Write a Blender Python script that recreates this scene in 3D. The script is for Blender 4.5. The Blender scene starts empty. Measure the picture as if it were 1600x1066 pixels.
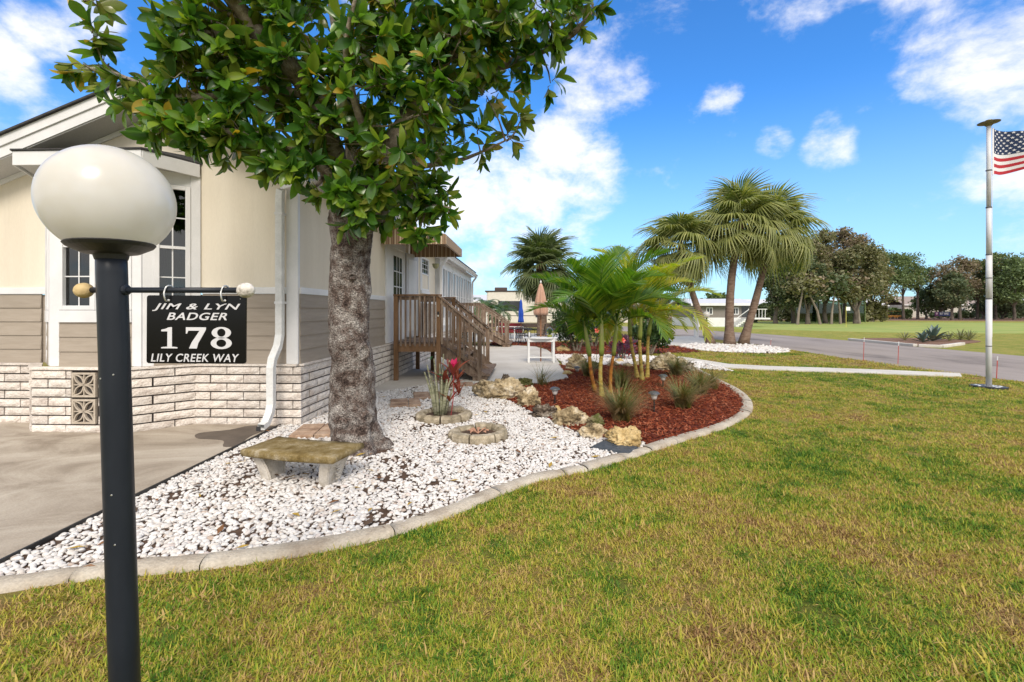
import bpy, bmesh, math, random
import numpy as np
from mathutils import Vector, Matrix, Euler, noise

random.seed(7); np.random.seed(7)
S = bpy.context.scene
COL = S.collection
R = math.radians
PI = math.pi
F = 711.0      # focal length in photograph pixels
EYE = 1.5
HOR = 487.0

# ------------------------------------------------------------------ camera
cam_d = bpy.data.cameras.new('camera'); cam = bpy.data.objects.new('camera', cam_d); COL.objects.link(cam)
cam_d.sensor_width = 36; cam_d.lens = F / 1600 * 36; cam_d.shift_y = -0.02875
cam.location = (0, 0, EYE); cam.rotation_euler = (R(90), 0, 0)
cam_d.clip_start = 0.05; cam_d.clip_end = 2000
S.camera = cam

# ------------------------------------------------------------------ light
SUN_EL, SUN_AZ = 44, 174      # degrees; azimuth clockwise from +Y (camera looks at 0)
world = bpy.data.worlds.new('World'); S.world = world; world.use_nodes = True
sun_d = bpy.data.lights.new('sun', 'SUN'); sun = bpy.data.objects.new('sun', sun_d); COL.objects.link(sun)
sun_d.energy = 1.5; sun_d.angle = R(22); sun_d.color = (1.0, 0.90, 0.78)
sd = Vector((math.sin(R(SUN_AZ)) * math.cos(R(SUN_EL)), math.cos(R(SUN_AZ)) * math.cos(R(SUN_EL)), math.sin(R(SUN_EL))))
sun.rotation_euler = sd.to_track_quat('Z', 'Y').to_euler()
S.view_settings.view_transform = 'Standard'
S.view_settings.look = 'None'
S.view_settings.gamma = 1
S.view_settings.use_curve_mapping = False
S.view_settings.exposure = 1.04
S.cycles.max_bounces = 6; S.cycles.transparent_max_bounces = 12

def build_world():
    nt = world.node_tree; N = nt.nodes; L = nt.links
    N.clear()
    out = N.new('ShaderNodeOutputWorld'); bg = N.new('ShaderNodeBackground'); L.new(bg.outputs[0], out.inputs[0])
    sky = N.new('ShaderNodeTexSky'); sky.sky_type = 'NISHITA'; sky.sun_disc = False
    sky.sun_elevation = R(SUN_EL); sky.sun_rotation = R(SUN_AZ); sky.air_density = 1.0; sky.dust_density = 0.6; sky.ozone_density = 2.5
    hs = N.new('ShaderNodeHueSaturation'); hs.inputs['Saturation'].default_value = 1.15; hs.inputs['Value'].default_value = 1.0
    L.new(sky.outputs[0], hs.inputs['Color'])
    tc = N.new('ShaderNodeTexCoord')
    nz = N.new('ShaderNodeTexNoise'); nz.inputs['Scale'].default_value = 5.5; nz.inputs['Detail'].default_value = 11; nz.inputs['Roughness'].default_value = .62
    nz.inputs['Distortion'].default_value = .12
    mp = N.new('ShaderNodeMapping'); mp.inputs['Scale'].default_value = (1, 1, 1.5); L.new(tc.outputs['Generated'], mp.inputs[0]); L.new(mp.outputs[0], nz.inputs[0])
    def math_(op, a, b=None, clamp=False):
        m = N.new('ShaderNodeMath'); m.operation = op; m.use_clamp = clamp
        for i, v in enumerate((a, b)):
            if v is None: continue
            if isinstance(v, (int, float)): m.inputs[i].default_value = v
            else: L.new(v, m.inputs[i])
        return m.outputs[0]
    blobs = [(880, 285, .13, 1.0), (800, 330, .16, .95), (720, 370, .15, .8), (925, 140, .07, .5), (960, 90, .09, .55), (900, 60, .08, .5),
             (1050, 20, .09, .5), (1210, 15, .08, .5), (1510, 60, .09, .75), (1590, 85, .10, .9), (1600, -60, .15, .7),
             (75, 50, .040, .6), (140, 32, .045, .6), (0, 100, .045, .6), (1210, 228, .035, .7), (1290, 232, .045, .7), (1290, 200, .03, .5), (1130, 140, .04, .4),
             (640, 395, .15, .7), (560, -260, .2, .8), (1000, -200, .2, .7), (-1400, 200, .3, .9), (2300, 150, .3, .9)]
    tot = None
    for px, py, r, w in blobs:
        d = Vector(((px - 800) / F, 1, (HOR - py) / F)).normalized()
        dt = N.new('ShaderNodeVectorMath'); dt.operation = 'DOT_PRODUCT'; dt.inputs[1].default_value = d
        L.new(tc.outputs['Generated'], dt.inputs[0])
        mr = N.new('ShaderNodeMapRange'); mr.interpolation_type = 'SMOOTHSTEP'
        mr.inputs[1].default_value = math.cos(r * 1.35); mr.inputs[2].default_value = 1.0; mr.inputs[3].default_value = 0; mr.inputs[4].default_value = w
        L.new(dt.outputs['Value'], mr.inputs[0])
        tot = mr.outputs[0] if tot is None else math_('MAXIMUM', tot, mr.outputs[0])
    # added cloud cover behind and overhead, out of view: near overcast for neutral fill
    sep = N.new('ShaderNodeSeparateXYZ'); L.new(tc.outputs['Generated'], sep.inputs[0])
    back = N.new('ShaderNodeMapRange'); back.inputs[1].default_value = .46; back.inputs[2].default_value = .15
    back.inputs[3].default_value = 0; back.inputs[4].default_value = 1.15; L.new(sep.outputs['Y'], back.inputs[0])
    tot = math_('MAXIMUM', tot, back.outputs[0])
    s = math_('ADD', math_('MULTIPLY', tot, .85), math_('MULTIPLY', math_('SUBTRACT', nz.outputs['Fac'], .5), 2.6))
    dens = N.new('ShaderNodeMapRange'); dens.interpolation_type = 'SMOOTHSTEP'
    dens.inputs[1].default_value = .22; dens.inputs[2].default_value = 1.0; L.new(s, dens.inputs[0])
    # pale low-altitude veil near the horizon
    veil = N.new('ShaderNodeMapRange'); veil.interpolation_type = 'SMOOTHSTEP'; veil.inputs[1].default_value = .42; veil.inputs[2].default_value = 0.0
    veil.inputs[3].default_value = 0; veil.inputs[4].default_value = .60; L.new(sep.outputs['Z'], veil.inputs[0])
    gn = N.new('ShaderNodeMixRGB'); gn.blend_type = 'MULTIPLY'; gn.inputs[0].default_value = 1; L.new(hs.outputs[0], gn.inputs[1]); gn.inputs[2].default_value = (.80, 1.50, 2.05, 1)
    mixv = N.new('ShaderNodeMixRGB'); L.new(veil.outputs[0], mixv.inputs[0]); L.new(gn.outputs[0], mixv.inputs[1]); mixv.inputs[2].default_value = (5.0, 6.6, 7.9, 1)
    mix = N.new('ShaderNodeMixRGB'); L.new(dens.outputs[0], mix.inputs[0]); L.new(mixv.outputs[0], mix.inputs[1]); mix.inputs[2].default_value = (9.6, 9.4, 9.3, 1)
    L.new(mix.outputs[0], bg.inputs[0]); bg.inputs[1].default_value = 0.062
build_world()

# ------------------------------------------------------------------ coordinate helpers
def G(px, py, z=0.0):
    Y = F * (EYE - z) / (py - HOR)
    return Vector(((px - 800) * Y / F, Y, z))
def A(px, py, Y):
    return Vector(((px - 800) * Y / F, Y, EYE + (HOR - py) * Y / F))

# ------------------------------------------------------------------ object helpers
def tag(o, label=None, cat=None, group=None, kind=None):
    if label: o['label'] = label
    if cat: o['category'] = cat
    if group: o['group'] = group
    if kind: o['kind'] = kind
    return o
def link(name, data, parent=None, m=None):
    o = bpy.data.objects.new(name, data); COL.objects.link(o)
    if parent is not None: o.parent = parent
    if m is not None: o.matrix_local = m
    return o
def thing(name, label, cat, loc=(0, 0, 0), rz=0, group=None):
    o = bpy.data.objects.new(name, None); COL.objects.link(o); o.empty_display_size = .1
    o.location = loc; o.rotation_euler = (0, 0, rz)
    return tag(o, label, cat, group)

class MB:
    """collects shapes, then makes ONE mesh"""
    def __init__(s): s.v = []; s.f = []; s.mi = []
    def add(s, verts, faces, m=0):
        n = len(s.v); s.v += [tuple(v) for v in verts]; s.f += [tuple(i + n for i in f) for f in faces]; s.mi += [m] * len(faces); return s
    def box(s, x0, x1, y0, y1, z0, z1, m=0, M=None):
        vs = [Vector(p) for p in ((x0, y0, z0), (x1, y0, z0), (x1, y1, z0), (x0, y1, z0), (x0, y0, z1), (x1, y0, z1), (x1, y1, z1), (x0, y1, z1))]
        if M is not None: vs = [M @ v for v in vs]
        return s.add(vs, [(0, 3, 2, 1), (4, 5, 6, 7), (0, 1, 5, 4), (1, 2, 6, 5), (2, 3, 7, 6), (3, 0, 4, 7)], m)
    def beam(s, a, b, w, h, m=0, up=(0, 0, 1)):
        a = Vector(a); b = Vector(b); d = (b - a); ln = d.length; d.normalize(); up = Vector(up)
        x = d.cross(up)
        if x.length < 1e-4: x = d.cross(Vector((0, 1, 0)))
        x.normalize(); z = x.cross(d)
        M = Matrix((x, d, z)).transposed().to_4x4(); M.translation = a
        return s.box(-w / 2, w / 2, 0, ln, -h / 2, h / 2, m, M)
    def prism(s, poly, z0, z1, m=0, M=None):
        """polygon (x,y) pulled from z0 to z1"""
        n = len(poly)
        vs = [Vector((p[0], p[1], z0)) for p in poly] + [Vector((p[0], p[1], z1)) for p in poly]
        if M is not None: vs = [M @ v for v in vs]
        return s.add(vs, [tuple(range(n))[::-1], tuple(range(n, 2 * n))] + [(i, (i + 1) % n, n + (i + 1) % n, n + i) for i in range(n)], m)
    def tube(s, pts, rad, n=10, m=0, cap=True, jitter=None):
        pts = [Vector(p) for p in pts]
        if isinstance(rad, (int, float)): rad = [rad] * len(pts)
        base = len(s.v); rings = []
        up = Vector((0, 0, 1)); prev = None
        for i, p in enumerate(pts):
            d = (pts[min(i + 1, len(pts) - 1)] - pts[max(i - 1, 0)])
            if d.length < 1e-9: d = Vector((0, 0, 1))
            d.normalize()
            if prev is None:
                ref = Vector((1, 0, 0)) if abs(d.x) < .9 else Vector((0, 1, 0)); x = (ref - d * ref.dot(d)).normalized()
            else: x = (prev - d * prev.dot(d)).normalized()
            prev = x; y = d.cross(x)
            for k in range(n):
                a = 2 * PI * k / n; q = x * math.cos(a) + y * math.sin(a); r = rad[i]
                c = p + q * r
                if jitter: c = c + q * jitter(c, r)
                s.v.append(tuple(c))
        for i in range(len(pts) - 1):
            for k in range(n):
                a = base + i * n + k; b = base + i * n + (k + 1) % n
                s.f.append((a, b, b + n, a + n)); s.mi.append(m)
        if cap:
            s.f.append(tuple(base + k for k in range(n))[::-1]); s.mi.append(m)
            s.f.append(tuple(base + (len(pts) - 1) * n + k for k in range(n))); s.mi.append(m)
        return s
    def lathe(s, prof, c=(0, 0, 0), n=24, m=0, M=None):
        """prof: (r,z) pairs bottom to top"""
        base = len(s.v); c = Vector(c)
        for r, z in prof:
            for k in range(n):
                a = 2 * PI * k / n; p = Vector((r * math.cos(a), r * math.sin(a), z))
                if M is not None: p = M @ p
                s.v.append(tuple(c + p))
        for i in range(len(prof) - 1):
            for k in range(n):
                a = base + i * n + k; b = base + i * n + (k + 1) % n
                s.f.append((a, b, b + n, a + n)); s.mi.append(m)
        s.f.append(tuple(base + k for k in range(n))[::-1]); s.mi.append(m)
        s.f.append(tuple(base + (len(prof) - 1) * n + k for k in range(n))); s.mi.append(m)
        return s
    def mesh(s, name, mats, smooth=False):
        me = bpy.data.meshes.new(name); me.from_pydata(s.v, [], s.f)
        if not isinstance(mats, (list, tuple)): mats = [mats]
        for m in mats: me.materials.append(m)
        me.polygons.foreach_set('material_index', s.mi)
        if smooth: me.polygons.foreach_set('use_smooth', [True] * len(s.f))
        me.update(); return me
    def build(s, name, mats, parent=None, smooth=False, loc=None, bevel=0, rot=None):
        o = link(name, s.mesh(name, mats, smooth), parent)
        if loc is not None: o.location = loc
        if rot is not None: o.rotation_euler = rot
        if bevel:
            b = o.modifiers.new('bevel', 'BEVEL'); b.width = bevel; b.segments = 2; b.limit_method = 'ANGLE'
        return o

def np_mesh(name, V, Fq, mats, mi=None, smooth=False):
    """V (n,3), Fq (m,k) constant k"""
    me = bpy.data.meshes.new(name); V = np.asarray(V, np.float32); Fq = np.asarray(Fq, np.int32)
    me.vertices.add(len(V)); me.vertices.foreach_set('co', V.ravel())
    m, k = Fq.shape
    me.loops.add(m * k); me.loops.foreach_set('vertex_index', Fq.ravel())
    me.polygons.add(m); me.polygons.foreach_set('loop_start', np.arange(0, m * k, k, dtype=np.int32))
    if not isinstance(mats, (list, tuple)): mats = [mats]
    for x in mats: me.materials.append(x)
    if mi is not None: me.polygons.foreach_set('material_index', np.asarray(mi, np.int32))
    if smooth: me.polygons.foreach_set('use_smooth', np.ones(m, bool))
    me.update(calc_edges=True); return me
def join_copies(V, Fq, Ms):
    """V (n,3) template, Ms (k,4,4): all copies in one array"""
    V = np.asarray(V); Fq = np.asarray(Fq); Ms = np.asarray(Ms)
    Vh = np.c_[V, np.ones(len(V))]
    out = np.einsum('kij,nj->kni', Ms[:, :3, :], Vh).reshape(-1, 3)
    ff = (Fq[None] + (np.arange(len(Ms)) * len(V))[:, None, None]).reshape(-1, Fq.shape[1])
    return out, ff
def cat_meshes(parts):
    Vs, Fs, n = [], [], 0
    for V, Fq in parts:
        Vs.append(V); Fs.append(Fq + n); n += len(V)
    return np.concatenate(Vs), np.concatenate(Fs)

# ------------------------------------------------------------------ materials
def new_mat(name):
    m = bpy.data.materials.new(name); m.use_nodes = True; nt = m.node_tree
    return m, nt, nt.nodes, nt.links, nt.nodes['Principled BSDF']
def rgb(c): return (c[0], c[1], c[2], 1)
def stone(name, cols, scale=4, rough=.8, bump=.3, bscale=60, detail=6, spec=.3, coord='POS', rand=0.0, ramp=None, metallic=0, stretch=(1, 1, 1), distort=0, bdist=.01, island=0.0, fine=0.0):
    """colour from noise through a ramp of cols; bump noise; optional per-object / per-island value shift"""
    m, nt, N, L, bs = new_mat(name)
    if coord == 'POS': g = N.new('ShaderNodeNewGeometry'); src = g.outputs['Position']
    else: g = N.new('ShaderNodeTexCoord'); src = g.outputs['Object']
    mp = N.new('ShaderNodeMapping'); mp.inputs['Scale'].default_value = stretch; L.new(src, mp.inputs[0])
    nz = N.new('ShaderNodeTexNoise'); nz.inputs['Scale'].default_value = scale; nz.inputs['Detail'].default_value = detail; nz.inputs['Roughness'].default_value = .62
    nz.inputs['Distortion'].default_value = distort
    L.new(mp.outputs[0], nz.inputs[0])
    cr = N.new('ShaderNodeValToRGB'); L.new(nz.outputs['Fac'], cr.inputs[0])
    el = cr.color_ramp.elements
    pos = ramp or [.3 + .4 * i / max(1, len(cols) - 1) for i in range(len(cols))]
    el[0].position = pos[0]; el[0].color = rgb(cols[0]); el[1].position = pos[-1]; el[1].color = rgb(cols[-1])
    for i in range(1, len(cols) - 1):
        e = el.new(pos[i]); e.color = rgb(cols[i])
    last = cr.outputs[0]
    if fine:
        n3 = N.new('ShaderNodeTexNoise'); n3.inputs['Scale'].default_value = bscale * 1.3; n3.inputs['Detail'].default_value = 3; L.new(mp.outputs[0], n3.inputs[0])
        mr = N.new('ShaderNodeMapRange'); mr.inputs[1].default_value = .3; mr.inputs[2].default_value = .7; mr.inputs[3].default_value = 1 - fine; mr.inputs[4].default_value = 1 + fine
        L.new(n3.outputs['Fac'], mr.inputs[0])
        hv = N.new('ShaderNodeHueSaturation'); L.new(mr.outputs[0], hv.inputs['Value']); L.new(last, hv.inputs['Color']); last = hv.outputs[0]
    if rand or island:
        mr = N.new('ShaderNodeMapRange'); r = rand or island
        mr.inputs[3].default_value = 1 - r; mr.inputs[4].default_value = 1 + r
        if rand: oi = N.new('ShaderNodeObjectInfo'); L.new(oi.outputs['Random'], mr.inputs[0])
        else: gi = N.new('ShaderNodeNewGeometry'); L.new(gi.outputs['Random Per Island'], mr.inputs[0])
        hv = N.new('ShaderNodeHueSaturation'); L.new(mr.outputs[0], hv.inputs['Value']); L.new(last, hv.inputs['Color']); last = hv.outputs[0]
    L.new(last, bs.inputs['Base Color'])
    bs.inputs['Roughness'].default_value = rough; bs.inputs['Specular IOR Level'].default_value = spec; bs.inputs['Metallic'].default_value = metallic
    if bump:
        n2 = N.new('ShaderNodeTexNoise'); n2.inputs['Scale'].default_value = bscale; n2.inputs['Detail'].default_value = 5; L.new(mp.outputs[0], n2.inputs[0])
        bp = N.new('ShaderNodeBump'); bp.inputs['Strength'].default_value = bump; bp.inputs['Distance'].default_value = bdist
        L.new(n2.outputs['Fac'], bp.inputs['Height']); L.new(bp.outputs[0], bs.inputs['Normal'])
    return m
def plain(name, c, rough=.5, spec=.5, metallic=0, var=.08, bump=0.0, scale=6):
    a = tuple(x * (1 - var) for x in c); b = tuple(min(1, x * (1 + var)) for x in c)
    return stone(name, [a, b], scale=scale, rough=rough, bump=bump, spec=spec, metallic=metallic, bscale=80)
def leaf_mat(name, cols, back, rough=.35, trans=.3, rand='island', spec=.5, nscale=3.0):
    """upper side from a per-leaf ramp, underside another colour, some light through"""
    m, nt, N, L, bs = new_mat(name)
    g = N.new('ShaderNodeNewGeometry')
    if rand == 'island': r = g.outputs['Random Per Island']
    else: oi = N.new('ShaderNodeObjectInfo'); r = oi.outputs['Random']
    nz = N.new('ShaderNodeTexNoise'); nz.inputs['Scale'].default_value = nscale; L.new(g.outputs['Position'], nz.inputs[0])
    ad = N.new('ShaderNodeMath'); ad.operation = 'ADD'; L.new(r, ad.inputs[0]); L.new(nz.outputs['Fac'], ad.inputs[1])
    hf = N.new('ShaderNodeMath'); hf.operation = 'MULTIPLY'; hf.inputs[1].default_value = .5; L.new(ad.outputs[0], hf.inputs[0])
    cr = N.new('ShaderNodeValToRGB'); L.new(hf.outputs[0], cr.inputs[0])
    el = cr.color_ramp.elements; n = len(cols)
    ps = [.12 + .76 * i / max(1, n - 1) for i in range(n)]
    el[0].position = ps[0]; el[0].color = rgb(cols[0]); el[1].position = ps[-1]; el[1].color = rgb(cols[-1])
    for i in range(1, n - 1):
        e = el.new(ps[i]); e.color = rgb(cols[i])
    mx = N.new('ShaderNodeMixRGB'); L.new(g.outputs['Backfacing'], mx.inputs[0]); L.new(cr.outputs[0], mx.inputs[1]); mx.inputs[2].default_value = rgb(back)
    mb = N.new('ShaderNodeMixRGB'); mb.inputs[0].default_value = .35; L.new(mx.outputs[0], mb.inputs[1]); L.new(cr.outputs[0], mb.inputs[2])
    L.new(mb.outputs[0], bs.inputs['Base Color']); bs.inputs['Roughness'].default_value = rough; bs.inputs['Specular IOR Level'].default_value = spec
    tr = N.new('ShaderNodeBsdfTranslucent'); br = N.new('ShaderNodeMixRGB'); br.blend_type = 'MULTIPLY'; br.inputs[0].default_value = 1; L.new(cr.outputs[0], br.inputs[1]); br.inputs[2].default_value = (1.6, 1.7, .7, 1)
    L.new(br.outputs[0], tr.inputs[0])
    ms = N.new('ShaderNodeMixShader'); ms.inputs[0].default_value = trans; L.new(bs.outputs[0], ms.inputs[1]); L.new(tr.outputs[0], ms.inputs[2])
    L.new(ms.outputs[0], N['Material Output'].inputs['Surface'])
    return m
def glass_mat(name, tint=(.55, .6, .6), refl=.12):
    m, nt, N, L, bs = new_mat(name)
    N.remove(bs)
    t = N.new('ShaderNodeBsdfTransparent'); t.inputs[0].default_value = rgb(tint)
    gl = N.new('ShaderNodeBsdfGlossy'); gl.inputs['Roughness'].default_value = .02; gl.inputs[0].default_value = (1, 1, 1, 1)
    fr = N.new('ShaderNodeFresnel'); fr.inputs[0].default_value = 1.5
    ad = N.new('ShaderNodeMath'); ad.operation = 'ADD'; ad.inputs[1].default_value = refl; ad.use_clamp = True; L.new(fr.outputs[0], ad.inputs[0])
    ms = N.new('ShaderNodeMixShader'); L.new(ad.outputs[0], ms.inputs[0]); L.new(t.outputs[0], ms.inputs[1]); L.new(gl.outputs[0], ms.inputs[2])
    L.new(ms.outputs[0], N['Material Output'].inputs['Surface'])
    return m

M = {}
M['cream'] = stone('cream_wall', [(.66, .595, .485), (.76, .70, .585)], scale=1.6, rough=.8, bump=.25, bscale=90, stretch=(1, 1, .15), bdist=.004, fine=.03)
M['white'] = stone('white_trim', [(.66, .67, .68), (.78, .78, .79)], scale=2.5, rough=.45, bump=.05, fine=.02)
M['soffit'] = stone('soffit', [(.56, .56, .57), (.66, .66, .67)], scale=60, rough=.7, bump=.6, bscale=150)
M['taupe'] = stone('taupe_siding', [(.31, .265, .215), (.37, .32, .265)], scale=3, rough=.65, bump=.35, bscale=40, stretch=(1, 1, 9), rand=.05, bdist=.003)
M['brick'] = stone('split_brick', [(.52, .45, .40), (.70, .64, .58), (.78, .73, .68)], scale=9, rough=.9, bump=.9, bscale=42, rand=.13, bdist=.02, fine=.10)
M['mortar'] = stone('mortar', [(.035, .03, .028), (.07, .06, .055)], scale=20, rough=.95, bump=.5)
M['shingle'] = stone('shingle', [(.03, .03, .032), (.07, .07, .07)], scale=20, rough=.9, bump=.5, island=.3)
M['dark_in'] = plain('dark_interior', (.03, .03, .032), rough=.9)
M['glass'] = glass_mat('window_glass', (.4, .44, .44), .03)
def add_wave(m, sc):
    nt = m.node_tree; N = nt.nodes; L = nt.links; bs = N['Principled BSDF']; tc = N.new('ShaderNodeTexCoord'); w = N.new('ShaderNodeTexWave'); w.bands_direction = 'DIAGONAL'; w.inputs['Scale'].default_value = sc; w.inputs['Distortion'].default_value = .6; w.inputs['Detail'].default_value = 2
    mp = N.new('ShaderNodeMapping'); mp.inputs['Scale'].default_value = (1, 1, .0); L.new(tc.outputs['Object'], mp.inputs[0]); L.new(mp.outputs[0], w.inputs[0])
    pw_ = N.new('ShaderNodeMath'); pw_.operation = 'POWER'; pw_.inputs[1].default_value = 9; L.new(w.outputs['Fac'], pw_.inputs[0])
    bp = N.new('ShaderNodeBump'); bp.invert = True; bp.inputs['Strength'].default_value = .35; bp.inputs['Distance'].default_value = .004; L.new(pw_.outputs[0], bp.inputs['Height'])
    old = bs.inputs['Normal'].links[0].from_socket; L.new(old, bp.inputs['Normal']); L.new(bp.outputs[0], bs.inputs['Normal'])
add_wave(M['cream'], 2.6)
M['curtain'] = stone('curtain', [(.35, .36, .36), (.55, .56, .56)], scale=12, rough=.9, bump=0, stretch=(3, 3, .1))
M['post'] = stone('black_post_paint', [(.010, .013, .020), (.022, .027, .037)], scale=6, rough=.38, bump=.25, bscale=25, stretch=(1, 1, .3), bdist=.004)
M['globe'] = None
M['sign_black'] = plain('sign_black', (.005, .005, .006), rough=.18, spec=.25)
M['sign_silver'] = plain('sign_lettering', (.62, .62, .65), rough=.5)
M['steel'] = plain('hook_steel', (.6, .6, .58), rough=.35, metallic=.8)
M['ball_white'] = stone('crackled_white', [(.25, .23, .2), (.66, .62, .57), (.72, .69, .64)], scale=55, rough=.8, bump=.5, bscale=70, coord='OBJ')
M['ball_tan'] = stone('tan_ball', [(.5, .36, .16), (.68, .52, .28)], scale=30, rough=.8, bump=.4, coord='OBJ')
M['concrete'] = stone('drive_concrete', [(.20, .16, .12), (.37, .32, .26), (.49, .44, .37)], scale=.75, rough=.9, bump=.35, bscale=55, distort=1.2, fine=.10, detail=9, stretch=(1, 1.8, 1))
M['patio'] = stone('patio_concrete', [(.44, .41, .37), (.58, .56, .52)], scale=.7, rough=.9, bump=.2, bscale=60, fine=.06)
M['path'] = stone('path_concrete', [(.50, .47, .42), (.62, .60, .55)], scale=1.5, rough=.9, bump=.2, fine=.06)
M['kerb'] = stone('kerb_concrete', [(.28, .225, .17), (.43, .38, .31), (.52, .475, .40)], scale=3.5, rough=.9, bump=.8, bscale=50, fine=.14)
M['asphalt'] = stone('asphalt', [(.14, .12, .11), (.26, .225, .205), (.32, .28, .255)], scale=.5, rough=.9, bump=.3, bscale=80, fine=.12, stretch=(1.6, .35, 1), ramp=[.3, .42, .65])
M['wood_old'] = stone('weathered_wood', [(.10, .065, .042), (.21, .15, .11), (.33, .27, .21)], scale=9, rough=.85, bump=.5, bscale=30, rand=.25, stretch=(1, 1, .25))
M['wood_new'] = stone('brown_wood', [(.14, .075, .035), (.26, .155, .085)], scale=9, rough=.8, bump=.4, bscale=30, rand=.18, stretch=(1, 1, .25))
M['wood_flat'] = stone('deck_boards', [(.10, .065, .045), (.24, .18, .14)], scale=9, rough=.85, bump=.5, bscale=30, rand=.2)
M['soil'] = stone('soil', [(.05, .03, .02), (.12, .075, .05)], scale=14, rough=.95, bump=.8, bscale=60)
M['rock'] = stone('limestone', [(.035, .028, .018), (.24, .18, .10), (.50, .40, .25), (.62, .56, .45)], scale=5, rough=.9, bump=1.0, bscale=26, ramp=[.3, .42, .53, .66], detail=10, fine=.25, bdist=.03)
M['rock_yellow'] = stone('yellow_limestone', [(.18, .13, .07), (.47, .33, .14), (.62, .49, .27)], scale=5, rough=.9, bump=1.0, bscale=24, ramp=[.3, .45, .65], detail=10, fine=.2, bdist=.03)
M['rock_moss'] = stone('mossy_rock', [(.05, .045, .02), (.10, .11, .03), (.28, .22, .15)], scale=6, rough=.95, bump=1.0, bscale=24, detail=10, fine=.2, bdist=.03)
M['rock_dark'] = stone('dark_rock', [(.025, .02, .016), (.12, .09, .065), (.42, .38, .32)], scale=8, rough=.9, bump=1.0, bscale=24, ramp=[.35, .5, .68], detail=10, fine=.2, bdist=.03)
M['ring_stone'] = stone('ring_stone', [(.13, .11, .07), (.33, .28, .20), (.50, .44, .34)], scale=9, rough=.9, bump=.8, bscale=50, rand=.12, fine=.15)
M['paver'] = stone('paver', [(.20, .12, .075), (.38, .26, .18), (.48, .36, .27)], scale=7, rough=.9, bump=.6, bscale=40, rand=.1, fine=.15)
M['bench_top'] = stone('mossy_concrete', [(.10, .065, .018), (.175, .125, .045), (.25, .195, .10), (.40, .35, .26)], scale=9, rough=.95, bump=.8, bscale=60, ramp=[.3, .45, .58, .72], detail=9, fine=.2)
M['bench_leg'] = stone('aged_concrete', [(.38, .34, .28), (.66, .62, .56)], scale=12, rough=.9, bump=.4, bscale=50, fine=.1)
M['bark'] = stone('magnolia_bark', [(.035, .022, .018), (.13, .095, .08), (.25, .22, .20), (.46, .43, .40)], scale=8.5, rough=.95, bump=1.0, bscale=55, ramp=[.33, .43, .54, .70], detail=15, distort=.1, fine=.75, bdist=.05)
M['bark_limb'] = stone('limb_bark', [(.10, .08, .06), (.24, .20, .155), (.38, .34, .28)], scale=14, rough=.95, bump=.8, bscale=70, fine=.2)
M['leaf'] = leaf_mat('magnolia_leaf', [(.016, .052, .010), (.042, .120, .018), (.115, .24, .026), (.32, .39, .05)], (.27, .25, .05), rough=.25, trans=.40, spec=.55)
M['leaf_obj'] = leaf_mat('magnolia_leaf_single', [(.016, .052, .010), (.042, .120, .018), (.115, .24, .026), (.32, .39, .05)], (.27, .25, .05), rough=.25, trans=.40, rand='obj', spec=.55)
M['leaf_yellow'] = leaf_mat('yellowed_leaf', [(.34, .24, .02), (.45, .30, .03), (.22, .20, .02)], (.30, .2, .04), rough=.4, trans=.3)
# ------------------------------------------------------------------ polygons on the ground
def poly_obj(name, pts, z0, z1, mat, kind='structure', parent=None):
    mb = MB(); P = [(p[0], p[1]) for p in pts]
    a = sum(P[i][0] * P[(i + 1) % len(P)][1] - P[(i + 1) % len(P)][0] * P[i][1] for i in range(len(P)))
    if a < 0: P = P[::-1]
    mb.prism(P, z0, z1)
    o = mb.build(name, mat, parent)
    if kind and parent is None: o['kind'] = kind
    return o
def inside(P, X, Y):
    """vectorised point in polygon"""
    P = [(p[0], p[1]) for p in P]; r = np.zeros(len(X), bool); n = len(P)
    for i in range(n):
        x1, y1 = P[i]; x2, y2 = P[(i + 1) % n]
        if y1 == y2: continue
        c = ((y1 > Y) != (y2 > Y)) & (X < (x2 - x1) * (Y - y1) / (y2 - y1) + x1)
        r ^= c
    return r
def smooth_line(pts, n=8):
    P = [Vector((p[0], p[1], 0)) for p in pts]; out = []
    for i in range(len(P) - 1):
        p0 = P[max(i - 1, 0)]; p1 = P[i]; p2 = P[i + 1]; p3 = P[min(i + 2, len(P) - 1)]
        for k in range(n):
            t = k / n
            out.append(.5 * ((2 * p1) + (p2 - p0) * t + (2 * p0 - 5 * p1 + 4 * p2 - p3) * t * t + (3 * p1 - p0 - 3 * p2 + p3) * t ** 3))
    out.append(P[-1]); return out

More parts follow.
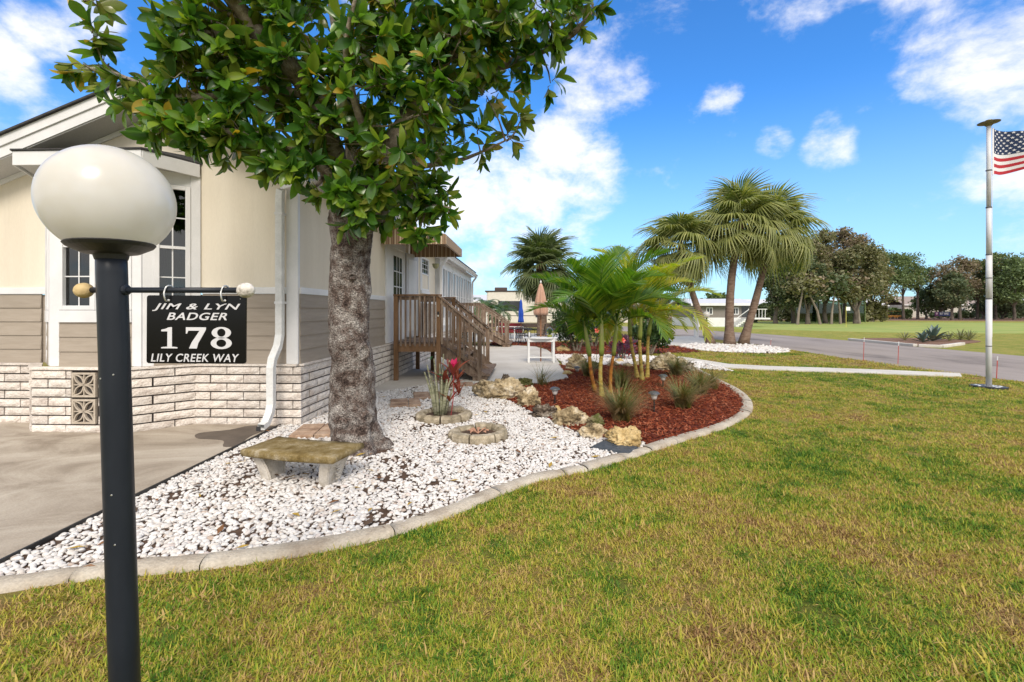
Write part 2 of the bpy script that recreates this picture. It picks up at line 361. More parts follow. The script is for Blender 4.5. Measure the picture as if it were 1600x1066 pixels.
# lawn sheet material: patches of green, yellow and straw
def lawn_mat(name, far=False):
    m, nt, N, L, bs = new_mat(name)
    g = N.new('ShaderNodeNewGeometry')
    def noise_(scale, detail=6, rough=.6):
        n = N.new('ShaderNodeTexNoise'); n.inputs['Scale'].default_value = scale; n.inputs['Detail'].default_value = detail; n.inputs['Roughness'].default_value = rough
        L.new(g.outputs['Position'], n.inputs[0]); return n.outputs['Fac']
    cr = N.new('ShaderNodeValToRGB'); L.new(noise_(1.5, 12, .74), cr.inputs[0])
    el = cr.color_ramp.elements
    cs = [(.34, (.12, .155, .03)), (.44, (.19, .20, .045)), (.52, (.28, .235, .065)), (.64, (.32, .235, .10))] if not far else [(.34, (.14, .20, .04)), (.46, (.23, .25, .05)), (.56, (.32, .29, .075)), (.66, (.36, .28, .10))]
    el[0].position = cs[0][0]; el[0].color = rgb(cs[0][1]); el[1].position = cs[-1][0]; el[1].color = rgb(cs[-1][1])
    for p, c in cs[1:-1]:
        e = el.new(p); e.color = rgb(c)
    mr = N.new('ShaderNodeMapRange'); mr.inputs[1].default_value = .3; mr.inputs[2].default_value = .7; mr.inputs[3].default_value = .72; mr.inputs[4].default_value = 1.22
    L.new(noise_(28 if not far else 12, 8, .8), mr.inputs[0])
    hv = N.new('ShaderNodeHueSaturation'); L.new(mr.outputs[0], hv.inputs['Value']); L.new(cr.outputs[0], hv.inputs['Color'])
    L.new(hv.outputs[0], bs.inputs['Base Color']); bs.inputs['Roughness'].default_value = .95; bs.inputs['Specular IOR Level'].default_value = .1
    bp = N.new('ShaderNodeBump'); bp.inputs['Strength'].default_value = .9; bp.inputs['Distance'].default_value = .03; L.new(noise_(60, 6, .8), bp.inputs['Height']); L.new(bp.outputs[0], bs.inputs['Normal'])
    return m
M['lawn'] = lawn_mat('lawn_ground')
M['fairway'] = lawn_mat('fairway', True)
M['green'] = stone('putting_green', [(.20, .28, .08), (.28, .34, .10), (.38, .36, .12)], scale=.25, rough=.95, bump=.3, spec=.1, stretch=(1, 2.5, 1))
M['mulch_base'] = stone('mulch_base', [(.07, .012, .008), (.14, .028, .014)], scale=30, rough=.95, bump=1, bscale=90)
M['mulch_brown'] = stone('mulch_brown', [(.13, .07, .045), (.24, .14, .09)], scale=6, rough=.95, bump=.8, bscale=20)

# ---- ground sheet out to the horizon
mb = MB()
gx = [-600, -60, -20, -8, 0, 8, 20, 60, 600]; gy = [-300, -20, 0, 4, 8, 12, 20, 40, 80, 300, 1200]
for y in gy:
    for x in gx: mb.v.append((x, y, 0))
for j in range(len(gy) - 1):
    for i in range(len(gx) - 1):
        a = j * len(gx) + i; mb.f.append((a, a + 1, a + 1 + len(gx), a + len(gx))); mb.mi.append(0)
o = mb.build('ground', M['lawn']); o['kind'] = 'structure'

# ---- road and what lies past it
road_near = [(10.9, -10), (10.9, 9.7), (10.6, 11.5), (10.6, 13.8), (11.0, 18.4), (11.2, 22.7), (10.8, 26), (9.8, 31), (7.8, 37), (4.5, 44), (-2, 52), (-14, 60)]
road_far = [(17.2, -10), (17.15, 15.2), (17.2, 19.4), (17.4, 22.2), (17.0, 28.4), (15.6, 35.5), (12.8, 43), (8.5, 50), (0, 58.5), (-12, 67)]
poly_obj('fairway', [(17.0, -10), (300, -10), (300, 160), (-30, 160), (-12, 68)] + road_far[::-1][1:-1], -.05, .004, M['fairway'])
poly_obj('road', road_near + road_far[::-1], -.05, .008, M['asphalt'])
gpts = [(26, 33), (34, 31), (60, 33), (110, 45), (118, 62), (70, 60), (40, 68), (24, 62), (18, 50), (20, 40)]
poly_obj('putting_green', smooth_line(gpts + gpts[:1], 5)[:-1], -.05, .010, M['green'])
poly_obj('mulch_ground', smooth_line([(14, 60), (30, 72), (60, 76), (84, 68), (120, 70), (190, 72), (190, 130), (14, 130), (14, 60)], 4)[:-1], -.05, .007, M['mulch_brown'])
# mown edge between road and lawn on our side
# ---- side path
path_pts_l = [G(1060, 558.5), G(1071, 559.5), G(1137, 570), G(1200, 573.5), G(1258, 575.3), G(1380, 579.5), G(1500, 585)]
path_pts_r = [G(1503, 590), G(1380, 585.5), G(1258, 581), G(1200, 579), G(1130, 575.5), G(1080, 565), G(1055, 562)]
PATH = path_pts_l + path_pts_r
poly_obj('path', PATH, -.05, .03, M['path'])
PAD = [G(1040, 526), G(1085, 526), G(1103, 530), G(1103, 539), G(1030, 541.5)]
poly_obj('concrete_pad', PAD, -.05, .022, M['path'])

# ---- patio
PATIO = [(-2.9, 8.46), (-2.38, 8.46), (-1.77, 9.2), (-.9, 9.35), (.3, 9.3), (.69, 9.44), (1.26, 10.16), (1.43, 15.3), (1.36, 17.6), (1.0, 19.2), (.3, 19.8), (-2.6, 19.8)]
poly_obj('patio', PATIO, -.05, .025, M['patio'])
PATIO2 = [(-2.6, 22.3), (1.6, 22.3), (3.6, 24.5), (4.2, 31), (-2.6, 31)]
poly_obj('patio_far', PATIO2, -.05, .02, M['patio'])
# ---- driveway in two slabs with an open joint
drive = thing('driveway', None, None); drive['kind'] = 'structure'
poly_obj('slab', [(-9.5, 5.30), (-9.5, 1.0), (-3.04, 1.0), (-3.0, 4.95), (-3.0, 4.99)], -.05, .022, M['concrete'], parent=drive)
poly_obj('slab', [(-9.5, 5.312), (-9.5, 6.6), (-3.0, 6.6), (-3.0, 5.002)], -.05, .022, M['concrete'], parent=drive)
# ---- kerb centre line
kc_px = [(-140, 936), (0, 918), (100, 903), (200, 891), (320, 881), (460, 862), (600, 834), (700, 802), (780, 768), (840, 748), (920, 731), (1010, 704), (1060, 688), (1120, 670), (1157, 652), (1168, 637), (1162, 622), (1143, 607), (1118, 594), (1092, 580), (1078, 570)]
kc = smooth_line([G(*p) for p in kc_px], 10)
KW, KH = .155, .065
def kerb_arc():
    s = [0]
    for i in range(1, len(kc)): s.append(s[-1] + (kc[i] - kc[i - 1]).length)
    return s
ks = kerb_arc()
def kerb_at(s):
    for i in range(1, len(kc)):
        if ks[i] >= s:
            t = (s - ks[i - 1]) / max(1e-6, ks[i] - ks[i - 1]); return kc[i - 1].lerp(kc[i], t), (kc[i] - kc[i - 1]).normalized()
    return kc[-1].copy(), (kc[-1] - kc[-2]).normalized()
crack_px = [(120, 900), (318, 881), (607, 832), (770, 772), (876, 738), (912, 732), (962, 718), (1012, 704), (1050, 690), (1160, 645), (1166, 630), (1140, 606), (1110, 590)]
crk = []
for c in crack_px:
    q = G(*c); crk.append(min(range(len(kc)), key=lambda i: (kc[i] - q).length))
crk = sorted(set([0] + crk + [len(kc) - 1]))
edging = thing('garden_edging', 'curved cream concrete garden edging between the pebble bed and the lawn', 'edging')
prof = [(-.086, -.03), (-.083, .022), (-.055, .038), (0, .046), (.045, .042), (.072, .030), (.082, -.03)]
for a, b in zip(crk[:-1], crk[1:]):
    s0, s1 = ks[a] + .003, ks[b] - .003
    n = max(3, int((s1 - s0) / .05)); mb = MB(); k = len(prof); zo = random.uniform(-.006, .006); tilt = random.uniform(-.006, .006)
    for i in range(n + 1):
        s = s0 + (s1 - s0) * i / n; p, d = kerb_at(s); nrm = Vector((d.y, -d.x, 0))
        for u, z in prof:
            e = 1.0 if 0 < i < n else .94
            w = p + nrm * u * e * (1 + .06 * noise.noise(p * 3)) ; zz = z * (1 if z < 0 else (.93 if i in (0, n) else 1)) + zo + tilt * (i / n) + .006 * noise.noise(Vector((w.x * 9, w.y * 9, u * 30)))
            mb.v.append((w.x, w.y, zz))
    for i in range(n):
        for j in range(k - 1):
            q = i * k + j; mb.f.append((q, q + 1, q + 1 + k, q + k)); mb.mi.append(0)
    mb.f.append(tuple(range(k))); mb.f.append(tuple(n * k + j for j in range(k))[::-1]); mb.mi += [0, 0]
    mb.build('kerb_segment', M['kerb'], edging, smooth=True)
# ---- bed outlines
split_i = min(range(len(kc)), key=lambda i: (kc[i] - G(1012, 700)).length)
rock_line = [G(1006, 694), G(945, 688), G(905, 680), G(868, 662), G(830, 645), G(790, 625), G(745, 606), G(735, 601)]
PEB = [(-3.0, 2.35)] + [(p.x, p.y) for p in kc if p.x > -3.0][:0]
i0 = next(i for i, p in enumerate(kc) if p.x > -3.0)
PEB = [(p.x, p.y) for p in kc[i0:split_i + 1]] + [(p.x, p.y) for p in rock_line] + [(-.9, 9.36), (-1.77, 9.2), (-2.38, 8.46), (-2.72, 8.4), (-2.80, 6.0), (-3.02, 5.98), (-3.0, 2.4)]
MUL = [(p.x, p.y) for p in kc[split_i:]] + [(G(1050, 572).x, G(1050, 572).y), (G(1000, 571).x, G(1000, 571).y), (G(900, 572).x, G(900, 572).y), (1.30, 12.6), (1.27, 10.15), (.69, 9.40), (.3, 9.28), (-.7, 9.3)] + [(p.x, p.y) for p in rock_line[::-1]]
BP = [(1.43, 12.4), (1.43, 15.6), (4.2, 15.6), (5.2, 14.6), (5.6, 13.0), (5.5, 11.3), (4.6, 12.2), (2.3, 12.6)]
poly_obj('bed_soil', PEB, -.05, .010, M['soil'])
poly_obj('mulch_bed', MUL, -.05, .020, M['mulch_base'])
poly_obj('rear_gravel_soil', BP, -.05, .012, M['soil'])
RM = [(1.45, 15.7), (1.40, 17.7), (1.05, 19.4), (.3, 20.0), (-1.0, 20.0), (-1.0, 22.2), (1.6, 22.2), (5.5, 22.0), (7.2, 19.5), (7.0, 16.8), (4.3, 15.9)]
poly_obj('rear_mulch_bed', RM, -.05, .016, M['mulch_base'])
RC = (8.95, 18.6)
RING = [(RC[0] + 1.95 * math.cos(t * PI / 16), RC[1] + 2.35 * math.sin(t * PI / 16)) for t in range(32)]
poly_obj('palm_bed_soil', RING, -.05, .012, M['soil'])
ISL = [(18.0, 22.7), (17.45, 19.9), (17.6, 19.2), (19.0, 19.9), (23.5, 22.8), (23.0, 25.0), (19.5, 25.2)]
poly_obj('island_bed', smooth_line(ISL + ISL[:1], 4)[:-1], -.05, .03, M['mulch_brown'])
isk = thing('island_kerb', 'low white kerb round the agave island across the road', 'kerb')
for a, b in (((17.5, 23.6), (17.2, 19.4)), ((17.2, 19.25), (17.7, 18.75)), ((17.75, 18.8), (20.2, 20.4))):
    MB().beam((a[0], a[1], .06), (b[0], b[1], .06), .18, .12).build('kerb_segment', M['path'], isk, bevel=.02)
# black strip along the driveway
mb = MB(); mb.box(-3.012, -2.998, 2.2, 5.9, -.02, .045); o = mb.build('edging_strip', plain('black_plastic', (.015, .015, .015), rough=.5)); tag(o, 'thin black plastic strip along the driveway edge of the pebbles', 'edging')

# ------------------------------------------------------------------ scattered instances for uncountable ground cover
def scatter(name, pts, rots, scls, ids, temps, kind='stuff', parent=None):
    me = bpy.data.meshes.new(name); n = len(pts)
    me.vertices.add(n); me.vertices.foreach_set('co', np.asarray(pts, np.float32).ravel())
    for nm, ty, arr in (('rot', 'FLOAT_VECTOR', rots), ('scl', 'FLOAT_VECTOR', scls)):
        at = me.attributes.new(nm, ty, 'POINT'); at.data.foreach_set('vector', np.asarray(arr, np.float32).ravel())
    at = me.attributes.new('vid', 'INT', 'POINT'); at.data.foreach_set('value', np.asarray(ids, np.int32))
    me.update()
    o = link(name, me, parent); o['kind'] = kind
    ng = bpy.data.node_groups.new(name + '_scatter', 'GeometryNodeTree')
    ng.interface.new_socket(name='Geometry', in_out='INPUT', socket_type='NodeSocketGeometry')
    ng.interface.new_socket(name='Geometry', in_out='OUTPUT', socket_type='NodeSocketGeometry')
    N = ng.nodes; L = ng.links
    gi = N.new('NodeGroupInput'); go = N.new('NodeGroupOutput'); iop = N.new('GeometryNodeInstanceOnPoints'); jn = N.new('GeometryNodeJoinGeometry')
    for t in temps[::-1]:
        oi = N.new('GeometryNodeObjectInfo'); oi.inputs['Object'].default_value = t; oi.inputs['As Instance'].default_value = True; L.new(oi.outputs['Geometry'], jn.inputs[0])
    L.new(gi.outputs[0], iop.inputs['Points']); L.new(jn.outputs[0], iop.inputs['Instance']); iop.inputs['Pick Instance'].default_value = True
    def attr(nm, ty):
        a = N.new('GeometryNodeInputNamedAttribute'); a.data_type = ty; a.inputs['Name'].default_value = nm; return a.outputs['Attribute']
    L.new(attr('vid', 'INT'), iop.inputs['Instance Index'])
    e2r = N.new('FunctionNodeEulerToRotation'); L.new(attr('rot', 'FLOAT_VECTOR'), e2r.inputs[0]); L.new(e2r.outputs[0], iop.inputs['Rotation'])
    L.new(attr('scl', 'FLOAT_VECTOR'), iop.inputs['Scale']); L.new(iop.outputs[0], go.inputs[0])
    md = o.modifiers.new('scatter', 'NODES'); md.node_group = ng
    return o
def temp(name, mesh): return bpy.data.objects.new(name, mesh)

# blades: colour follows lawn patches plus its own random
def blade_mat():
    m, nt, N, L, bs = new_mat('grass_blade')
    g = N.new('ShaderNodeNewGeometry')
    nz = N.new('ShaderNodeTexNoise'); nz.inputs['Scale'].default_value = 1.5; nz.inputs['Detail'].default_value = 12; nz.inputs['Roughness'].default_value = .74; L.new(g.outputs['Position'], nz.inputs[0])
    oi = N.new('ShaderNodeObjectInfo')
    n2 = N.new('ShaderNodeTexNoise'); n2.inputs['Scale'].default_value = .33; n2.inputs['Detail'].default_value = 2; L.new(g.outputs['Position'], n2.inputs[0])
    av = N.new('ShaderNodeMath'); av.operation = 'MULTIPLY_ADD'; av.inputs[1].default_value = .55; L.new(n2.outputs['Fac'], av.inputs[0])
    sb = N.new('ShaderNodeMath'); sb.operation = 'MULTIPLY_ADD'; sb.inputs[1].default_value = 1.25; sb.inputs[2].default_value = -.40; L.new(nz.outputs['Fac'], sb.inputs[0]); L.new(sb.outputs[0], av.inputs[2])
    a = N.new('ShaderNodeMath'); a.operation = 'MULTIPLY_ADD'; L.new(g.outputs['Random Per Island'], a.inputs[0]); a.inputs[1].default_value = .34; L.new(av.outputs[0], a.inputs[2])
    b = N.new('ShaderNodeMath'); b.operation = 'MULTIPLY_ADD'; L.new(oi.outputs['Random'], b.inputs[0]); b.inputs[1].default_value = .10; L.new(a.outputs[0], b.inputs[2])
    cr = N.new('ShaderNodeValToRGB'); L.new(b.outputs[0], cr.inputs[0]); el = cr.color_ramp.elements
    cs = [(.45, (.045, .13, .014)), (.56, (.14, .27, .022)), (.64, (.31, .37, .034)), (.72, (.50, .43, .06)), (.82, (.58, .41, .17)), (.94, (.22, .12, .05))]
    el[0].position = cs[0][0]; el[0].color = rgb(cs[0][1]); el[1].position = cs[-1][0]; el[1].color = rgb(cs[-1][1])
    for p, c in cs[1:-1]:
        e = el.new(p); e.color = rgb(c)
    L.new(cr.outputs[0], bs.inputs['Base Color']); bs.inputs['Roughness'].default_value = .6; bs.inputs['Specular IOR Level'].default_value = .25
    tr = N.new('ShaderNodeBsdfTranslucent'); L.new(cr.outputs[0], tr.inputs[0]); ms = N.new('ShaderNodeMixShader'); ms.inputs[0].default_value = .3
    L.new(bs.outputs[0], ms.inputs[1]); L.new(tr.outputs[0], ms.inputs[2]); L.new(ms.outputs[0], N['Material Output'].inputs['Surface'])
    return m
M['blade'] = blade_mat()
def tuft_mesh(seed, n=40, rad=.075, h=.038, w=.0031):
    rd = random.Random(seed); V = []; Fq = []
    for i in range(n):
        a = rd.uniform(0, 2 * PI); r = rad * math.sqrt(rd.random()); bx, by = r * math.cos(a), r * math.sin(a)
        d = rd.uniform(0, 2 * PI); lean = rd.uniform(.35, 1.5); L_ = h * rd.uniform(.6, 1.5); ww = w * rd.uniform(.7, 1.3)
        ux, uy = math.cos(d), math.sin(d); px_, py_ = -uy, ux; k = len(V)
        for j, t in enumerate((0, .5, 1.0)):
            out = L_ * math.sin(lean) * (t ** 1.3); up = L_ * math.cos(lean * (1 if t < .6 else 1.12)) * t
            q = ww * (1, .85, .08)[j]
            V.append((bx + ux * out - px_ * q, by + uy * out - py_ * q, up)); V.append((bx + ux * out + px_ * q, by + uy * out + py_ * q, up))
        Fq += [(k, k + 1, k + 3, k + 2), (k + 2, k + 3, k + 5, k + 4)]
    return np_mesh('tuft', V, Fq, M['blade'])
def lawn_scatter():
    temps = [temp('tuft_%s' % c, tuft_mesh(s)) for s, c in ((1, 'a'), (2, 'b'), (3, 'c'), (4, 'd'), (5, 'e'), (6, 'f'))]
    rs = np.random.RandomState(3); P = []; SC = []
    def zone(y0, y1, dens, sc, xr=None):
        n = int(dens * (y1 - y0) * 1.16 * (y0 + y1)); Y = rs.uniform(y0, y1, n); X = rs.uniform(-1, 1, n) * 1.17 * (Y + .15)
        keep = np.ones(n, bool)
        for poly in (PEB, MUL, PATH, PATIO, BP, RING, RM, PAD): keep &= ~inside(poly, X, Y)
        keep &= X < 10.75
        keep &= ~((X < -2.6) & (Y > 2.3))
        keep &= ~((X < -.8) & (Y > 6))
        # keep off the kerb
        K = np.array([(p.x, p.y) for p in kc]); dd = np.full(n, 9.0)
        for kx, ky in K[::2]: dd = np.minimum(dd, (X - kx) ** 2 + (Y - ky) ** 2)
        keep &= dd > .088 ** 2
        X, Y = X[keep], Y[keep]
        # thin, bare patches
        P.append(np.c_[X, Y, np.zeros(len(X))]); SC.append(sc * rs.uniform(.75, 1.25, len(X)))
    zone(.7, 1.5, 600, .75); zone(1.5, 3.0, 640, .75); zone(3.0, 5.0, 480, .85); zone(5.0, 8.0, 210, .95); zone(8.0, 12.0, 90, 1.25); zone(12.0, 20.0, 32, 1.7)
    P = np.concatenate(P); s = np.concatenate(SC); n = len(P)
    hs = s * np.where(P[:, 1] > 5, .62, .80) * (.8 + .5 * rs.rand(n))
    rot = np.c_[rs.uniform(-.12, .12, n), rs.uniform(-.12, .12, n), rs.uniform(0, 6.28, n)]
    print('tufts', n)
    scatter('lawn_grass', P, rot, np.c_[s, s, hs], rs.randint(0, 6, n), temps)
lawn_scatter()
# coarser weeds and runners in the turf
def weeds():
    rs = np.random.RandomState(9); tm = [temp('weed_%s' % c, tuft_mesh(40 + i, n=16, rad=.05, h=.060, w=.0042)) for i, c in enumerate('abc')]
    P = []
    while len(P) < 900:
        Y = rs.uniform(1.6, 7.5) ; X = rs.uniform(-1, 1) * 1.15 * Y
        if noise.noise(Vector((X * 1.4, Y * 1.4, 3))) < .12 and rs.rand() < .85: continue
        pt = np.array([X]), np.array([Y])
        if inside(PEB, *pt)[0] or inside(MUL, *pt)[0] or (X < -2.6 and Y > 2.3) or (X < -.8 and Y > 6): continue
        if min((X - p.x) ** 2 + (Y - p.y) ** 2 for p in kc[::3]) < .12 ** 2: continue
        P.append((X, Y, 0))
    n = len(P); s_ = rs.uniform(.6, 1.15, n)
    scatter('lawn_weeds', P, np.c_[rs.uniform(-.2, .2, n), rs.uniform(-.2, .2, n), rs.uniform(0, 6.28, n)], np.c_[s_, s_, s_ * .8], rs.randint(0, 3, n), tm)
weeds()

def pebble_mesh(seed, sub=2):
    bm = bmesh.new(); bmesh.ops.create_icosphere(bm, subdivisions=sub, radius=1); off = Vector((seed * 7.3, 1, 2))
    for v in bm.verts:
        v.co *= 1 + .28 * noise.noise(v.co * 1.1 + off)
    me = bpy.data.meshes.new('pebble'); bm.to_mesh(me); bm.free(); me.materials.append(M['pebble'])
    me.polygons.foreach_set('use_smooth', [True] * len(me.polygons)); return me
def pebble_mat():
    m, nt, N, L, bs = new_mat('white_pebble')
    oi = N.new('ShaderNodeObjectInfo'); cr = N.new('ShaderNodeValToRGB'); L.new(oi.outputs['Random'], cr.inputs[0]); el = cr.color_ramp.elements
    cs = [(.0, (.42, .33, .27)), (.06, (.55, .50, .45)), (.2, (.64, .615, .59)), (.7, (.74, .72, .70)), (.93, (.58, .57, .56)), (1, (.58, .50, .46))]
    el[0].position = 0; el[0].color = rgb(cs[0][1]); el[1].position = 1; el[1].color = rgb(cs[-1][1])
    for p, c in cs[1:-1]:
        e = el.new(p); e.color = rgb(c)
    g = N.new('ShaderNodeNewGeometry'); nz = N.new('ShaderNodeTexNoise'); nz.inputs['Scale'].default_value = 60; nz.inputs['Detail'].default_value = 5; L.new(g.outputs['Position'], nz.inputs[0])
    mr = N.new('ShaderNodeMapRange'); mr.inputs[1].default_value = .3; mr.inputs[2].default_value = .7; mr.inputs[3].default_value = .86; mr.inputs[4].default_value = 1.06; L.new(nz.outputs['Fac'], mr.inputs[0])
    hv = N.new('ShaderNodeHueSaturation'); L.new(mr.outputs[0], hv.inputs['Value']); L.new(cr.outputs[0], hv.inputs['Color']); L.new(hv.outputs[0], bs.inputs['Base Color'])
    bs.inputs['Roughness'].default_value = .6
    return m
M['pebble'] = pebble_mat()
peb_t = [temp('pebble_%s' % c, pebble_mesh(i)) for i, c in enumerate('abcdef')]
PAVERS = [G(490, 676), G(630, 632), G(668, 620), G(725, 603)]
RINGS = [(G(694, 654), .37), (G(747, 684), .33)]
def pebbles(name, poly, spacing, size, z=.012, seed=1, thin=.12, layers=2):
    rs = np.random.RandomState(seed); xs = [p[0] for p in poly]; ys = [p[1] for p in poly]; Ps = []
    for l in range(layers):
        gx = np.arange(min(xs), max(xs), spacing); gy = np.arange(min(ys), max(ys), spacing); X, Y = np.meshgrid(gx, gy); X = X.ravel(); Y = Y.ravel()
        X = X + rs.uniform(-.5, .5, len(X)) * spacing; Y = Y + rs.uniform(-.5, .5, len(Y)) * spacing
        k = inside(poly, X, Y)
        if l: k &= rs.rand(len(X)) < .34
        # bare spots where the dark mulch shows
        if name == 'white_pebbles':
            nb = np.array([noise.noise(Vector((x * 2.3, y * 2.3, 5))) + .5 * noise.noise(Vector((x * 7, y * 7, 1))) for x, y in zip(X, Y)])
            k &= ~((nb > .30) & (rs.rand(len(X)) < .55))
            for c, r in RINGS: k &= (X - c.x) ** 2 + (Y - c.y) ** 2 > (r + .03) ** 2
            k &= (X + 1.60) ** 2 + (Y - 4.95) ** 2 > .30 ** 2
        k &= rs.rand(len(X)) > thin
        Ps.append(np.c_[X[k], Y[k], np.full(k.sum(), z + l * size * .42)])
    P = np.concatenate(Ps); n = len(P); s = size * rs.uniform(.62, 1.3, n) ** 1.2
    sc = np.c_[s * rs.uniform(.95, 1.5, n), s * rs.uniform(.7, 1.05, n), s * rs.uniform(.42, .72, n)]
    P[:, 2] += s * .25
    rot = np.c_[rs.normal(0, .28, n), rs.normal(0, .28, n), rs.uniform(0, 6.28, n)]
    print(name, n)
    return scatter(name, P, rot, sc, rs.randint(0, 6, n), peb_t)
pebbles('white_pebbles', PEB, .030, .0165, thin=.13)
pebbles('rear_pebbles', BP, .07, .036, seed=2, layers=1)
pebbles('palm_bed_pebbles', RING, .10, .052, seed=3, layers=2)
# red shredded bark
def chip_mesh(seed):
    rd = random.Random(seed); V = []; Fq = []
    l, w, t = 1, .22, .12
    pts = [(-l, -w * .4, 0), (-l * .2, -w, 0), (l, -w * .3, 0), (l * .8, w * .5, 0), (0, w, 0), (-l * .9, w * .6, 0)]
    pts = [(x * rd.uniform(.8, 1.1), y * rd.uniform(.7, 1.3), t * rd.uniform(.2, 1)) for x, y, z in pts]
    mb = MB(); n = 6; mb.add([(x, y, -.05) for x, y, z in pts] + pts, [tuple(range(n, 2 * n))] + [(i, (i + 1) % n, n + (i + 1) % n, n + i) for i in range(n)])
    return mb.mesh('chip', M['chip'])
def chip_mat(name, cols):
    m, nt, N, L, bs = new_mat(name); oi = N.new('ShaderNodeObjectInfo'); cr = N.new('ShaderNodeValToRGB'); L.new(oi.outputs['Random'], cr.inputs[0]); el = cr.color_ramp.elements
    el[0].color = rgb(cols[0]); el[1].color = rgb(cols[-1])
    for i, c in enumerate(cols[1:-1]): e = el.new((i + 1) / (len(cols) - 1)); e.color = rgb(c)
    L.new(cr.outputs[0], bs.inputs['Base Color']); bs.inputs['Roughness'].default_value = .85; bs.inputs['Specular IOR Level'].default_value = .2; return m
M['chip'] = chip_mat('red_bark_chip', [(.06, .011, .006), (.14, .026, .011), (.215, .044, .017), (.28, .07, .03), (.38, .15, .085)])
chips = [temp('chip_%s' % c, chip_mesh(i)) for i, c in enumerate('abcd')]
def mulch(name, poly, n, size, seed):
    rs = np.random.RandomState(seed); xs = [p[0] for p in poly]; ys = [p[1] for p in poly]
    X = rs.uniform(min(xs), max(xs), n); Y = rs.uniform(min(ys), max(ys), n); k = inside(poly, X, Y); X = X[k]; Y = Y[k]; n = len(X)
    s = size * rs.uniform(.5, 1.4, n); print(name, n)
    scatter(name, np.c_[X, Y, rs.uniform(.018, .045, n)], np.c_[rs.normal(0, .45, n), rs.normal(0, .35, n), rs.uniform(0, 6.28, n)], np.c_[s, s * rs.uniform(.6, 1.4, n), s], rs.randint(0, 4, n), chips)
mulch('red_mulch', MUL, 60000, .026, 5)
mulch('rear_red_mulch', RM, 5000, .05, 6)

# damp stain below the downspout
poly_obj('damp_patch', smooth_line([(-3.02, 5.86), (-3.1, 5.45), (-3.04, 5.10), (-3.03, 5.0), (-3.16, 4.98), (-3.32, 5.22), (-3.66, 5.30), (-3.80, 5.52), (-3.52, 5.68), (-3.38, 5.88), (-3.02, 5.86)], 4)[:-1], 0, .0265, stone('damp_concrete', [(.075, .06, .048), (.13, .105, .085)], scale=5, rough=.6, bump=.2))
# fallen leaves and twigs caught in the pebbles and on the drive
def litter():
    rs = random.Random(5); mb = MB(); mats = [stone('leaf_litter_%d' % i, [c, tuple(x * 1.5 for x in c)], scale=20, rough=.8, bump=0) for i, c in enumerate([(.16, .075, .03), (.30, .20, .04), (.07, .045, .03)])]
    for k in range(230):
        x, y = rs.uniform(-3.0, 1.2), rs.uniform(2.5, 8.0)
        if not inside(PEB, np.array([x]), np.array([y]))[0]: continue
        a = rs.uniform(0, 6.28); L_ = rs.uniform(.02, .07); w = L_ * rs.uniform(.15, .38); c, s = math.cos(a), math.sin(a); z = rs.uniform(.035, .05)
        q = [(-L_, 0, z), (0, -w, z + .006), (L_, 0, z + rs.uniform(0, .015)), (0, w, z + .010)]
        mb.add([(x + c * u - s * v, y + s * u + c * v, zz) for u, v, zz in q], [(0, 1, 2, 3)], rs.randrange(3))
    mb.build('leaf_litter', mats)['kind'] = 'stuff'
litter()
# ================================================================== HOUSE
H = thing('house', 'cream manufactured house with taupe plank siding and pale brick skirt beside the magnolia', 'house', (-2.8, 5.98, 0), R(-2.0))
def hp(lx, ly, z=0):   # house-local to world
    c, s = math.cos(R(-2.0)), math.sin(R(-2.0)); return Vector((-2.8 + c * lx - s * ly, 5.98 + s * lx + c * ly, z))
SK = .785; LEN = 17.2; WID = 4.15
BAY = [(-1.38, 0), (-1.88, -.45), (-3.10, -.45), (-3.58, 0)]      # skirt outline of the bay, right to left
BRK = {}
def brick_mesh(L_):
    key = round(L_, 3)
    if key in BRK: return BRK[key]
    n = max(2, int(L_ / .07)); mb = MB(); hz = .0470; d = .05; sd_ = len(BRK) * 3.1
    nz_ = 3
    for j in range(nz_ + 1):
        for i in range(n + 1):
            x = L_ * i / n; z = -hz + 2 * hz * j / nz_; e = (i in (0, n)) or (j in (0, nz_))
            y = 0 if not e else .010
            y += .006 * noise.noise(Vector((x * 22 + sd_, z * 30, sd_)))
            mb.v.append((x, y, z))
    for j in range(nz_):
        for i in range(n):
            a = j * (n + 1) + i; mb.f.append((a, a + 1, a + n + 2, a + n + 1)); mb.mi.append(0)
    b = len(mb.v)
    cs = [0, n, (nz_ + 1) * (n + 1) - 1, nz_ * (n + 1)]
    for c in cs: x, y, z = mb.v[c]; mb.v.append((x, d, z))
    top = [nz_ * (n + 1) + i for i in range(n + 1)]; bot = list(range(n + 1)); lf = [j * (n + 1) for j in range(nz_ + 1)]; rt = [j * (n + 1) + n for j in range(nz_ + 1)]
    mb.f += [tuple(top + [b + 2, b + 3]), tuple([b, b + 1] + bot[::-1]), tuple([b + 3, b] + lf), tuple([b + 1, b + 2] + rt[::-1])]; mb.mi += [0] * 4
    BRK[key] = mb.mesh('brick', M['brick']); return BRK[key]
skirt = MB()
nb = [0]; extra = []
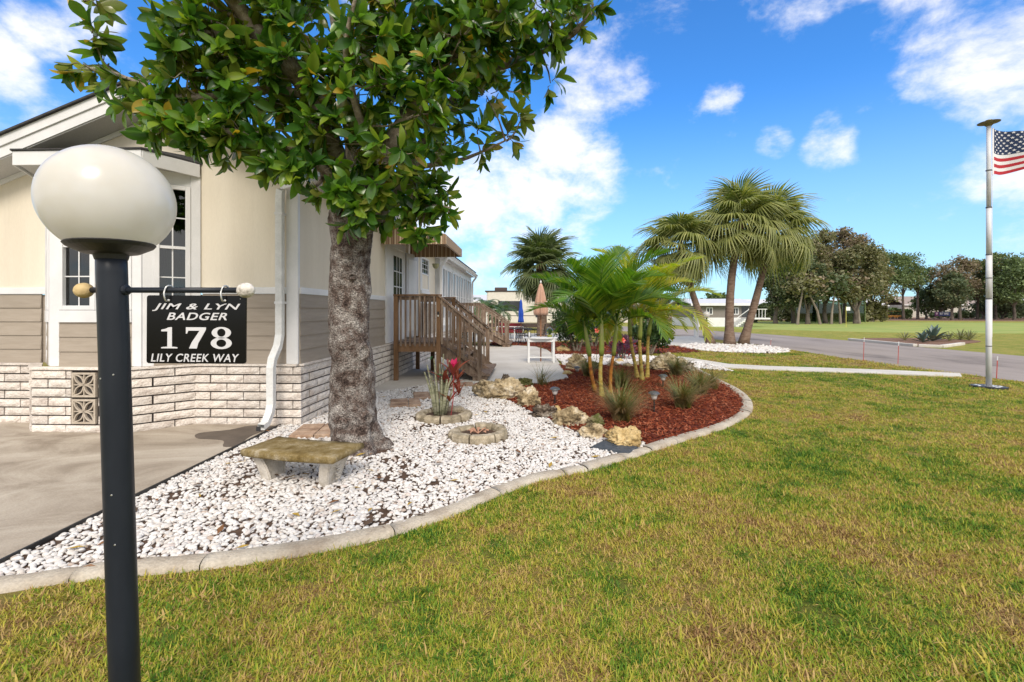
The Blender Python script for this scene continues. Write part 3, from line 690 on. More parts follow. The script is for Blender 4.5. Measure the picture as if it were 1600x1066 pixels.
def brick_wall(p0, p1, par, holes=(), z0=0.0, rows=7, pitch=.112, bl=.44, count=True):
    """p0->p1 with the outside on the right-hand side when walking; bricks face outwards"""
    p0 = Vector((p0[0], p0[1], 0)); p1 = Vector((p1[0], p1[1], 0)); d = p1 - p0; L_ = d.length; d.normalize()
    ang = math.atan2(d.y, d.x); nrm = Vector((d.y, -d.x, 0))
    for r in range(rows):
        s = -(bl / 2 if (r + 0) % 2 else 0) + .0; z = z0 + pitch * (r + .5)
        while s < L_ - .02:
            a = max(s, 0) + .006; b = min(s + bl, L_) - .006; s += bl
            if b - a < .035: continue
            segs = [(a, b)]
            for (h0, h1, hz0, hz1) in holes:
                if hz0 < z < hz1:
                    ns = []
                    for (a_, b_) in segs:
                        if b_ < h0 or a_ > h1: ns.append((a_, b_)); continue
                        if a_ < h0 - .04: ns.append((a_, h0 - .006))
                        if b_ > h1 + .04: ns.append((h1 + .006, b_))
                    segs = ns
            for a_, b_ in segs:
                ln = round((b_ - a_) / .02) * .02 if (b_ - a_) < bl - .03 else bl - .012
                ln = min(ln, b_ - a_ + .004)
                me = brick_mesh(ln); o = p0 + d * a_ + nrm * (.05 + random.uniform(-.003, .004)); o.z = z
                Mx = Matrix.Translation(o) @ Matrix.Rotation(ang, 4, 'Z')
                if nb[0] < 297: link('brick', me, par, Mx); nb[0] += 1
                else: extra.append((me, Mx))
sk_o = MB()
# dark mortar core right behind the brick faces (set 22 mm back)
def core(mbx, p0, p1, z1, off=.022, th=.05):
    p0 = Vector((p0[0], p0[1], 0)); p1 = Vector((p1[0], p1[1], 0)); d = (p1 - p0).normalized(); nrm = Vector((d.y, -d.x, 0))
    a = p0 + nrm * off; b = p1 + nrm * off; c = p1 - nrm * th; e = p0 - nrm * th
    mbx.prism([(e.x, e.y), (a.x, a.y), (b.x, b.y), (c.x, c.y)], -.05, z1)
runs = [((-WID - .05, 0), BAY[3]), (BAY[3], BAY[2]), (BAY[2], BAY[1]), (BAY[1], BAY[0]), (BAY[0], (0, 0)), ((0, 0), (0, LEN))]
mbk = MB()
for a, b in runs: core(mbk, a, b, SK - .002)
skirt_o = mbk.build('brick_skirt', M['mortar'], H)
BW = Vector(BAY[2]).to_3d() if False else None
bayL = .0
# the breeze blocks sit in the bay front
bx0, bx1 = (-3.10 + .53), (-3.10 + .53 + .31)
for k, (a, b) in enumerate(runs):
    holes = [(.52, .85, .112, SK - .02)] if k == 2 else ()
    brick_wall(a, (.049, 0) if k == 4 else b, skirt_o, holes)
parts_ = [join_copies(np.array([v.co[:] for v in me.vertices]), np.zeros((0, 4), int), [np.array(Mx)]) for me, Mx in extra[:0]]
if extra:
    mb = MB()
    for me, Mx in extra: mb.add([Mx @ v.co for v in me.vertices], [tuple(p.vertices) for p in me.polygons])
    o = mb.build('brick', M['brick'], skirt_o); o['kind'] = 'stuff'
print('bricks', nb[0], len(extra))
# pale ledge on top of the brick
def ledge(a, b, z0, z1, out, mat, name, par=H, back=.0):
    p0 = Vector((a[0], a[1], 0)); p1 = Vector((b[0], b[1], 0)); d = (p1 - p0).normalized(); nrm = Vector((d.y, -d.x, 0))
    q = [p0 + nrm * out, p1 + nrm * out, p1 - nrm * back, p0 - nrm * back]
    mb = MB(); mb.prism([(v.x, v.y) for v in q], z0, z1); return mb.build(name, mat, par, bevel=.004)
for a, b in runs: ledge(a, b, SK, SK + .028, .066, M['brick'], 'ledge', back=.06)
# breeze blocks: square frame, diagonal petals, dark behind
def breeze(x, z, s=.30):
    o = MB(); y0, y1 = -.45 - .052, -.45 - .0
    t = .022
    o.box(x, x + s, y0, y1, z, z + t); o.box(x, x + s, y0, y1, z + s - t, z + s); o.box(x, x + t, y0, y1, z + t, z + s - t); o.box(x + s - t, x + s, y0, y1, z + t, z + s - t)
    fr = o.build('breeze_block', M['block'], H)
    cx, cz = x + s / 2, z + s / 2
    # a ring of lens-shaped openings: built as ribs along the lens outlines
    ins = s - 2 * t
    for k in range(4):
        a = PI / 4 + k * PI / 2; c = Vector((math.cos(a), 0, math.sin(a))); n_ = Vector((-c.z, 0, c.x)); ln = ins * .70
        mb = MB()
        for sgn in (-1, 1):
            prev = None
            for i in range(9):
                u = i / 8; p = Vector((cx, (y0 + y1) / 2, cz)) + c * ln * u + n_ * sgn * ins * .15 * math.sin(PI * u)
                if prev is not None: mb.beam(prev, p, .014, .045, up=(0, 1, 0))
                prev = p
        mb.build('petal_rib', M['block'], fr)
    MB().box(x + .01, x + s - .01, y1 + .001, y1 + .012, z + .01, z + s - .01).build('backing', M['dark_in'], fr)
    # straight ribs to side middles
    mb = MB()
    for k in range(4):
        a = k * PI / 2; c = Vector((math.cos(a), 0, math.sin(a))); q = Vector((cx, (y0 + y1) / 2, cz)); mb.beam(q + c * ins * .0, q + c * ins * .5, .012, .04, up=(0, 1, 0))
    mb.build('cross_rib', M['block'], fr)
M['block'] = stone('breeze_block_concrete', [(.40, .34, .27), (.54, .48, .40)], scale=12, rough=.9, bump=.4, bscale=70)
breeze(-2.575, .452); breeze(-2.575, .125)

# walls above the skirt
UP = [(-1.34, .0), (-1.80, -.36), (-2.98, -.36), (-3.44, .0)]
def gable_z(lx): return 4.36 - .39 * abs(lx + 1.95)
core_w = MB()
core_w.box(-WID, 0, .12, LEN, SK + .03, 1.72, 0)
core_w.build('lower_wall', M['taupe'], H)
BANDZ0, BANDZ1 = 1.735, 1.82
g = MB()
# front gable wall (cream) with the bay opening left closed behind
pts = [(-WID, BANDZ1), (0, BANDZ1), (0, gable_z(0) - .10), (-1.95, gable_z(-1.95) - .10), (-WID, gable_z(-WID) - .10)]
vs = [(x, .02, z) for x, z in pts] + [(x, .12, z) for x, z in pts]; n = 5
g.add(vs, [tuple(range(n)), tuple(range(n, 2 * n))[::-1]] + [(i, n + i, n + (i + 1) % n, (i + 1) % n) for i in range(n)])
g.box(-.10, 0, .12, 8.75, BANDZ1, 3.42); 
g.build('cream_wall', M['cream'], H)
mb = MB()
# faint board grooves are raised battens lines: panel seams
def band(a, b, out=.03):
    return ledge(a, b, BANDZ0, BANDZ1, out, M['white'], 'trim_band', back=-.0)
band((-WID, .02), (-3.44, .02)); band((-1.30, .02), (0, .02)); band((0, 0), (0, 3.55)); band((0, 5.65), (0, 8.7))
# siding planks: individual lapped boards, 5 courses
def plank_run(a, b, par, z0=.815, n=5, exp=.184):
    p0 = Vector((a[0], a[1], 0)); p1 = Vector((b[0], b[1], 0)); d = p1 - p0; L_ = d.length; d.normalize(); ang = math.atan2(d.y, d.x)
    for k in range(n):
        mb = MB(); z = z0 + exp * k; t = min(z + exp + .008, BANDZ0 - .001)
        # local x along, outward = -y
        vs = [(0, -.026, z), (L_, -.026, z), (L_, -.012, t), (0, -.012, t), (0, 0, z), (L_, 0, z), (L_, 0, t), (0, 0, t)]
        mb.add(vs, [(0, 1, 2, 3), (5, 4, 7, 6), (1, 0, 4, 5), (3, 2, 6, 7), (0, 3, 7, 4), (2, 1, 5, 6)])
        o = mb.build('plank', M['taupe'], par); o.matrix_local = Matrix.Translation(p0) @ Matrix.Rotation(ang, 4, 'Z')
sid = MB().box(-WID + .1, -.05, .03, .11, SK + .03, BANDZ0 - .01).build('siding', M['taupe'], H)
plank_run((-WID, .02), (-3.52, .02), sid); plank_run((-1.30, .02), (-.12, .02), sid)
plank_run((.0, .0), (.0, 3.55), sid); plank_run((0, 5.0), (0, 8.7), sid)
# corner board
MB().box(-.15, .004, -.036, .02, SK + .03, 3.30).build('corner_board', M['white'], H, bevel=.003)
# bay walls
bayw = MB(); inset = [(-1.34, .02), (-1.80, -.36), (-2.98, -.36), (-3.44, .02)]
def wall_piece(a, b, z0, z1, out, mat, name, back=.06): return ledge(a, b, z0, z1, out, mat, name, back=back)
# lower bay: white corner boards and taupe planks between
def seg(a, b, u0, u1):
    p0 = Vector(a); p1 = Vector(b); return tuple(p0.lerp(p1, u0)), tuple(p0.lerp(p1, u1))
RS = ((-1.80, -.36), (-1.34, .02)); FS = ((-2.98, -.36), (-1.80, -.36)); LS = ((-3.44, .02), (-2.98, -.36))
WZ0, WZ1 = 1.52, 3.13
for sname, sg in (('f', FS), ('r', RS), ('l', LS)):
    L_ = (Vector(sg[1]) - Vector(sg[0])).length
    cb = .11 / L_ if sname != 'f' else .12 / L_
    # apron under window: planks
    a, b = seg(*sg, cb, 1 - cb)
    plank_run(a, b, sid, z0=.815, n=3, exp=.184) if True else None
    wall_piece(a, b, SK + .03, WZ0 - .06, -.001, M['taupe'], 'bay_apron')
    # corner boards full height
    for u0, u1 in ((0, cb), (1 - cb, 1)):
        a, b = seg(*sg, u0, u1); wall_piece(a, b, SK + .03, 3.30, .024, M['white'], 'corner_board')
    a, b = seg(*sg, cb, 1 - cb)
    wall_piece(a, b, WZ0 - .155, WZ0 - .005, .040, M['white'], 'window_sill')
    wall_piece(a, b, WZ1 + .005, 3.30, .016, M['white'], 'frieze')

def window(par, a, b, z0, z1, cols=2, rows_up=2, rows_dn=2, proud=.016, curtain=False, fr=.055, dark=True, sashes=2, name='window'):
    """double-hung window in the wall from a to b (outside on the right-hand side)"""
    p0 = Vector((a[0], a[1], 0)); p1 = Vector((b[0], b[1], 0)); d = p1 - p0; W = d.length; d.normalize(); ang = math.atan2(d.y, d.x)
    Mx = Matrix.Translation(p0) @ Matrix.Rotation(ang, 4, 'Z')
    mb = MB(); y0, y1 = -proud - .02, .03
    mb.box(0, fr, y0, y1, z0, z1); mb.box(W - fr, W, y0, y1, z0, z1); mb.box(fr, W - fr, y0, y1, z0, z0 + fr); mb.box(fr, W - fr, y0, y1, z1 - fr, z1)
    o = mb.build(name, M['white'], par, bevel=.004); o.matrix_local = Mx
    zm = z0 + (z1 - z0) * (.5 if sashes == 2 else 1.0)
    spans = [(z0 + fr, zm - .018, rows_dn, .010), (zm + .018, z1 - fr, rows_up, -.006)] if sashes == 2 else [(z0 + fr, z1 - fr, rows_up, 0)]
    if sashes == 2: MB().box(fr, W - fr, -proud - .008, .02, zm - .018, zm + .018).build('meeting_rail', M['white'], o)
    for (a0, a1, rows, dy) in spans:
        MB().box(fr, W - fr, dy, dy + .004, a0, a1).build('pane', M['glass'], o)
        for i in range(1, cols):
            x = fr + (W - 2 * fr) * i / cols; MB().box(x - .007, x + .007, dy - .006, dy - .001, a0, a1).build('muntin', M['white'], o)
        for i in range(1, rows):
            z = a0 + (a1 - a0) * i / rows; MB().box(fr, W - fr, dy - .0072, dy - .0012, z - .007, z + .007).build('muntin', M['white'], o)
    if curtain:
        mb = MB(); nx = 24; yb = .07
        for i in range(nx + 1):
            x = fr + (W - 2 * fr) * i / nx; y = yb + .012 * math.sin(i * 1.9)
            mb.v += [(x, y, z0 + .02), (x, y, zm)]
        for i in range(nx): mb.f.append((2 * i, 2 * i + 2, 2 * i + 3, 2 * i + 1)); mb.mi.append(0)
        mb.build('curtain', M['curtain'], o)
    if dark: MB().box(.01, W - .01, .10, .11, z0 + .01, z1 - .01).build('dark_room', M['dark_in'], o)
    return o
L_ = 1.18; a, b = seg(*FS, .12 / L_, 1 - .12 / L_)
mid = tuple(Vector(a).lerp(Vector(b), .5)); window(H, a, tuple(Vector(a).lerp(Vector(b), .49)), WZ0, WZ1, rows_up=3, rows_dn=2); window(H, tuple(Vector(a).lerp(Vector(b), .51)), b, WZ0, WZ1, rows_up=3, rows_dn=2)
MB().box(0, .0235, 0, .04, WZ0, WZ1).build('mullion', M['white'], H, loc=(mid[0] - .0118, mid[1] - .045, 0))
L_ = .597; a, b = seg(*RS, .11 / L_, 1 - .11 / L_); window(H, a, b, WZ0, WZ1, rows_up=2, rows_dn=2, curtain=True)
a, b = seg(*LS, .11 / L_, 1 - .11 / L_); window(H, a, b, WZ0, WZ1, rows_up=2, rows_dn=2)
# bay canopy: fascia, soffit, shingled top
OV = [(-1.33, -.012), (-1.62, -.58), (-3.22, -.58), (-3.58, -.012)]
mb = MB(); mb.prism([(-3.575, .018), (-3.21, -.57), (-1.63, -.57), (-1.335, .018)], 3.303, 3.318); mb.build('bay_soffit', M['soffit'], H)
for a, b in ((OV[3], OV[2]), (OV[2], OV[1]), (OV[1], OV[0])):
    ledge(a, b, 3.27, 3.44, .012, M['white'], 'bay_fascia', back=.006)
mb = MB(); o1 = [(-3.60, .015), (-3.235, -.61), (-1.605, -.61), (-1.31, .015)]; o2 = [(-3.45, .018), (-3.15, -.2), (-1.72, -.2), (-1.46, .018)]
vs = [(x, y, 3.446) for x, y in o1] + [(x, y, 3.464) for x, y in o1] + [(x, y, 3.56) for x, y in o2]
mb.add(vs, [(3, 2, 1, 0), (0, 1, 5, 4), (1, 2, 6, 5), (2, 3, 7, 6), (3, 0, 4, 7), (4, 5, 9, 8), (5, 6, 10, 9), (6, 7, 11, 10), (7, 4, 8, 11), (8, 9, 10, 11)])
mb.build('bay_roof', M['shingle'], H)

# main roof with soffits and two-step rakes
mb = MB(); FO = -.36; RO = .33
def slab_roof(mbx, x0, x1, y0, y1, up, th):
    z0 = gable_z(x0) + up; z1 = gable_z(x1) + up
    mbx.add([(x0, y0, z0), (x1, y0, z1), (x1, y1, z1), (x0, y1, z0), (x0, y0, z0 + th), (x1, y0, z1 + th), (x1, y1, z1 + th), (x0, y1, z0 + th)], [(0, 3, 2, 1), (4, 5, 6, 7), (0, 1, 5, 4), (1, 2, 6, 5), (2, 3, 7, 6), (3, 0, 4, 7)])
slab_roof(mb, -1.95, RO + .03, FO - .035, LEN + .3, .025, .025); slab_roof(mb, -WID - RO - .33, -1.95, FO - .035, LEN + .3, .025, .025)
mb.build('roof', M['shingle'], H)
mb = MB(); slab_roof(mb, -1.95, RO, FO, LEN + .28, -.10, .122); slab_roof(mb, -WID - RO - .3, -1.95, FO, LEN + .28, -.10, .122); mb.build('roof_deck', M['white'], H)
mb = MB(); slab_roof(mb, -1.95, RO - .01, FO + .02, .015, -.235, .132); slab_roof(mb, -WID - RO - .29, -1.95, FO + .02, .015, -.235, .132); mb.build('rake_board', M['white'], H)
mb = MB(); slab_roof(mb, -1.95, RO - .02, FO + .035, .016, -.250, .012); slab_roof(mb, -WID - RO - .28, -1.95, FO + .035, .016, -.250, .012); mb.build('soffit', M['soffit'], H)
mb = MB(); slab_roof(mb, -1.95, 0, -.0, .018, -.32, .066); slab_roof(mb, -WID, -1.95, 0, .018, -.32, .066); mb.build('frieze_board', M['white'], H)
ez = gable_z(RO) - .235
mb = MB(); mb.box(.0, RO - .02, .03, LEN, ez - .004, ez + .008); mb.build('soffit', M['soffit'], H)
# gutter: K-shaped channel along the side eave
mb = MB(); gy0, gy1 = FO + .02, LEN + .25; gp = [(RO, ez + .13), (RO + .0, ez + .01), (RO + .07, ez + .01), (RO + .085, ez + .06), (RO + .12, ez + .125), (RO + .11, ez + .128), (RO + .075, ez + .065), (RO + .062, ez + .02), (RO + .008, ez + .02), (RO + .008, ez + .13)]
n = len(gp); mb.add([(x, gy0, z) for x, z in gp] + [(x, gy1, z) for x, z in gp], [tuple(range(n))[::-1], tuple(range(n, 2 * n))] + [(i, (i + 1) % n, n + (i + 1) % n, n + i) for i in range(n)])
mb.build('gutter', M['white'], H)
# near downspout: from the gutter back to the front wall, down, kick out over the drive
def rect_tube(pts, w, h, name, par, mat):
    mb = MB(); pts = [Vector(p) for p in pts]; k = len(pts); 
    for i, p in enumerate(pts):
        d = (pts[min(i + 1, k - 1)] - pts[max(i - 1, 0)]).normalized(); x = Vector((1, 0, 0)) if abs(d.x) < .8 else Vector((0, 0, 1)); x = (x - d * x.dot(d)).normalized(); y = d.cross(x)
        sx = w if abs(x.x) > .5 else w
        for a, b in ((-1, -1), (1, -1), (1, 1), (-1, 1)): mb.v.append(tuple(p + x * a * w / 2 + y * b * h / 2))
    for i in range(k - 1):
        for j in range(4): a = i * 4 + j; b = i * 4 + (j + 1) % 4; mb.f.append((a, b, b + 4, a + 4)); mb.mi.append(0)
    return mb.build(name, mat, par, bevel=.006)
ds = rect_tube([(.36, -.28, ez + .03), (.36, -.28, ez - .02), (.30, -.25, ez - .06), (-.12, -.115, ez - .12), (-.19, -.10, ez - .17), (-.20, -.10, ez - .26), (-.20, -.10, 1.30), (-.20, -.10, 1.20), (-.20, -.15, 1.05), (-.20, -.27, .90), (-.20, -.30, .80), (-.20, -.30, .34), (-.20, -.33, .24), (-.20, -.42, .13), (-.21, -.50, .105)], .09, .075, 'downspout', H, M['gutter'] if 'gutter' in M else stone('downspout_paint', [(.62, .63, .62), (.76, .77, .77)], scale=9, rough=.5, bump=.3, bscale=40, fine=.05))
MB().box(-.238, -.182, -.5525, -.5505, .07, .125).build('mouth', M['dark_in'], ds, rot=None)
for z in (1.6, 2.75): MB().box(-.252, -.148, -.142, -.036, z, z + .03).build('strap', M['white'], ds)
# ---- side: door, trims, window
mb = MB(); mb.box(.001, .035, 3.58, 4.0, .83, 3.0); mb.box(.001, .035, 3.58, 5.1, 2.93, 3.08); mb.box(.001, .03, 4.98, 5.06, .83, 2.93); mb.build('door_trim', M['white'], H)
dr = MB().box(.002, .02, 4.0, 4.98, .84, 2.93).build('door', M['white'], H)
MB().box(.021, .024, 4.15, 4.80, 1.72, 2.75).build('pane', plain('door_glass', (.02, .022, .025), rough=.08), dr)
for i in (1, 2): y = 4.15 + .65 * i / 3; MB().box(.025, .034, y - .012, y + .012, 1.72, 2.75).build('muntin', M['white'], dr)
for i in (1, 2): z = 1.72 + 1.03 * i / 3; MB().box(.0255, .036, 4.15, 4.80, z - .012, z + .012).build('muntin', M['white'], dr)
MB().lathe([(.0, 0), (.025, .005), (.03, .03), (.0, .05)], n=12, M=Matrix.Rotation(PI / 2, 4, 'Y')).build('handle', M['steel'], dr, loc=(.022, 4.90, 1.83))
sdoor = MB().box(0, .60, -.02, .02, 0, 2.05).build('storm_door', plain('storm_door', (.55, .55, .58), rough=.4), H, loc=(.04, 5.10, .88), rot=(0, 0, R(76)))
MB().box(.08, .52, -.027, -.0205, .15, 1.9).build('door_panel', M['white'], sdoor)
MB().box(.001, .04, 5.78, 5.86, 1.92, 2.08).build('porch_sensor', plain('dark_plastic', (.03, .03, .03)), H)
window(H, (0, 6.77), (0, 7.72), 2.10, 3.06, cols=3, rows_up=3, rows_dn=3, proud=.02)
MB().box(.001, .05, 6.72, 7.77, 2.02, 2.095).build('window_sill', M['white'], H)
MB().box(.001, .03, 6.66, 6.765, 2.10, 3.15).build('window_trim', M['white'], H)
# sun room with glazed front
mb = MB(); mb.box(-.05, .13, 8.9, LEN, SK + .03, 3.25); mb.build('sunroom_wall', M['white'], H)
for k, (y0, y1) in enumerate(((9.2, 9.75), (10.1, 10.9), (11.3, 12.0), (12.1, 12.8), (13.3, 14.0), (14.1, 14.8), (15.3, 16.0), (16.1, 16.8))):
    window(H, (.13, y0), (.13, y1), 1.2 if k > 1 else 1.0, 3.0, cols=1, rows_up=1, rows_dn=1, proud=.02, dark=False)
MB().box(.135, .137, 9.2, 16.8, 1.3, 2.95).build('blind', plain('sunroom_blind', (.25, .27, .3), rough=.3), H)
for y in (8.82, LEN - .05): rect_tube([(RO + .05, y, ez), (RO + .02, y, ez - .05), (.20, y, ez - .25), (.19, y, ez - .4), (.19, y, .3)], .09, .07, 'downspout', H, M['white'])
# ---- striped awning over the door
m, nt, N, L, bs = new_mat('striped_canvas'); tc = N.new('ShaderNodeTexCoord'); sp = N.new('ShaderNodeSeparateXYZ'); L.new(tc.outputs['Object'], sp.inputs[0])
ad = N.new('ShaderNodeMath'); ad.operation = 'ADD'; L.new(sp.outputs['X'], ad.inputs[0]); L.new(sp.outputs['Y'], ad.inputs[1])
ml = N.new('ShaderNodeMath'); ml.operation = 'MULTIPLY'; ml.inputs[1].default_value = 9.5; L.new(ad.outputs[0], ml.inputs[0])
fr_ = N.new('ShaderNodeMath'); fr_.operation = 'FRACT'; L.new(ml.outputs[0], fr_.inputs[0]); cr = N.new('ShaderNodeValToRGB'); cr.color_ramp.interpolation = 'CONSTANT'; L.new(fr_.outputs[0], cr.inputs[0])
el = cr.color_ramp.elements; el[0].position = 0; el[0].color = (.33, .21, .13, 1); el[1].position = .78; el[1].color = (.70, .58, .40, 1)
for p, c in ((.3, (.46, .33, .21)), (.4, (.26, .155, .10)), (.62, (.40, .27, .17))): e = el.new(p); e.color = rgb(c)
L.new(cr.outputs[0], bs.inputs['Base Color']); bs.inputs['Roughness'].default_value = .85; M['canvas'] = m
aw = thing('door_awning', 'brown and cream striped canvas awning over the side door', 'awning', hp(0, 3.3), R(-2.0))
P_ = 1.34; Wd = 2.2; zb = 2.87
side = [(.04, zb), (P_, zb), (P_, 3.06), (.78, 3.20), (.04, 3.42)]
for y in (0, Wd):
    mb = MB(); n = 5; mb.add([(x, y - .006, z) for x, z in side] + [(x, y + .006, z) for x, z in side], [tuple(range(n)), tuple(range(n, 2 * n))[::-1]] + [(i, n + i, n + (i + 1) % n, (i + 1) % n) for i in range(n)]); mb.build('side_panel', M['canvas'], aw)
for nm, (a, b) in (('valance', (1, 2)), ('top_panel', (2, 3)), ('top_panel', (3, 4))):
    (x0, z0), (x1, z1) = side[a], side[b]; d = Vector((x1 - x0, 0, z1 - z0)).normalized(); nn = Vector((-d.z, 0, d.x)) * -.012
    mb = MB(); mb.add([(x0, 0, z0), (x1, 0, z1), (x1, Wd, z1), (x0, Wd, z0), (x0 + nn.x, 0, z0 + nn.z), (x1 + nn.x, 0, z1 + nn.z), (x1 + nn.x, Wd, z1 + nn.z), (x0 + nn.x, Wd, z0 + nn.z)], [(0, 1, 2, 3), (7, 6, 5, 4), (0, 4, 5, 1), (1, 5, 6, 2), (2, 6, 7, 3), (3, 7, 4, 0)]); mb.build(nm, M['canvas'], aw)
fm = plain('awning_frame', (.62, .52, .40), rough=.5)
for i in range(1, 6): y = Wd * i / 6; MB().beam((.05, y, 3.36), (P_ - .03, y, 3.0), .02, .02).build('rafter', fm, aw)
for x in (.3, .7, 1.1): MB().beam((x, .02, 3.38 - .27 * x), (x, Wd - .02, 3.38 - .27 * x), .02, .02).build('purlin', fm, aw)
MB().beam((P_ - .02, .01, zb + .02), (P_ - .02, Wd - .01, zb + .02), .025, .025).build('front_bar', fm, aw)
hb = thing('hanging_planter', 'small pale hanging basket under the door awning', 'planter', hp(.75, 5.2, 2.55))
MB().lathe([(.03, 0), (.07, .04), (.09, .12), (.085, .12)], n=12).build('basket', plain('pale_basket', (.5, .5, .3)), hb); MB().tube([(0, 0, .12), (0, 0, .55)], .004, 5).build('cord', M['steel'], hb)

# ---- wooden landings with stairs
def landing(ly0, ly1, lx1, run, label, near=True):
    D = thing('wooden_landing', label, 'steps', hp(0, 0), R(-2.0), None)
    zt = .84; x0 = .16; rl = zt + 1.01; pw = .09
    W_, N_ = M['wood_old'], (M['wood_new'] if near else M['wood_old'])
    def post(x, y, z0, z1, m=N_, w=pw): return MB().box(x - w / 2, x + w / 2, y - w / 2, y + w / 2, z0, z1).build('post', m, D, bevel=.004)
    for x in (x0 + .02, lx1):
        for y in (ly0, ly1): post(x, y, .02, rl - .02)
    post((x0 + lx1) / 2, ly1 - .3, .02, zt - .1)
    # boards
    n = int((ly1 - ly0) / .145)
    for i in range(n): y = ly0 + .055 + i * (ly1 - ly0 - .1) / n; MB().box(x0 - .03, lx1 + .03, y, y + .13, zt - .035, zt).build('deck_board', M['wood_flat'], D)
    for y in (ly0 - .005, ly1 + .005): MB().box(x0 + .07, lx1 - .05, y - .02, y + .02, zt - .20, zt - .037).build('rim_joist', N_, D)
    MB().box(lx1 - .02, lx1 + .02, ly0 + .05, ly1 - .05, zt - .20, zt - .037).build('rim_joist', N_, D)
    # rails
    for y in (ly0, ly1):
        MB().box(x0 - .03, lx1 + .06, y - .06, y + .06, rl - .015, rl + .02).build('top_rail', N_, D, bevel=.004)
        MB().box(x0 + .07, lx1 - .05, y - .018, y + .018, rl - .10, rl - .02).build('rail', W_, D)
        k = 8 if near else 6
        for i in range(k): x = x0 + .13 + (lx1 - x0 - .22) * i / (k - 1); yy = y + (.034 if y > ly0 else -.034); MB().box(x - .018, x + .018, yy - .016, yy + .016, zt - .06 if y > ly0 else zt - .08, rl - .02).build('baluster', W_, D)
    # stairs go out along +x
    nst = 4; xe = lx1 + run; zbn = .05
    for i in range(nst):
        t = (i + 1) / (nst + 1); z = zt * (1 - t); x = lx1 + run * t * 1.0 - .08
        MB().box(x - .02, x + .26, ly0 + .06, ly1 - .06, z - .035, z).build('tread', M['wood_flat'], D, bevel=.004)
    for y in (ly0 + .03, ly1 - .03, (ly0 + ly1) / 2):
        MB().beam((lx1 + .02, y, zt - .16), (xe + .10, y, .06), .04, .22).build('stringer', W_, D)
    for y in (ly0 - .02, ly1 + .02):
        post(xe, y, .02, 1.06, W_); post(lx1 + .5 * run, y, .3, 1.45, N_ if y < ly1 else W_, .075)
        a = Vector((lx1, y, rl)); b = Vector((xe + .1, y, 1.03))
        MB().beam(a, b, .12, .035).build('stair_rail', W_, D); MB().beam(a - Vector((0, 0, .09)), b - Vector((0, 0, .09)), .035, .08).build('stair_rail', W_, D)
        a2 = Vector((lx1, y, zt + .10)); b2 = Vector((xe, y, .26)); MB().beam(a2, b2, .035, .08).build('stair_rail', W_, D)
        k = 8
        for i in range(k):
            t = (i + .7) / (k + .4); p = a.lerp(b, t); q = a2.lerp(b2, t); yy = y + (.034 if y > ly0 else -.034)
            MB().box(p.x - .018, p.x + .018, yy - .016, yy + .016, q.z - .08, p.z - .02).build('baluster', W_, D)
    MB().box(xe - .20, xe + .22, ly0 - .05, ly1 + .05, .13, .17).build('tread', M['wood_flat'], D, bevel=.004)
    MB().box(xe - .15, xe + .15, ly0 - .02, ly1 + .02, .02, .129).build('step_riser', W_, D)
    if near:
        f = MB().box(lx1 - .02, lx1 + .02, ly0 - .062, ly0 - .046, 1.42, 1.50).build('solar_post_light', plain('light_plastic', (.03, .03, .03)), D)
        MB().box(lx1 - .016, lx1 + .016, ly0 - .068, ly0 - .062, 1.39, 1.43).build('lens', plain('light_lens', (.6, .6, .55)), f)
    return D
landing(3.80, 5.72, 1.10, .88, 'brown wooden landing and stairs under the striped awning, nearest the magnolia')
landing(13.1, 15.0, .95, 1.15, 'weathered wooden landing and stairs at the far end of the house', near=False)
# ================================================================== LAMP POST AND SIGN
LX = -1.195
lp = thing('lamp_post', 'black lamp post with oval white globe in the left foreground', 'lamp post', (LX + .015, 1.40, 0)); lp.rotation_euler = (0, R(-1.8), 0)
mb = MB(); mb.tube([(0, 0, -.1), (0, 0, .5), (0, 0, 1.0), (0, 0, 1.62), (0, 0, 1.685)], .0385, 28); mb.build('post', M['post'], lp, smooth=True)
mb = MB(); mb.lathe([(.040, 1.66), (.044, 1.675), (.070, 1.680), (.104, 1.698), (.111, 1.707), (.107, 1.712), (.03, 1.712)], n=36); mb.build('globe_holder', plain('black_cast', (.02, .02, .022), rough=.45, bump=.1), lp, smooth=False)
m, nt, N, L, bs = new_mat('globe_acrylic')
bs.inputs['Base Color'].default_value = (.80, .785, .74, 1); bs.inputs['Roughness'].default_value = .22; bs.inputs['Subsurface Weight'].default_value = .5; bs.inputs['Subsurface Radius'].default_value = (.05, .045, .035); bs.inputs['Coat Weight'].default_value = .15
g = N.new('ShaderNodeNewGeometry'); nz = N.new('ShaderNodeTexNoise'); nz.inputs['Scale'].default_value = 9; nz.inputs['Detail'].default_value = 8; L.new(g.outputs['Position'], nz.inputs[0]); cr = N.new('ShaderNodeValToRGB'); L.new(nz.outputs['Fac'], cr.inputs[0])
cr.color_ramp.elements[0].position = .35; cr.color_ramp.elements[0].color = (.77, .745, .68, 1); cr.color_ramp.elements[1].position = .6; cr.color_ramp.elements[1].color = (.83, .82, .785, 1); L.new(cr.outputs[0], bs.inputs['Base Color'])
tr = N.new('ShaderNodeBsdfTranslucent'); tr.inputs[0].default_value = (.95, .92, .86, 1); ms = N.new('ShaderNodeMixShader'); ms.inputs[0].default_value = .35; L.new(bs.outputs[0], ms.inputs[1]); L.new(tr.outputs[0], ms.inputs[2]); L.new(ms.outputs[0], N['Material Output'].inputs['Surface'])
M['globe'] = m
bm = bmesh.new(); bmesh.ops.create_uvsphere(bm, u_segments=64, v_segments=40, radius=.167); me = bpy.data.meshes.new('globe'); bm.to_mesh(me); bm.free(); me.materials.append(m); me.polygons.foreach_set('use_smooth', [True] * len(me.polygons))
gl = link('globe', me, lp); gl.location = (0, 0, 1.838)
za = 1.566
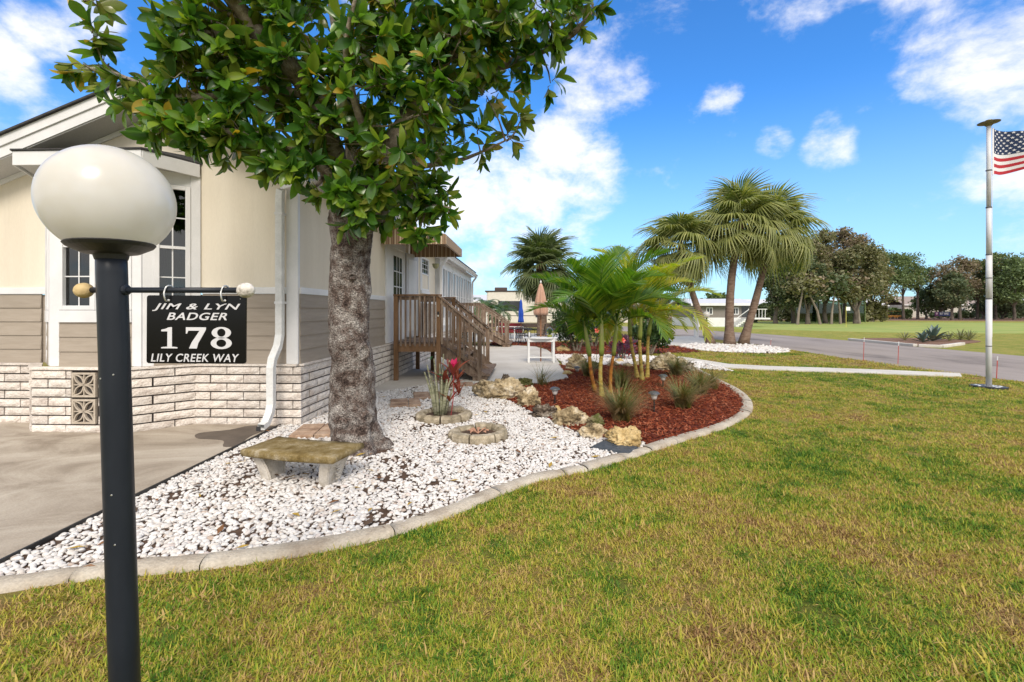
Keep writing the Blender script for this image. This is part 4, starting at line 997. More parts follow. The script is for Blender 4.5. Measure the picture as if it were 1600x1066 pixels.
mb = MB(); mb.tube([(-.08, 0, za + .0035), (.395, 0, za - .012)], .0088, 14); mb.build('cross_arm', M['post'], lp, smooth=True)
def egg(name, x, r, mat):
    mb = MB(); prof = [(max(.0006, r * math.sin(PI * i / 14) * (1.0)), -r * 1.12 * math.cos(PI * i / 14)) for i in range(15)]
    mb.lathe(prof, n=20, M=Matrix.Rotation(PI / 2, 4, 'Y')); return mb.build(name, mat, lp, smooth=True, loc=(x, 0, za - .031 * x))
egg('finial', .410, .0235, M['ball_white']); egg('finial', -.088, .0235, M['ball_tan'])
# collar where the arm passes through
mb = MB(); mb.lathe([(.013, 0), (.016, .002), (.016, .010), (.011, .012)], n=14, M=Matrix.Rotation(PI / 2, 4, 'Y')); mb.build('collar', M['post'], lp, loc=(.036, 0, za))
# small screws on the post
for x, z in ((-.012, 1.30), (.022, 1.31), (.01, .95), (.014, .80)):
    mb = MB(); mb.lathe([(.003, 0), (.002, .002)], n=8, M=Matrix.Rotation(PI / 2, 4, 'X')); mb.build('screw', M['steel'], lp, loc=(x, -math.sqrt(max(0, .0385 ** 2 - x * x)) + .0005, z))

sg = thing('hanging_sign', 'black name sign with silver lettering and number 178 hanging from the lamp post arm', 'sign', (-.9785, 1.40, 0)); sg.rotation_euler = (0, R(.35), 0)
SW, SH = .304, .209; zc = 1.5 - (515 - 487) * 1.4 / F
mb = MB(); r = .008; pts = []
for cx, cz, a0 in ((SW / 2 - r, SH / 2 - r, 0), (-SW / 2 + r, SH / 2 - r, 90), (-SW / 2 + r, -SH / 2 + r, 180), (SW / 2 - r, -SH / 2 + r, 270)):
    for k in range(5): a = R(a0 + k * 22.5); pts.append((cx + r * math.cos(a), cz + r * math.sin(a)))
Mx = Matrix.Translation((0, 0, zc)) @ Matrix.Rotation(PI / 2, 4, 'X')
mb.prism(pts, -.003, .003, 0, Mx); mb.build('panel', M['sign_black'], sg)
def text_mesh(s, size, shear=0, bold=.0, sx=1.0, spacing=1.0, w=None):
    c = bpy.data.curves.new('txt', 'FONT'); c.body = s; c.size = size; c.shear = shear; c.offset = bold; c.extrude = .0006; c.align_x = 'CENTER'; c.align_y = 'CENTER'; c.space_character = spacing; c.resolution_u = 6
    o = bpy.data.objects.new('txt', c); COL.objects.link(o); bpy.context.view_layer.update()
    dg = bpy.context.evaluated_depsgraph_get(); me = bpy.data.meshes.new_from_object(o.evaluated_get(dg))
    COL.objects.unlink(o); bpy.data.objects.remove(o)
    xs = [v.co.x for v in me.vertices]; ys = [v.co.y for v in me.vertices]; cx = (min(xs) + max(xs)) / 2; cy = (min(ys) + max(ys)) / 2; W0 = max(xs) - min(xs); H0 = max(ys) - min(ys)
    kx = (w[0] / W0) if w else 1; ky = (w[1] / H0) if w else 1
    for v in me.vertices: v.co.x = (v.co.x - cx) * kx; v.co.y = (v.co.y - cy) * ky
    me.materials.clear(); return me
def put_text(s, cx, cy, w, h, shear=0, bold=.002, parent=sg, mat=None, name='lettering'):
    me = text_mesh(s, .03, shear, bold, spacing=1.08, w=(w, h)); me.materials.append(mat or M['sign_silver'])
    o = link(name, me, parent); o.matrix_local = Matrix.Translation((cx, -.0042, cy)) @ Matrix.Rotation(PI / 2, 4, 'X'); return o
def sp_(px, py): return ((px - 304) / 153 * SW, zc - (py - 515) / 106 * SH)
k = SW / 153
x, z = sp_(304.5, 480.5); put_text('JIM & LYN', x, z, 136 * k, 12 * k, .30, .0004)
x, z = sp_(305.5, 494.5); put_text('BADGER', x, z, 93 * k, 11.5 * k, .28, .0004)
x, z = sp_(303, 559); put_text('LILY CREEK WAY', x, z, 136 * k, 12.5 * k, .18, .0003)
# serif digits drawn as outlines (unit height 1, flattened to triangles by strips)
def digit(name, polys, px0, px1, py0, py1):
    mb = MB()
    for P in polys:
        pts = []
        for u, v in P: x, z = sp_(px0 + u * (px1 - px0), py1 + v * (py0 - py1)); pts.append((x, z))
        a = sum(pts[i][0] * pts[(i + 1) % len(pts)][1] - pts[(i + 1) % len(pts)][0] * pts[i][1] for i in range(len(pts)))
        if a < 0: pts = pts[::-1]
        n = len(pts)
        mb.add([(p[0], -.0042, p[1]) for p in pts] + [(p[0], -.0032, p[1]) for p in pts], [tuple(range(n))] + [(i, n + i, n + (i + 1) % n, (i + 1) % n) for i in range(n)])
    return mb.build(name, M['sign_silver'], sg)
digit('digit_one', [[(.38, .08), (.66, .08), (.66, 1.0), (.55, 1.0), (.38, .90)], [(0, .80), (.38, .80), (.38, .90), (.55, 1.0), (.42, .98), (.25, .92), (0, .88)], [(0, 0), (1, 0), (1, .05), (.85, .07), (.66, .08), (.38, .08), (.15, .07), (0, .05)]], 250.5, 275.5, 511.5, 544.5)
digit('digit_seven', [[(0, 1.0), (1, 1.0), (1, .90), (.97, .84), (.08, .84), (0, .86)], [(0, .86), (.08, .84), (.12, .84), (.06, .70), (0, .70)], [(.68, .84), (.97, .84), (.80, .55), (.62, .25), (.55, 0), (.16, 0), (.30, .30), (.5, .58)]], 288.5, 319.5, 511.5, 544.5)
def ringpoly(cx, cy, ro, rov, ri, riv, n=28):
    out = []
    for i in range(n):
        a0 = 2 * PI * i / n; a1 = 2 * PI * (i + 1) / n
        out.append([(cx + ro * math.cos(a0), cy + rov * math.sin(a0)), (cx + ro * math.cos(a1), cy + rov * math.sin(a1)), (cx + ri * math.cos(a1) , cy + riv * math.sin(a1)), (cx + ri * math.cos(a0), cy + riv * math.sin(a0))])
    return out
digit('digit_eight', ringpoly(.5, .745, .46, .262, .20, .185) + ringpoly(.5, .262, .5, .268, .235, .175), 327, 359.5, 511, 545)
for px in (262, 349):
    x, _ = sp_(px, 515); zt = za; pts = []
    for i in range(11): a = R(-30 + 215 * i / 10); pts.append((x + .004 - .001 * i, .0125 * math.cos(a), za + .001 + .0125 * math.sin(a)))
    for i in range(1, 9): a = R(90 * i / 8); pts.append((x - .007 + .0005 * i, -.0135 - .003 * math.sin(2 * a), za - .003 - .030 * i / 8))
    pts.append((x - .003, -.004, za - .036))
    mb = MB(); mb.tube(pts, .0026, 8); mb.build('hook', M['steel'], sg, smooth=True)
    mb = MB(); mb.lathe([(.004, 0), (.004, .002), (.001, .003)], n=12, M=Matrix.Rotation(PI / 2, 4, 'X')); mb.build('rivet', M['steel'], sg, loc=(x - .001, -.003, sp_(0, 470)[1]))
mb = MB(); mb.lathe([(.0016, 0), (.001, .001)], n=8, M=Matrix.Rotation(PI / 2, 4, 'X')); mb.build('rivet', M['steel'], sg, loc=(sp_(372, 467)[0], -.003, sp_(372, 467)[1]))

# ================================================================== BENCH
be = thing('bench', 'small concrete garden bench with moss-brown top in front of the magnolia trunk', 'bench', (-1.86, 4.02, 0), R(-14))
mb = MB(); BLn, BD = .92, .44; zt = .305
nx, ny = 24, 10
def bt(x, y, z): return (x, y + .0 * x * x, z)
vs = []
mbt = MB()
prof_b = [(.0, zt - .055), (.012, zt - .040), (.012, zt - .012), (0, zt)]
outl = []
for i in range(nx + 1): outl.append((-BLn / 2 + BLn * i / nx, -BD / 2 + .03 * (2 * i / nx - 1) ** 2))
for j in range(1, ny): outl.append((BLn / 2, -BD / 2 + .03 + (BD - .03) * j / ny))
for i in range(nx + 1): outl.append((BLn / 2 - BLn * i / nx, BD / 2 + .03 * (2 * i / nx - 1) ** 2 - .0))
for j in range(1, ny): outl.append((-BLn / 2, BD / 2 + .03 - (BD - .0) * j / ny))
rings = [(.97, zt - .058), (1.0, zt - .050), (1.012, zt - .032), (1.005, zt - .012), (.985, zt), (.6, zt + .002), (.2, zt + .002)]
n = len(outl)
for s, z in rings:
    for (x, y) in outl:
        w = noise.noise(Vector((x * 9, y * 9, z * 20))) * .004; mbt.v.append((x * s, y * s, z + w))
for r_ in range(len(rings) - 1):
    for i in range(n): a = r_ * n + i; b = r_ * n + (i + 1) % n; mbt.f.append((a, b, b + n, a + n)); mbt.mi.append(0)
mbt.f.append(tuple(range(n))[::-1]); mbt.f.append(tuple((len(rings) - 1) * n + i for i in range(n))); mbt.mi += [0, 0]
mbt.build('seat', M['bench_top'], be, smooth=True)
for sx in (-1, 1):
    mb = MB()
    # slab leg tapering down with a curved outer face and scroll relief
    prof_l = [(.5, .165), (.6, .150), (.75, .12), (.88, .098), (1, .085)]
    hz = zt - .058; n = 10
    for i in range(n + 1):
        t = i / n; z = hz * (1 - t) - .03 * t; wd = .165 - .075 * (t ** .7) + .012 * (t > .9); th = .045 - .006 * t; cx = sx * (.30 - .015 * t + .05 * (1 - t) ** 2)
        mb.v += [(cx - th, -wd, z), (cx + th, -wd, z), (cx + th, wd, z), (cx - th, wd, z)]
    for i in range(n):
        for j in range(4): a = i * 4 + j; b = i * 4 + (j + 1) % 4; mb.f.append((a, a + 4, b + 4, b)); mb.mi.append(0)
    mb.f += [(0, 1, 2, 3), (n * 4 + 3, n * 4 + 2, n * 4 + 1, n * 4)]; mb.mi += [0, 0]
    lg = mb.build('leg', M['bench_leg'], be, bevel=.008)
    # raised scrolls and rim on the faces
    mb = MB()
    for face in (-1, 1):
        for zz, rr in ((.185, .035), (.125, .028), (.075, .022)):
            pts = []
            for i in range(12): a = R(200 + 300 * i / 11); q = rr * (1 - .35 * i / 11); pts.append((sx * (.302 + .02) + face * .046 - sx * .0, q * math.cos(a) * 1.3, zz + q * math.sin(a) * .8))
            mb.tube(pts, .008, 6)
        for sy in (-1, 1):
            pts = [(sx * (.30 - .015 * t + .05 * (1 - t) ** 2) + face * (.045 - .006 * t), sy * (.150 - .075 * (t ** .7)), hz * (1 - t)) for t in [k / 8 for k in range(9)]]; mb.tube(pts, .009, 6)
    mb.build('scroll_relief', M['bench_leg'], lg, smooth=True)

# ================================================================== ROCKS, RINGS, PAVERS
def rock(px, py, w, h, d, mat, label, seed, cat='rock', Y=None, rz=0, name='garden_rock', sub=5, group=None, rough=1.0):
    """px,py: bottom middle in the photograph; w,h,d metres"""
    p = G(px, py) if Y is None else A(px, py, Y)
    bm = bmesh.new(); bmesh.ops.create_icosphere(bm, subdivisions=sub, radius=1); off = Vector((seed * 3.7, seed * 1.3, seed))
    for v in bm.verts:
        c = v.co.copy(); n1 = noise.fractal(c * 1.2 + off, 1.0, 2.0, 3); n2 = noise.fractal(c * 4.5 + off, .7, 2.0, 5); rdg = abs(noise.noise(c * 2.3 + off * 2)); pit = max(0, noise.noise(c * 7 + off * 3) - .18)
        k = 1 + .40 * n1 + .17 * n2 * rough - .75 * max(0, .20 - rdg) * rough - .55 * pit * rough
        q = c * k; q.z = max(q.z, -.55)
        v.co = Vector((q.x * w / 2, q.y * d / 2, (q.z + .45) * h / 1.45))
    me = bpy.data.meshes.new(name); bm.to_mesh(me); bm.free(); me.materials.append(mat); me.polygons.foreach_set('use_smooth', [True] * len(me.polygons))
    o = link(name, me); o.location = (p.x, p.y, -.01 if Y is None else p.z); o.rotation_euler.z = rz
    if label: tag(o, label, cat, group)
    return o
GR = 'limestone rocks between the pebbles and the red mulch'
rock(781, 622, .84, .36, .45, M['rock'], 'long pitted limestone boulder at the foot of the near stairs', 1, group=GR)
rock(828, 634, .40, .27, .34, M['rock'], 'cream limestone boulder right of the longest pitted boulder', 2, group=GR)
rock(790, 600, .20, .20, .2, M['rock_dark'], 'small round grey-brown stone sitting behind the long boulder', 3, group=GR)
rock(818, 604, .36, .18, .24, M['rock_moss'], 'mossy green stone behind the cream limestone boulder', 4, group=GR)
rock(850, 652, .38, .18, .30, M['rock_dark'], 'dark grey pitted stone left of the nearest-path light', 5, group=GR)
rock(871, 647, .12, .13, .12, M['rock_yellow'], 'tiny tan upright stone at the foot of the left solar light', 12, group=GR, sub=3)
rock(889, 664, .42, .23, .32, M['rock'], 'tan and cream stone third from the kerb end of the row', 6, group=GR)
rock(927, 683, .33, .16, .26, M['rock'], 'flat grey-beige stone beside the yellow boulder', 7, group=GR, rough=.6)
rock(930, 668, .22, .16, .16, M['rock_moss'], 'small olive stone tucked behind the flat grey-beige stone', 8, group=GR)
rock(976, 697, .40, .225, .32, M['rock_yellow'], 'yellow limestone boulder nearest the valve box', 9, group=GR)
GB = 'limestone rocks at the back of the red mulch'
rock(903, 578, .60, .40, .4, M['rock'], 'upright knobbly limestone at the corner of the patio', 11, group=GB)
rock(925, 578, .40, .24, .35, M['rock_moss'], 'low greenish limestone behind the near palm stems', 15, group=GB)
rock(1042, 579, 1.05, .40, .6, M['rock'], 'large honeycombed limestone boulder at the back right of the mulch', 13, group=GB)
rock(1072, 582, .42, .26, .4, M['rock_dark'], 'grey-brown limestone at the right end of the back row', 14, group=GB)
for i, (x, y, s, mt) in enumerate(((958, 573, .26, 'rock'), (981, 574, .22, 'rock'), (1001, 572, .30, 'rock'), (968, 566, .2, 'rock_yellow'), (887, 586, .2, 'rock_yellow'))):
    rock(x, y, s * 1.2, s * .6, s, M[mt], ['low white stone behind the near palm stems', 'low white stone left of the rear palm stems', 'low cream stone behind the rear palm stems', 'little yellow stone in the gravel behind the palms', 'little orange-tan stone at the patio edge'][i], 20 + i, sub=3, group=GB)
rock(880, 549, .6, .22, .4, M['rock_yellow'], 'tan stone lying on the strip of mulch behind the white table', 30, sub=3)
for i, (x, y) in enumerate(((899, 565), (1142, 549))): pass
def stone_ring(c, r, n, label, seed, w=.13, h=.10):
    rg = thing('stone_ring', label, 'planting ring', (c.x, c.y, 0)); rd = random.Random(seed)
    for k in range(n):
        a0 = 2 * PI * k / n + .03; a1 = 2 * PI * (k + 1) / n - .03; mb = MB(); ns = 5; hh = h * rd.uniform(.8, 1.1)
        for i in range(ns + 1):
            a = a0 + (a1 - a0) * i / ns; e = .012 if i in (0, ns) else 0
            for (rr, z) in ((r - w / 2 + e, -.02), (r - w / 2 + e, hh - .03), (r - w / 2 + .02 + e, hh), (r + w / 2 - .02 - e, hh), (r + w / 2 - e, hh - .03), (r + w / 2 - e, -.02)):
                q = 1 + .04 * noise.noise(Vector((a * 3 + seed, z * 9, rr * 9))); mb.v.append((rr * q * math.cos(a), rr * q * math.sin(a) * .95, z + (.01 * noise.noise(Vector((a * 5, rr * 9, seed))) if z > 0 else 0)))
        for i in range(ns):
            for j in range(5): a = i * 6 + j; mb.f.append((a, a + 1, a + 7, a + 6)); mb.mi.append(0)
        mb.f += [tuple(range(6))[::-1], tuple(ns * 6 + j for j in range(6))]; mb.mi += [0, 0]
        mb.build('stone', M['ring_stone'], rg)
    mb = MB(); mb.lathe([(r - w / 2 + .01, -.01), (r - w / 2 + .01, .045), (r * .4, .055), (.01, .05)], n=24); mb.build('planting_soil', M['soil'], rg)
    return rg
stone_ring(RINGS[0][0], .33, 8, 'stone planting ring round the pink-tipped ti plant', 1)
stone_ring(RINGS[1][0], .29, 7, 'nearly empty stone planting ring in the white pebbles', 2)
def dry_plant(c):
    t = thing('dead_plant', 'small withered tan plant in the emptier stone ring', 'plant', (c.x, c.y, .05)); mt = plain('withered', (.38, .2, .13), rough=.8)
    for k in range(8):
        a = k * .8; mb = MB(); mb.add([(0, 0, 0), (.10 * math.cos(a) - .02, .10 * math.sin(a), .045), (.13 * math.cos(a), .13 * math.sin(a), .03), (.10 * math.cos(a) + .02, .10 * math.sin(a) + .02, .05)], [(0, 1, 2, 3)]); mb.build('leaf', mt, t)
dry_plant(RINGS[1][0])
def paver_pad(c, rz, label, nx=2, ny=3, s=.19):
    t = thing('stepping_pad', label, 'stepping stone', (c.x, c.y, .03), rz)
    for i in range(nx):
        for j in range(ny): MB().box(0, s * (1.5 if i == 0 else 1.0) - .012, 0, s - .012, -.03, .028 + random.uniform(-.003, .003)).build('paver', M['paver'], t, bevel=.006, loc=((0 if i == 0 else s * 1.5) - s * 1.25, (j - ny / 2) * s, 0))
paver_pad(G(495, 677), R(8), 'brick-brown stepping pad left of the magnolia trunk', nx=2, ny=3)
paver_pad(G(634, 633), R(14), 'brick-brown stepping pad just right of the magnolia trunk')
paver_pad(G(668, 621), R(14), 'brick-brown stepping pad behind the ti plant')
paver_pad(G(722, 604), R(14), 'brick-brown stepping pad at the foot of the stairs', ny=2)
vb = thing('valve_box', 'dark grey plastic irrigation valve box lid set in the pebbles', 'valve box', G(961, 704), R(-38))
mg = stone('grey_plastic', [(.045, .055, .068), (.085, .10, .12)], scale=25, rough=.6, bump=.5, bscale=120)
MB().box(-.20, .20, -.13, .13, 0, .05).build('lid', mg, vb, bevel=.008); MB().box(-.215, .215, -.145, .145, -.02, .038).build('rim', mg, vb, bevel=.006); MB().box(-.03, .03, -.015, .015, .0505, .058).build('handle', mg, vb)

# ================================================================== SOLAR LIGHTS
def solar(px, py, h, label, full=True):
    p = G(px, py); t = thing('solar_light', label, 'garden light', (p.x, p.y, 0), 0, 'solar stake lights in the red mulch'); bk = M['lamp_black']
    MB().tube([(0, 0, -.02), (0, 0, h - .12)], .012, 8).build('stake', bk, t)
    MB().lathe([(.03, h - .125), (.038, h - .11), (.052, h - .045), (.045, h - .045)], n=14).build('lens', M['lamp_lens'], t, smooth=True)
    MB().lathe([(.05, h - .044), (.085, h - .040), (.08, h - .028), (.05, h - .008), (.02, h), (.005, h)], n=18).build('cap', M['lamp_cap'], t)
M['lamp_black'] = plain('stake_black', (.015, .015, .015)); M['lamp_lens'] = plain('frosted_lens', (.5, .47, .45), rough=.3); M['lamp_cap'] = plain('grey_cap', (.07, .075, .085), rough=.4)
solar(867, 634, .30, 'solar stake light beside the dark pitted stone, left of the palm stems')
solar(1022, 646, .33, 'solar stake light nearest the kerb, right of the big grass tuft')
solar(1036, 607, .28, 'solar stake light farther back between the rear palm stems and the grass tufts')
solar(902, 584, .18, 'short pale stake light by the patio corner', False)
solar(1104, 553 + 30, .22, 'stake light at the right back edge of the mulch') if False else None

# ================================================================== MAGNOLIA
TX, TY = -1.62, 4.97
mag = thing('magnolia_tree', 'large magnolia with mottled grey trunk and glossy leaves beside the house corner', 'tree', (0, 0, 0))
tk = [(565, 712, .36), (563, 690, .315), (560, 660, .285), (558, 620, .272), (556, 570, .268), (553, 520, .262), (552, 470, .252), (553, 420, .245), (556, 380, .25), (558, 345, .28), (559, 318, .26)]
pts = []; rad = []
tk3 = [(A(px - 7, py, TY), r * .84) for px, py, r in tk]
tk3[0] = (Vector((tk3[0][0].x, TY, -.04)), .36)
for i in range(len(tk3) - 1):
    for k in range(7):
        t = k / 7; pts.append(tk3[i][0].lerp(tk3[i + 1][0], t)); rad.append(tk3[i][1] * (1 - t) + tk3[i + 1][1] * t)
pts.append(tk3[-1][0]); rad.append(tk3[-1][1])
knots = [(A(541, 533, 4.72), .10, .05), (A(583, 548, 4.74), .11, .055), (A(541, 389, 4.73), .07, .03), (A(588, 640, 4.75), .13, .05), (A(535, 690, 4.75), .12, .06), (A(517, 542, 4.9), .10, .05), (A(597, 655, 4.9), .10, .06), (A(548, 435, 4.72), .05, .02)]
def tj(c, r):
    v = .10 * noise.fractal(Vector((c.x * 3.2, c.y * 3.2, c.z * 2.0)), 1, 2, 4) + .035 * noise.noise(c * 16) + .015 * noise.noise(c * 45)
    v *= r / .25 * .42
    for kc_, kr, kh in knots:
        d = (c - kc_).length
        if d < kr * 1.6: v += 1.5 * kh * math.exp(-(d / kr) ** 2 * 2.2) - (kh * 2.0 * math.exp(-(d / (kr * .38)) ** 2))
    if c.z < .35:
        a = math.atan2(c.y - TY, c.x - TX); v += .045 * (1 - c.z / .35) * (math.sin(a * 5 + 1) * .7 + math.sin(a * 3))
    return v
mb = MB(); mb.tube(pts, rad, 72, jitter=tj); mb.build('trunk', M['bark'], mag, smooth=True)
for kx, ky, kr_ in ((543, 533, .085), (585, 550, .090), (541, 389, .055), (583, 655, .075), (548, 432, .04), (533, 660, .06)):
    q = A(kx, ky, TY - .22); i = min(range(len(pts)), key=lambda j: abs(pts[j].z - q.z)); ax_ = pts[i]; off = (q.x - ax_.x) / rad[i]; off = max(-.8, min(.8, off)); nrm = Vector((off, -math.sqrt(1 - off * off), 0))
    Q = nrm.to_track_quat('Z', 'Y').to_matrix().to_4x4(); mb = MB()
    prof_k = [(kr_ * 1.25, -.035), (kr_ * 1.0, -.004), (kr_ * .82, .016), (kr_ * .62, .022), (kr_ * .50, .010), (kr_ * .42, .012), (kr_ * .32, -.004), (kr_ * .16, -.014), (.002, -.016)]
    mb.lathe(prof_k, n=22, M=Q @ Matrix.Diagonal((1, 1.15, 1, 1)))
    mb.v = [tuple(Vector(v) * (1 + .12 * noise.noise(Vector(v) * 25 + q))) for v in mb.v]
    mb.build('knot', M['bark'], mag, smooth=True, loc=tuple(ax_ + nrm * (rad[i] * 1.01)))
limb_nodes = []
def limb(path, r0, r1, n=14, name='branch', mat='bark_limb', seg=6):
    P = [A(*q) if len(q) == 3 and abs(q[0]) > 12 else Vector(q) for q in path]
    pts = smooth3(P, seg); k = len(pts); rad = [r0 + (r1 - r0) * i / (k - 1) for i in range(k)]
    mb = MB(); mb.tube(pts, rad, n, jitter=lambda c, r: r * (.16 * noise.noise(c * 7) + .07 * noise.noise(c * 22)))
    mb.build(name, M[mat], mag, smooth=True)
    for p, r in zip(pts, rad): limb_nodes.append((p, r))
def smooth3(P, n):
    out = []
    for i in range(len(P) - 1):
        p0 = P[max(i - 1, 0)]; p1 = P[i]; p2 = P[i + 1]; p3 = P[min(i + 2, len(P) - 1)]
        for k in range(n):
            t = k / n; out.append(.5 * ((2 * p1) + (p2 - p0) * t + (2 * p0 - 5 * p1 + 4 * p2 - p3) * t * t + (3 * p1 - p0 - 3 * p2 + p3) * t ** 3))
    out.append(P[-1]); return out
limb([(545, 350, 4.95), (522, 255, 4.85), (487, 150, 4.65), (440, 90, 4.5), (404, 50, 4.35), (362, 0, 4.2), (330, -60, 4.1), (300, -130, 4.0)], .15, .035)
limb([(580, 345, 4.95), (596, 265, 4.9), (640, 180, 4.9), (690, 100, 4.85), (716, 40, 4.85), (722, -40, 4.9), (720, -140, 5.0), (700, -260, 5.0)], .125, .03)
limb([(588, 345, 5.05), (640, 262, 5.3), (690, 190, 5.5), (745, 120, 5.5), (820, 90, 5.3), (888, 58, 5.1), (925, 20, 5.0)], .12, .02)
limb([(560, 330, 5.1), (555, 240, 5.5), (540, 120, 5.8), (520, 0, 6.0), (500, -150, 6.1), (500, -280, 6.0)], .13, .04)
limb([(535, 300, 4.85), (490, 250, 4.6), (430, 222, 4.4), (360, 207, 4.2), (290, 203, 4.05), (235, 180, 3.95)], .07, .014, 10)
limb([(487, 150, 4.65), (420, 140, 4.5), (350, 150, 4.3), (270, 150, 4.15), (205, 125, 4.05), (170, 110, 4.0)], .05, .010, 10)
limb([(440, 90, 4.5), (380, 60, 4.3), (310, 50, 4.1), (270, 60, 4.0)], .035, .008, 8)
limb([(404, 50, 4.35), (280, -20, 4.0), (200, -40, 3.9), (130, -10, 3.85)], .03, .008, 8)
limb([(640, 262, 5.3), (720, 250, 5.4), (798, 216, 5.3)], .04, .008, 8)
limb([(598, 320, 4.95), (640, 318, 4.9), (680, 322, 4.8), (705, 325, 4.8)], .035, .008, 8)
limb([(690, 100, 4.85), (770, 40, 5.0), (830, 0, 5.1)], .05, .01, 8)
limb([(596, 265, 4.8), (560, 180, 4.5), (540, 80, 4.2), (560, -20, 4.0)], .05, .012, 8)
limb([(522, 255, 4.85), (500, 285, 4.7), (480, 300, 4.5)], .03, .008, 8)
limb([(722, -40, 4.5), (800, -120, 4.6), (860, -200, 4.8)], .04, .012, 8)
limb([(330, -60, 4.1), (240, -160, 4.2), (180, -240, 4.4)], .04, .012, 8)

def leaf_template(bend, fold, L_=1.0, W=.40, nseg=6, wav=0):
    V = []; Fq = []
    for i in range(nseg + 1):
        t = i / nseg; w = W / 2 * (math.sin(PI * t ** 1.25) ** .7 if 0 < t < 1 else .06); x = L_ * t; z = -bend * t * t + wav * math.sin(t * 6) * .03
        V += [(x, -w, z + fold * w), (x, 0, z), (x, w, z + fold * w)]
    for i in range(nseg):
        a = i * 3; Fq += [(a, a + 3, a + 4, a + 1), (a + 1, a + 4, a + 5, a + 2)]
    return np.array(V), np.array(Fq)
LT = [leaf_template(.10, .35), leaf_template(.28, .5, wav=1), leaf_template(-.05, .3), leaf_template(.42, .2, wav=-1), leaf_template(.2, .7, W=.42), leaf_template(.15, .15, W=.30)]
# clumps: px, py, depth, radius, number of rosettes
CL = [(620, 240, 4.35, .2, 7), (655, 180, 4.3, .22, 8), (590, 290, 4.5, .16, 6), (690, 120, 4.3, .22, 8), (610, 130, 4.3, .2, 8), (720, 60, 4.4, .25, 9), (790, 20, 4.5, .25, 9), (145, 60, 3.95, .20, 4), (165, 100, 4.0, .20, 5), (130, 100, 3.95, .12, 2), (140, 0, 3.85, .10, 2), (205, 120, 4.05, .22, 6), (230, 170, 4.1, .22, 8), (255, 195, 4.0, .20, 7), (295, 110, 4.1, .26, 9), (270, 70, 4.05, .2, 6), (290, 40, 4.05, .2, 6), (270, 15, 4.0, .12, 3),
      (300, 200, 4.1, .22, 8), (340, 215, 4.2, .25, 10), (350, 150, 4.3, .3, 14), (340, 90, 4.2, .3, 13), (330, 30, 4.1, .3, 13), (385, 215, 4.3, .25, 10), (400, 150, 4.5, .32, 16), (400, 90, 4.4, .32, 16), (400, 20, 4.3, .35, 17),
      (430, 240, 4.4, .22, 9), (455, 275, 4.4, .13, 4), (470, 210, 4.6, .32, 16), (470, 130, 4.5, .35, 18), (470, 50, 4.5, .38, 20), (500, 270, 4.6, .2, 8), (515, 300, 4.5, .14, 5), (540, 225, 4.6, .3, 14), (540, 150, 4.5, .38, 20), (550, 60, 4.4, .42, 24),
      (545, 300, 4.6, .16, 7), (560, 330, 4.55, .12, 5), (550, 350, 4.55, .08, 3), (600, 240, 4.9, .3, 12), (610, 170, 4.9, .38, 18), (620, 90, 4.6, .4, 20), (620, 20, 4.5, .42, 22), (650, 290, 4.9, .26, 11), (640, 330, 4.8, .22, 9), (655, 355, 4.8, .14, 6), (600, 350, 5.0, .1, 3), (700, 330, 4.8, .09, 3), (680, 305, 4.9, .18, 6),
      (690, 240, 5.2, .32, 14), (690, 170, 5.2, .36, 18), (700, 90, 4.9, .4, 20), (700, 20, 4.6, .42, 22), (745, 215, 5.3, .24, 9), (760, 150, 5.2, .3, 13), (770, 90, 5.1, .34, 16), (780, 20, 4.8, .38, 18), (795, 215, 5.3, .13, 5), (815, 185, 5.2, .12, 4), (830, 100, 5.2, .26, 9), (850, 70, 5.1, .2, 8), (860, 130, 5.2, .14, 4), (850, 20, 4.8, .3, 12), (900, 25, 5.0, .18, 6), (925, 5, 5.0, .10, 3),
      (540, 200, 5.5, .5, 22), (460, 150, 5.2, .45, 16), (650, 160, 5.8, .5, 20), (560, 60, 5.8, .6, 24), (420, 60, 5.2, .5, 16), (740, 60, 5.8, .5, 20), (620, 280, 5.4, .3, 10), (780, 140, 5.8, .35, 10), (850, 50, 5.6, .3, 8),
      (330, -60, 4.2, .5, 16), (220, -90, 4.1, .4, 10), (450, -80, 4.4, .6, 26), (600, -90, 4.4, .6, 28), (750, -80, 4.6, .6, 26), (880, -70, 4.9, .5, 16), (550, -220, 5.0, .8, 34), (720, -230, 5.1, .7, 28), (400, -220, 4.8, .7, 28), (550, -340, 5.4, .7, 24), (640, -80, 5.9, .8, 26), (400, -120, 5.6, .7, 20), (250, -200, 4.5, .5, 14), (860, -200, 5.2, .5, 14)]
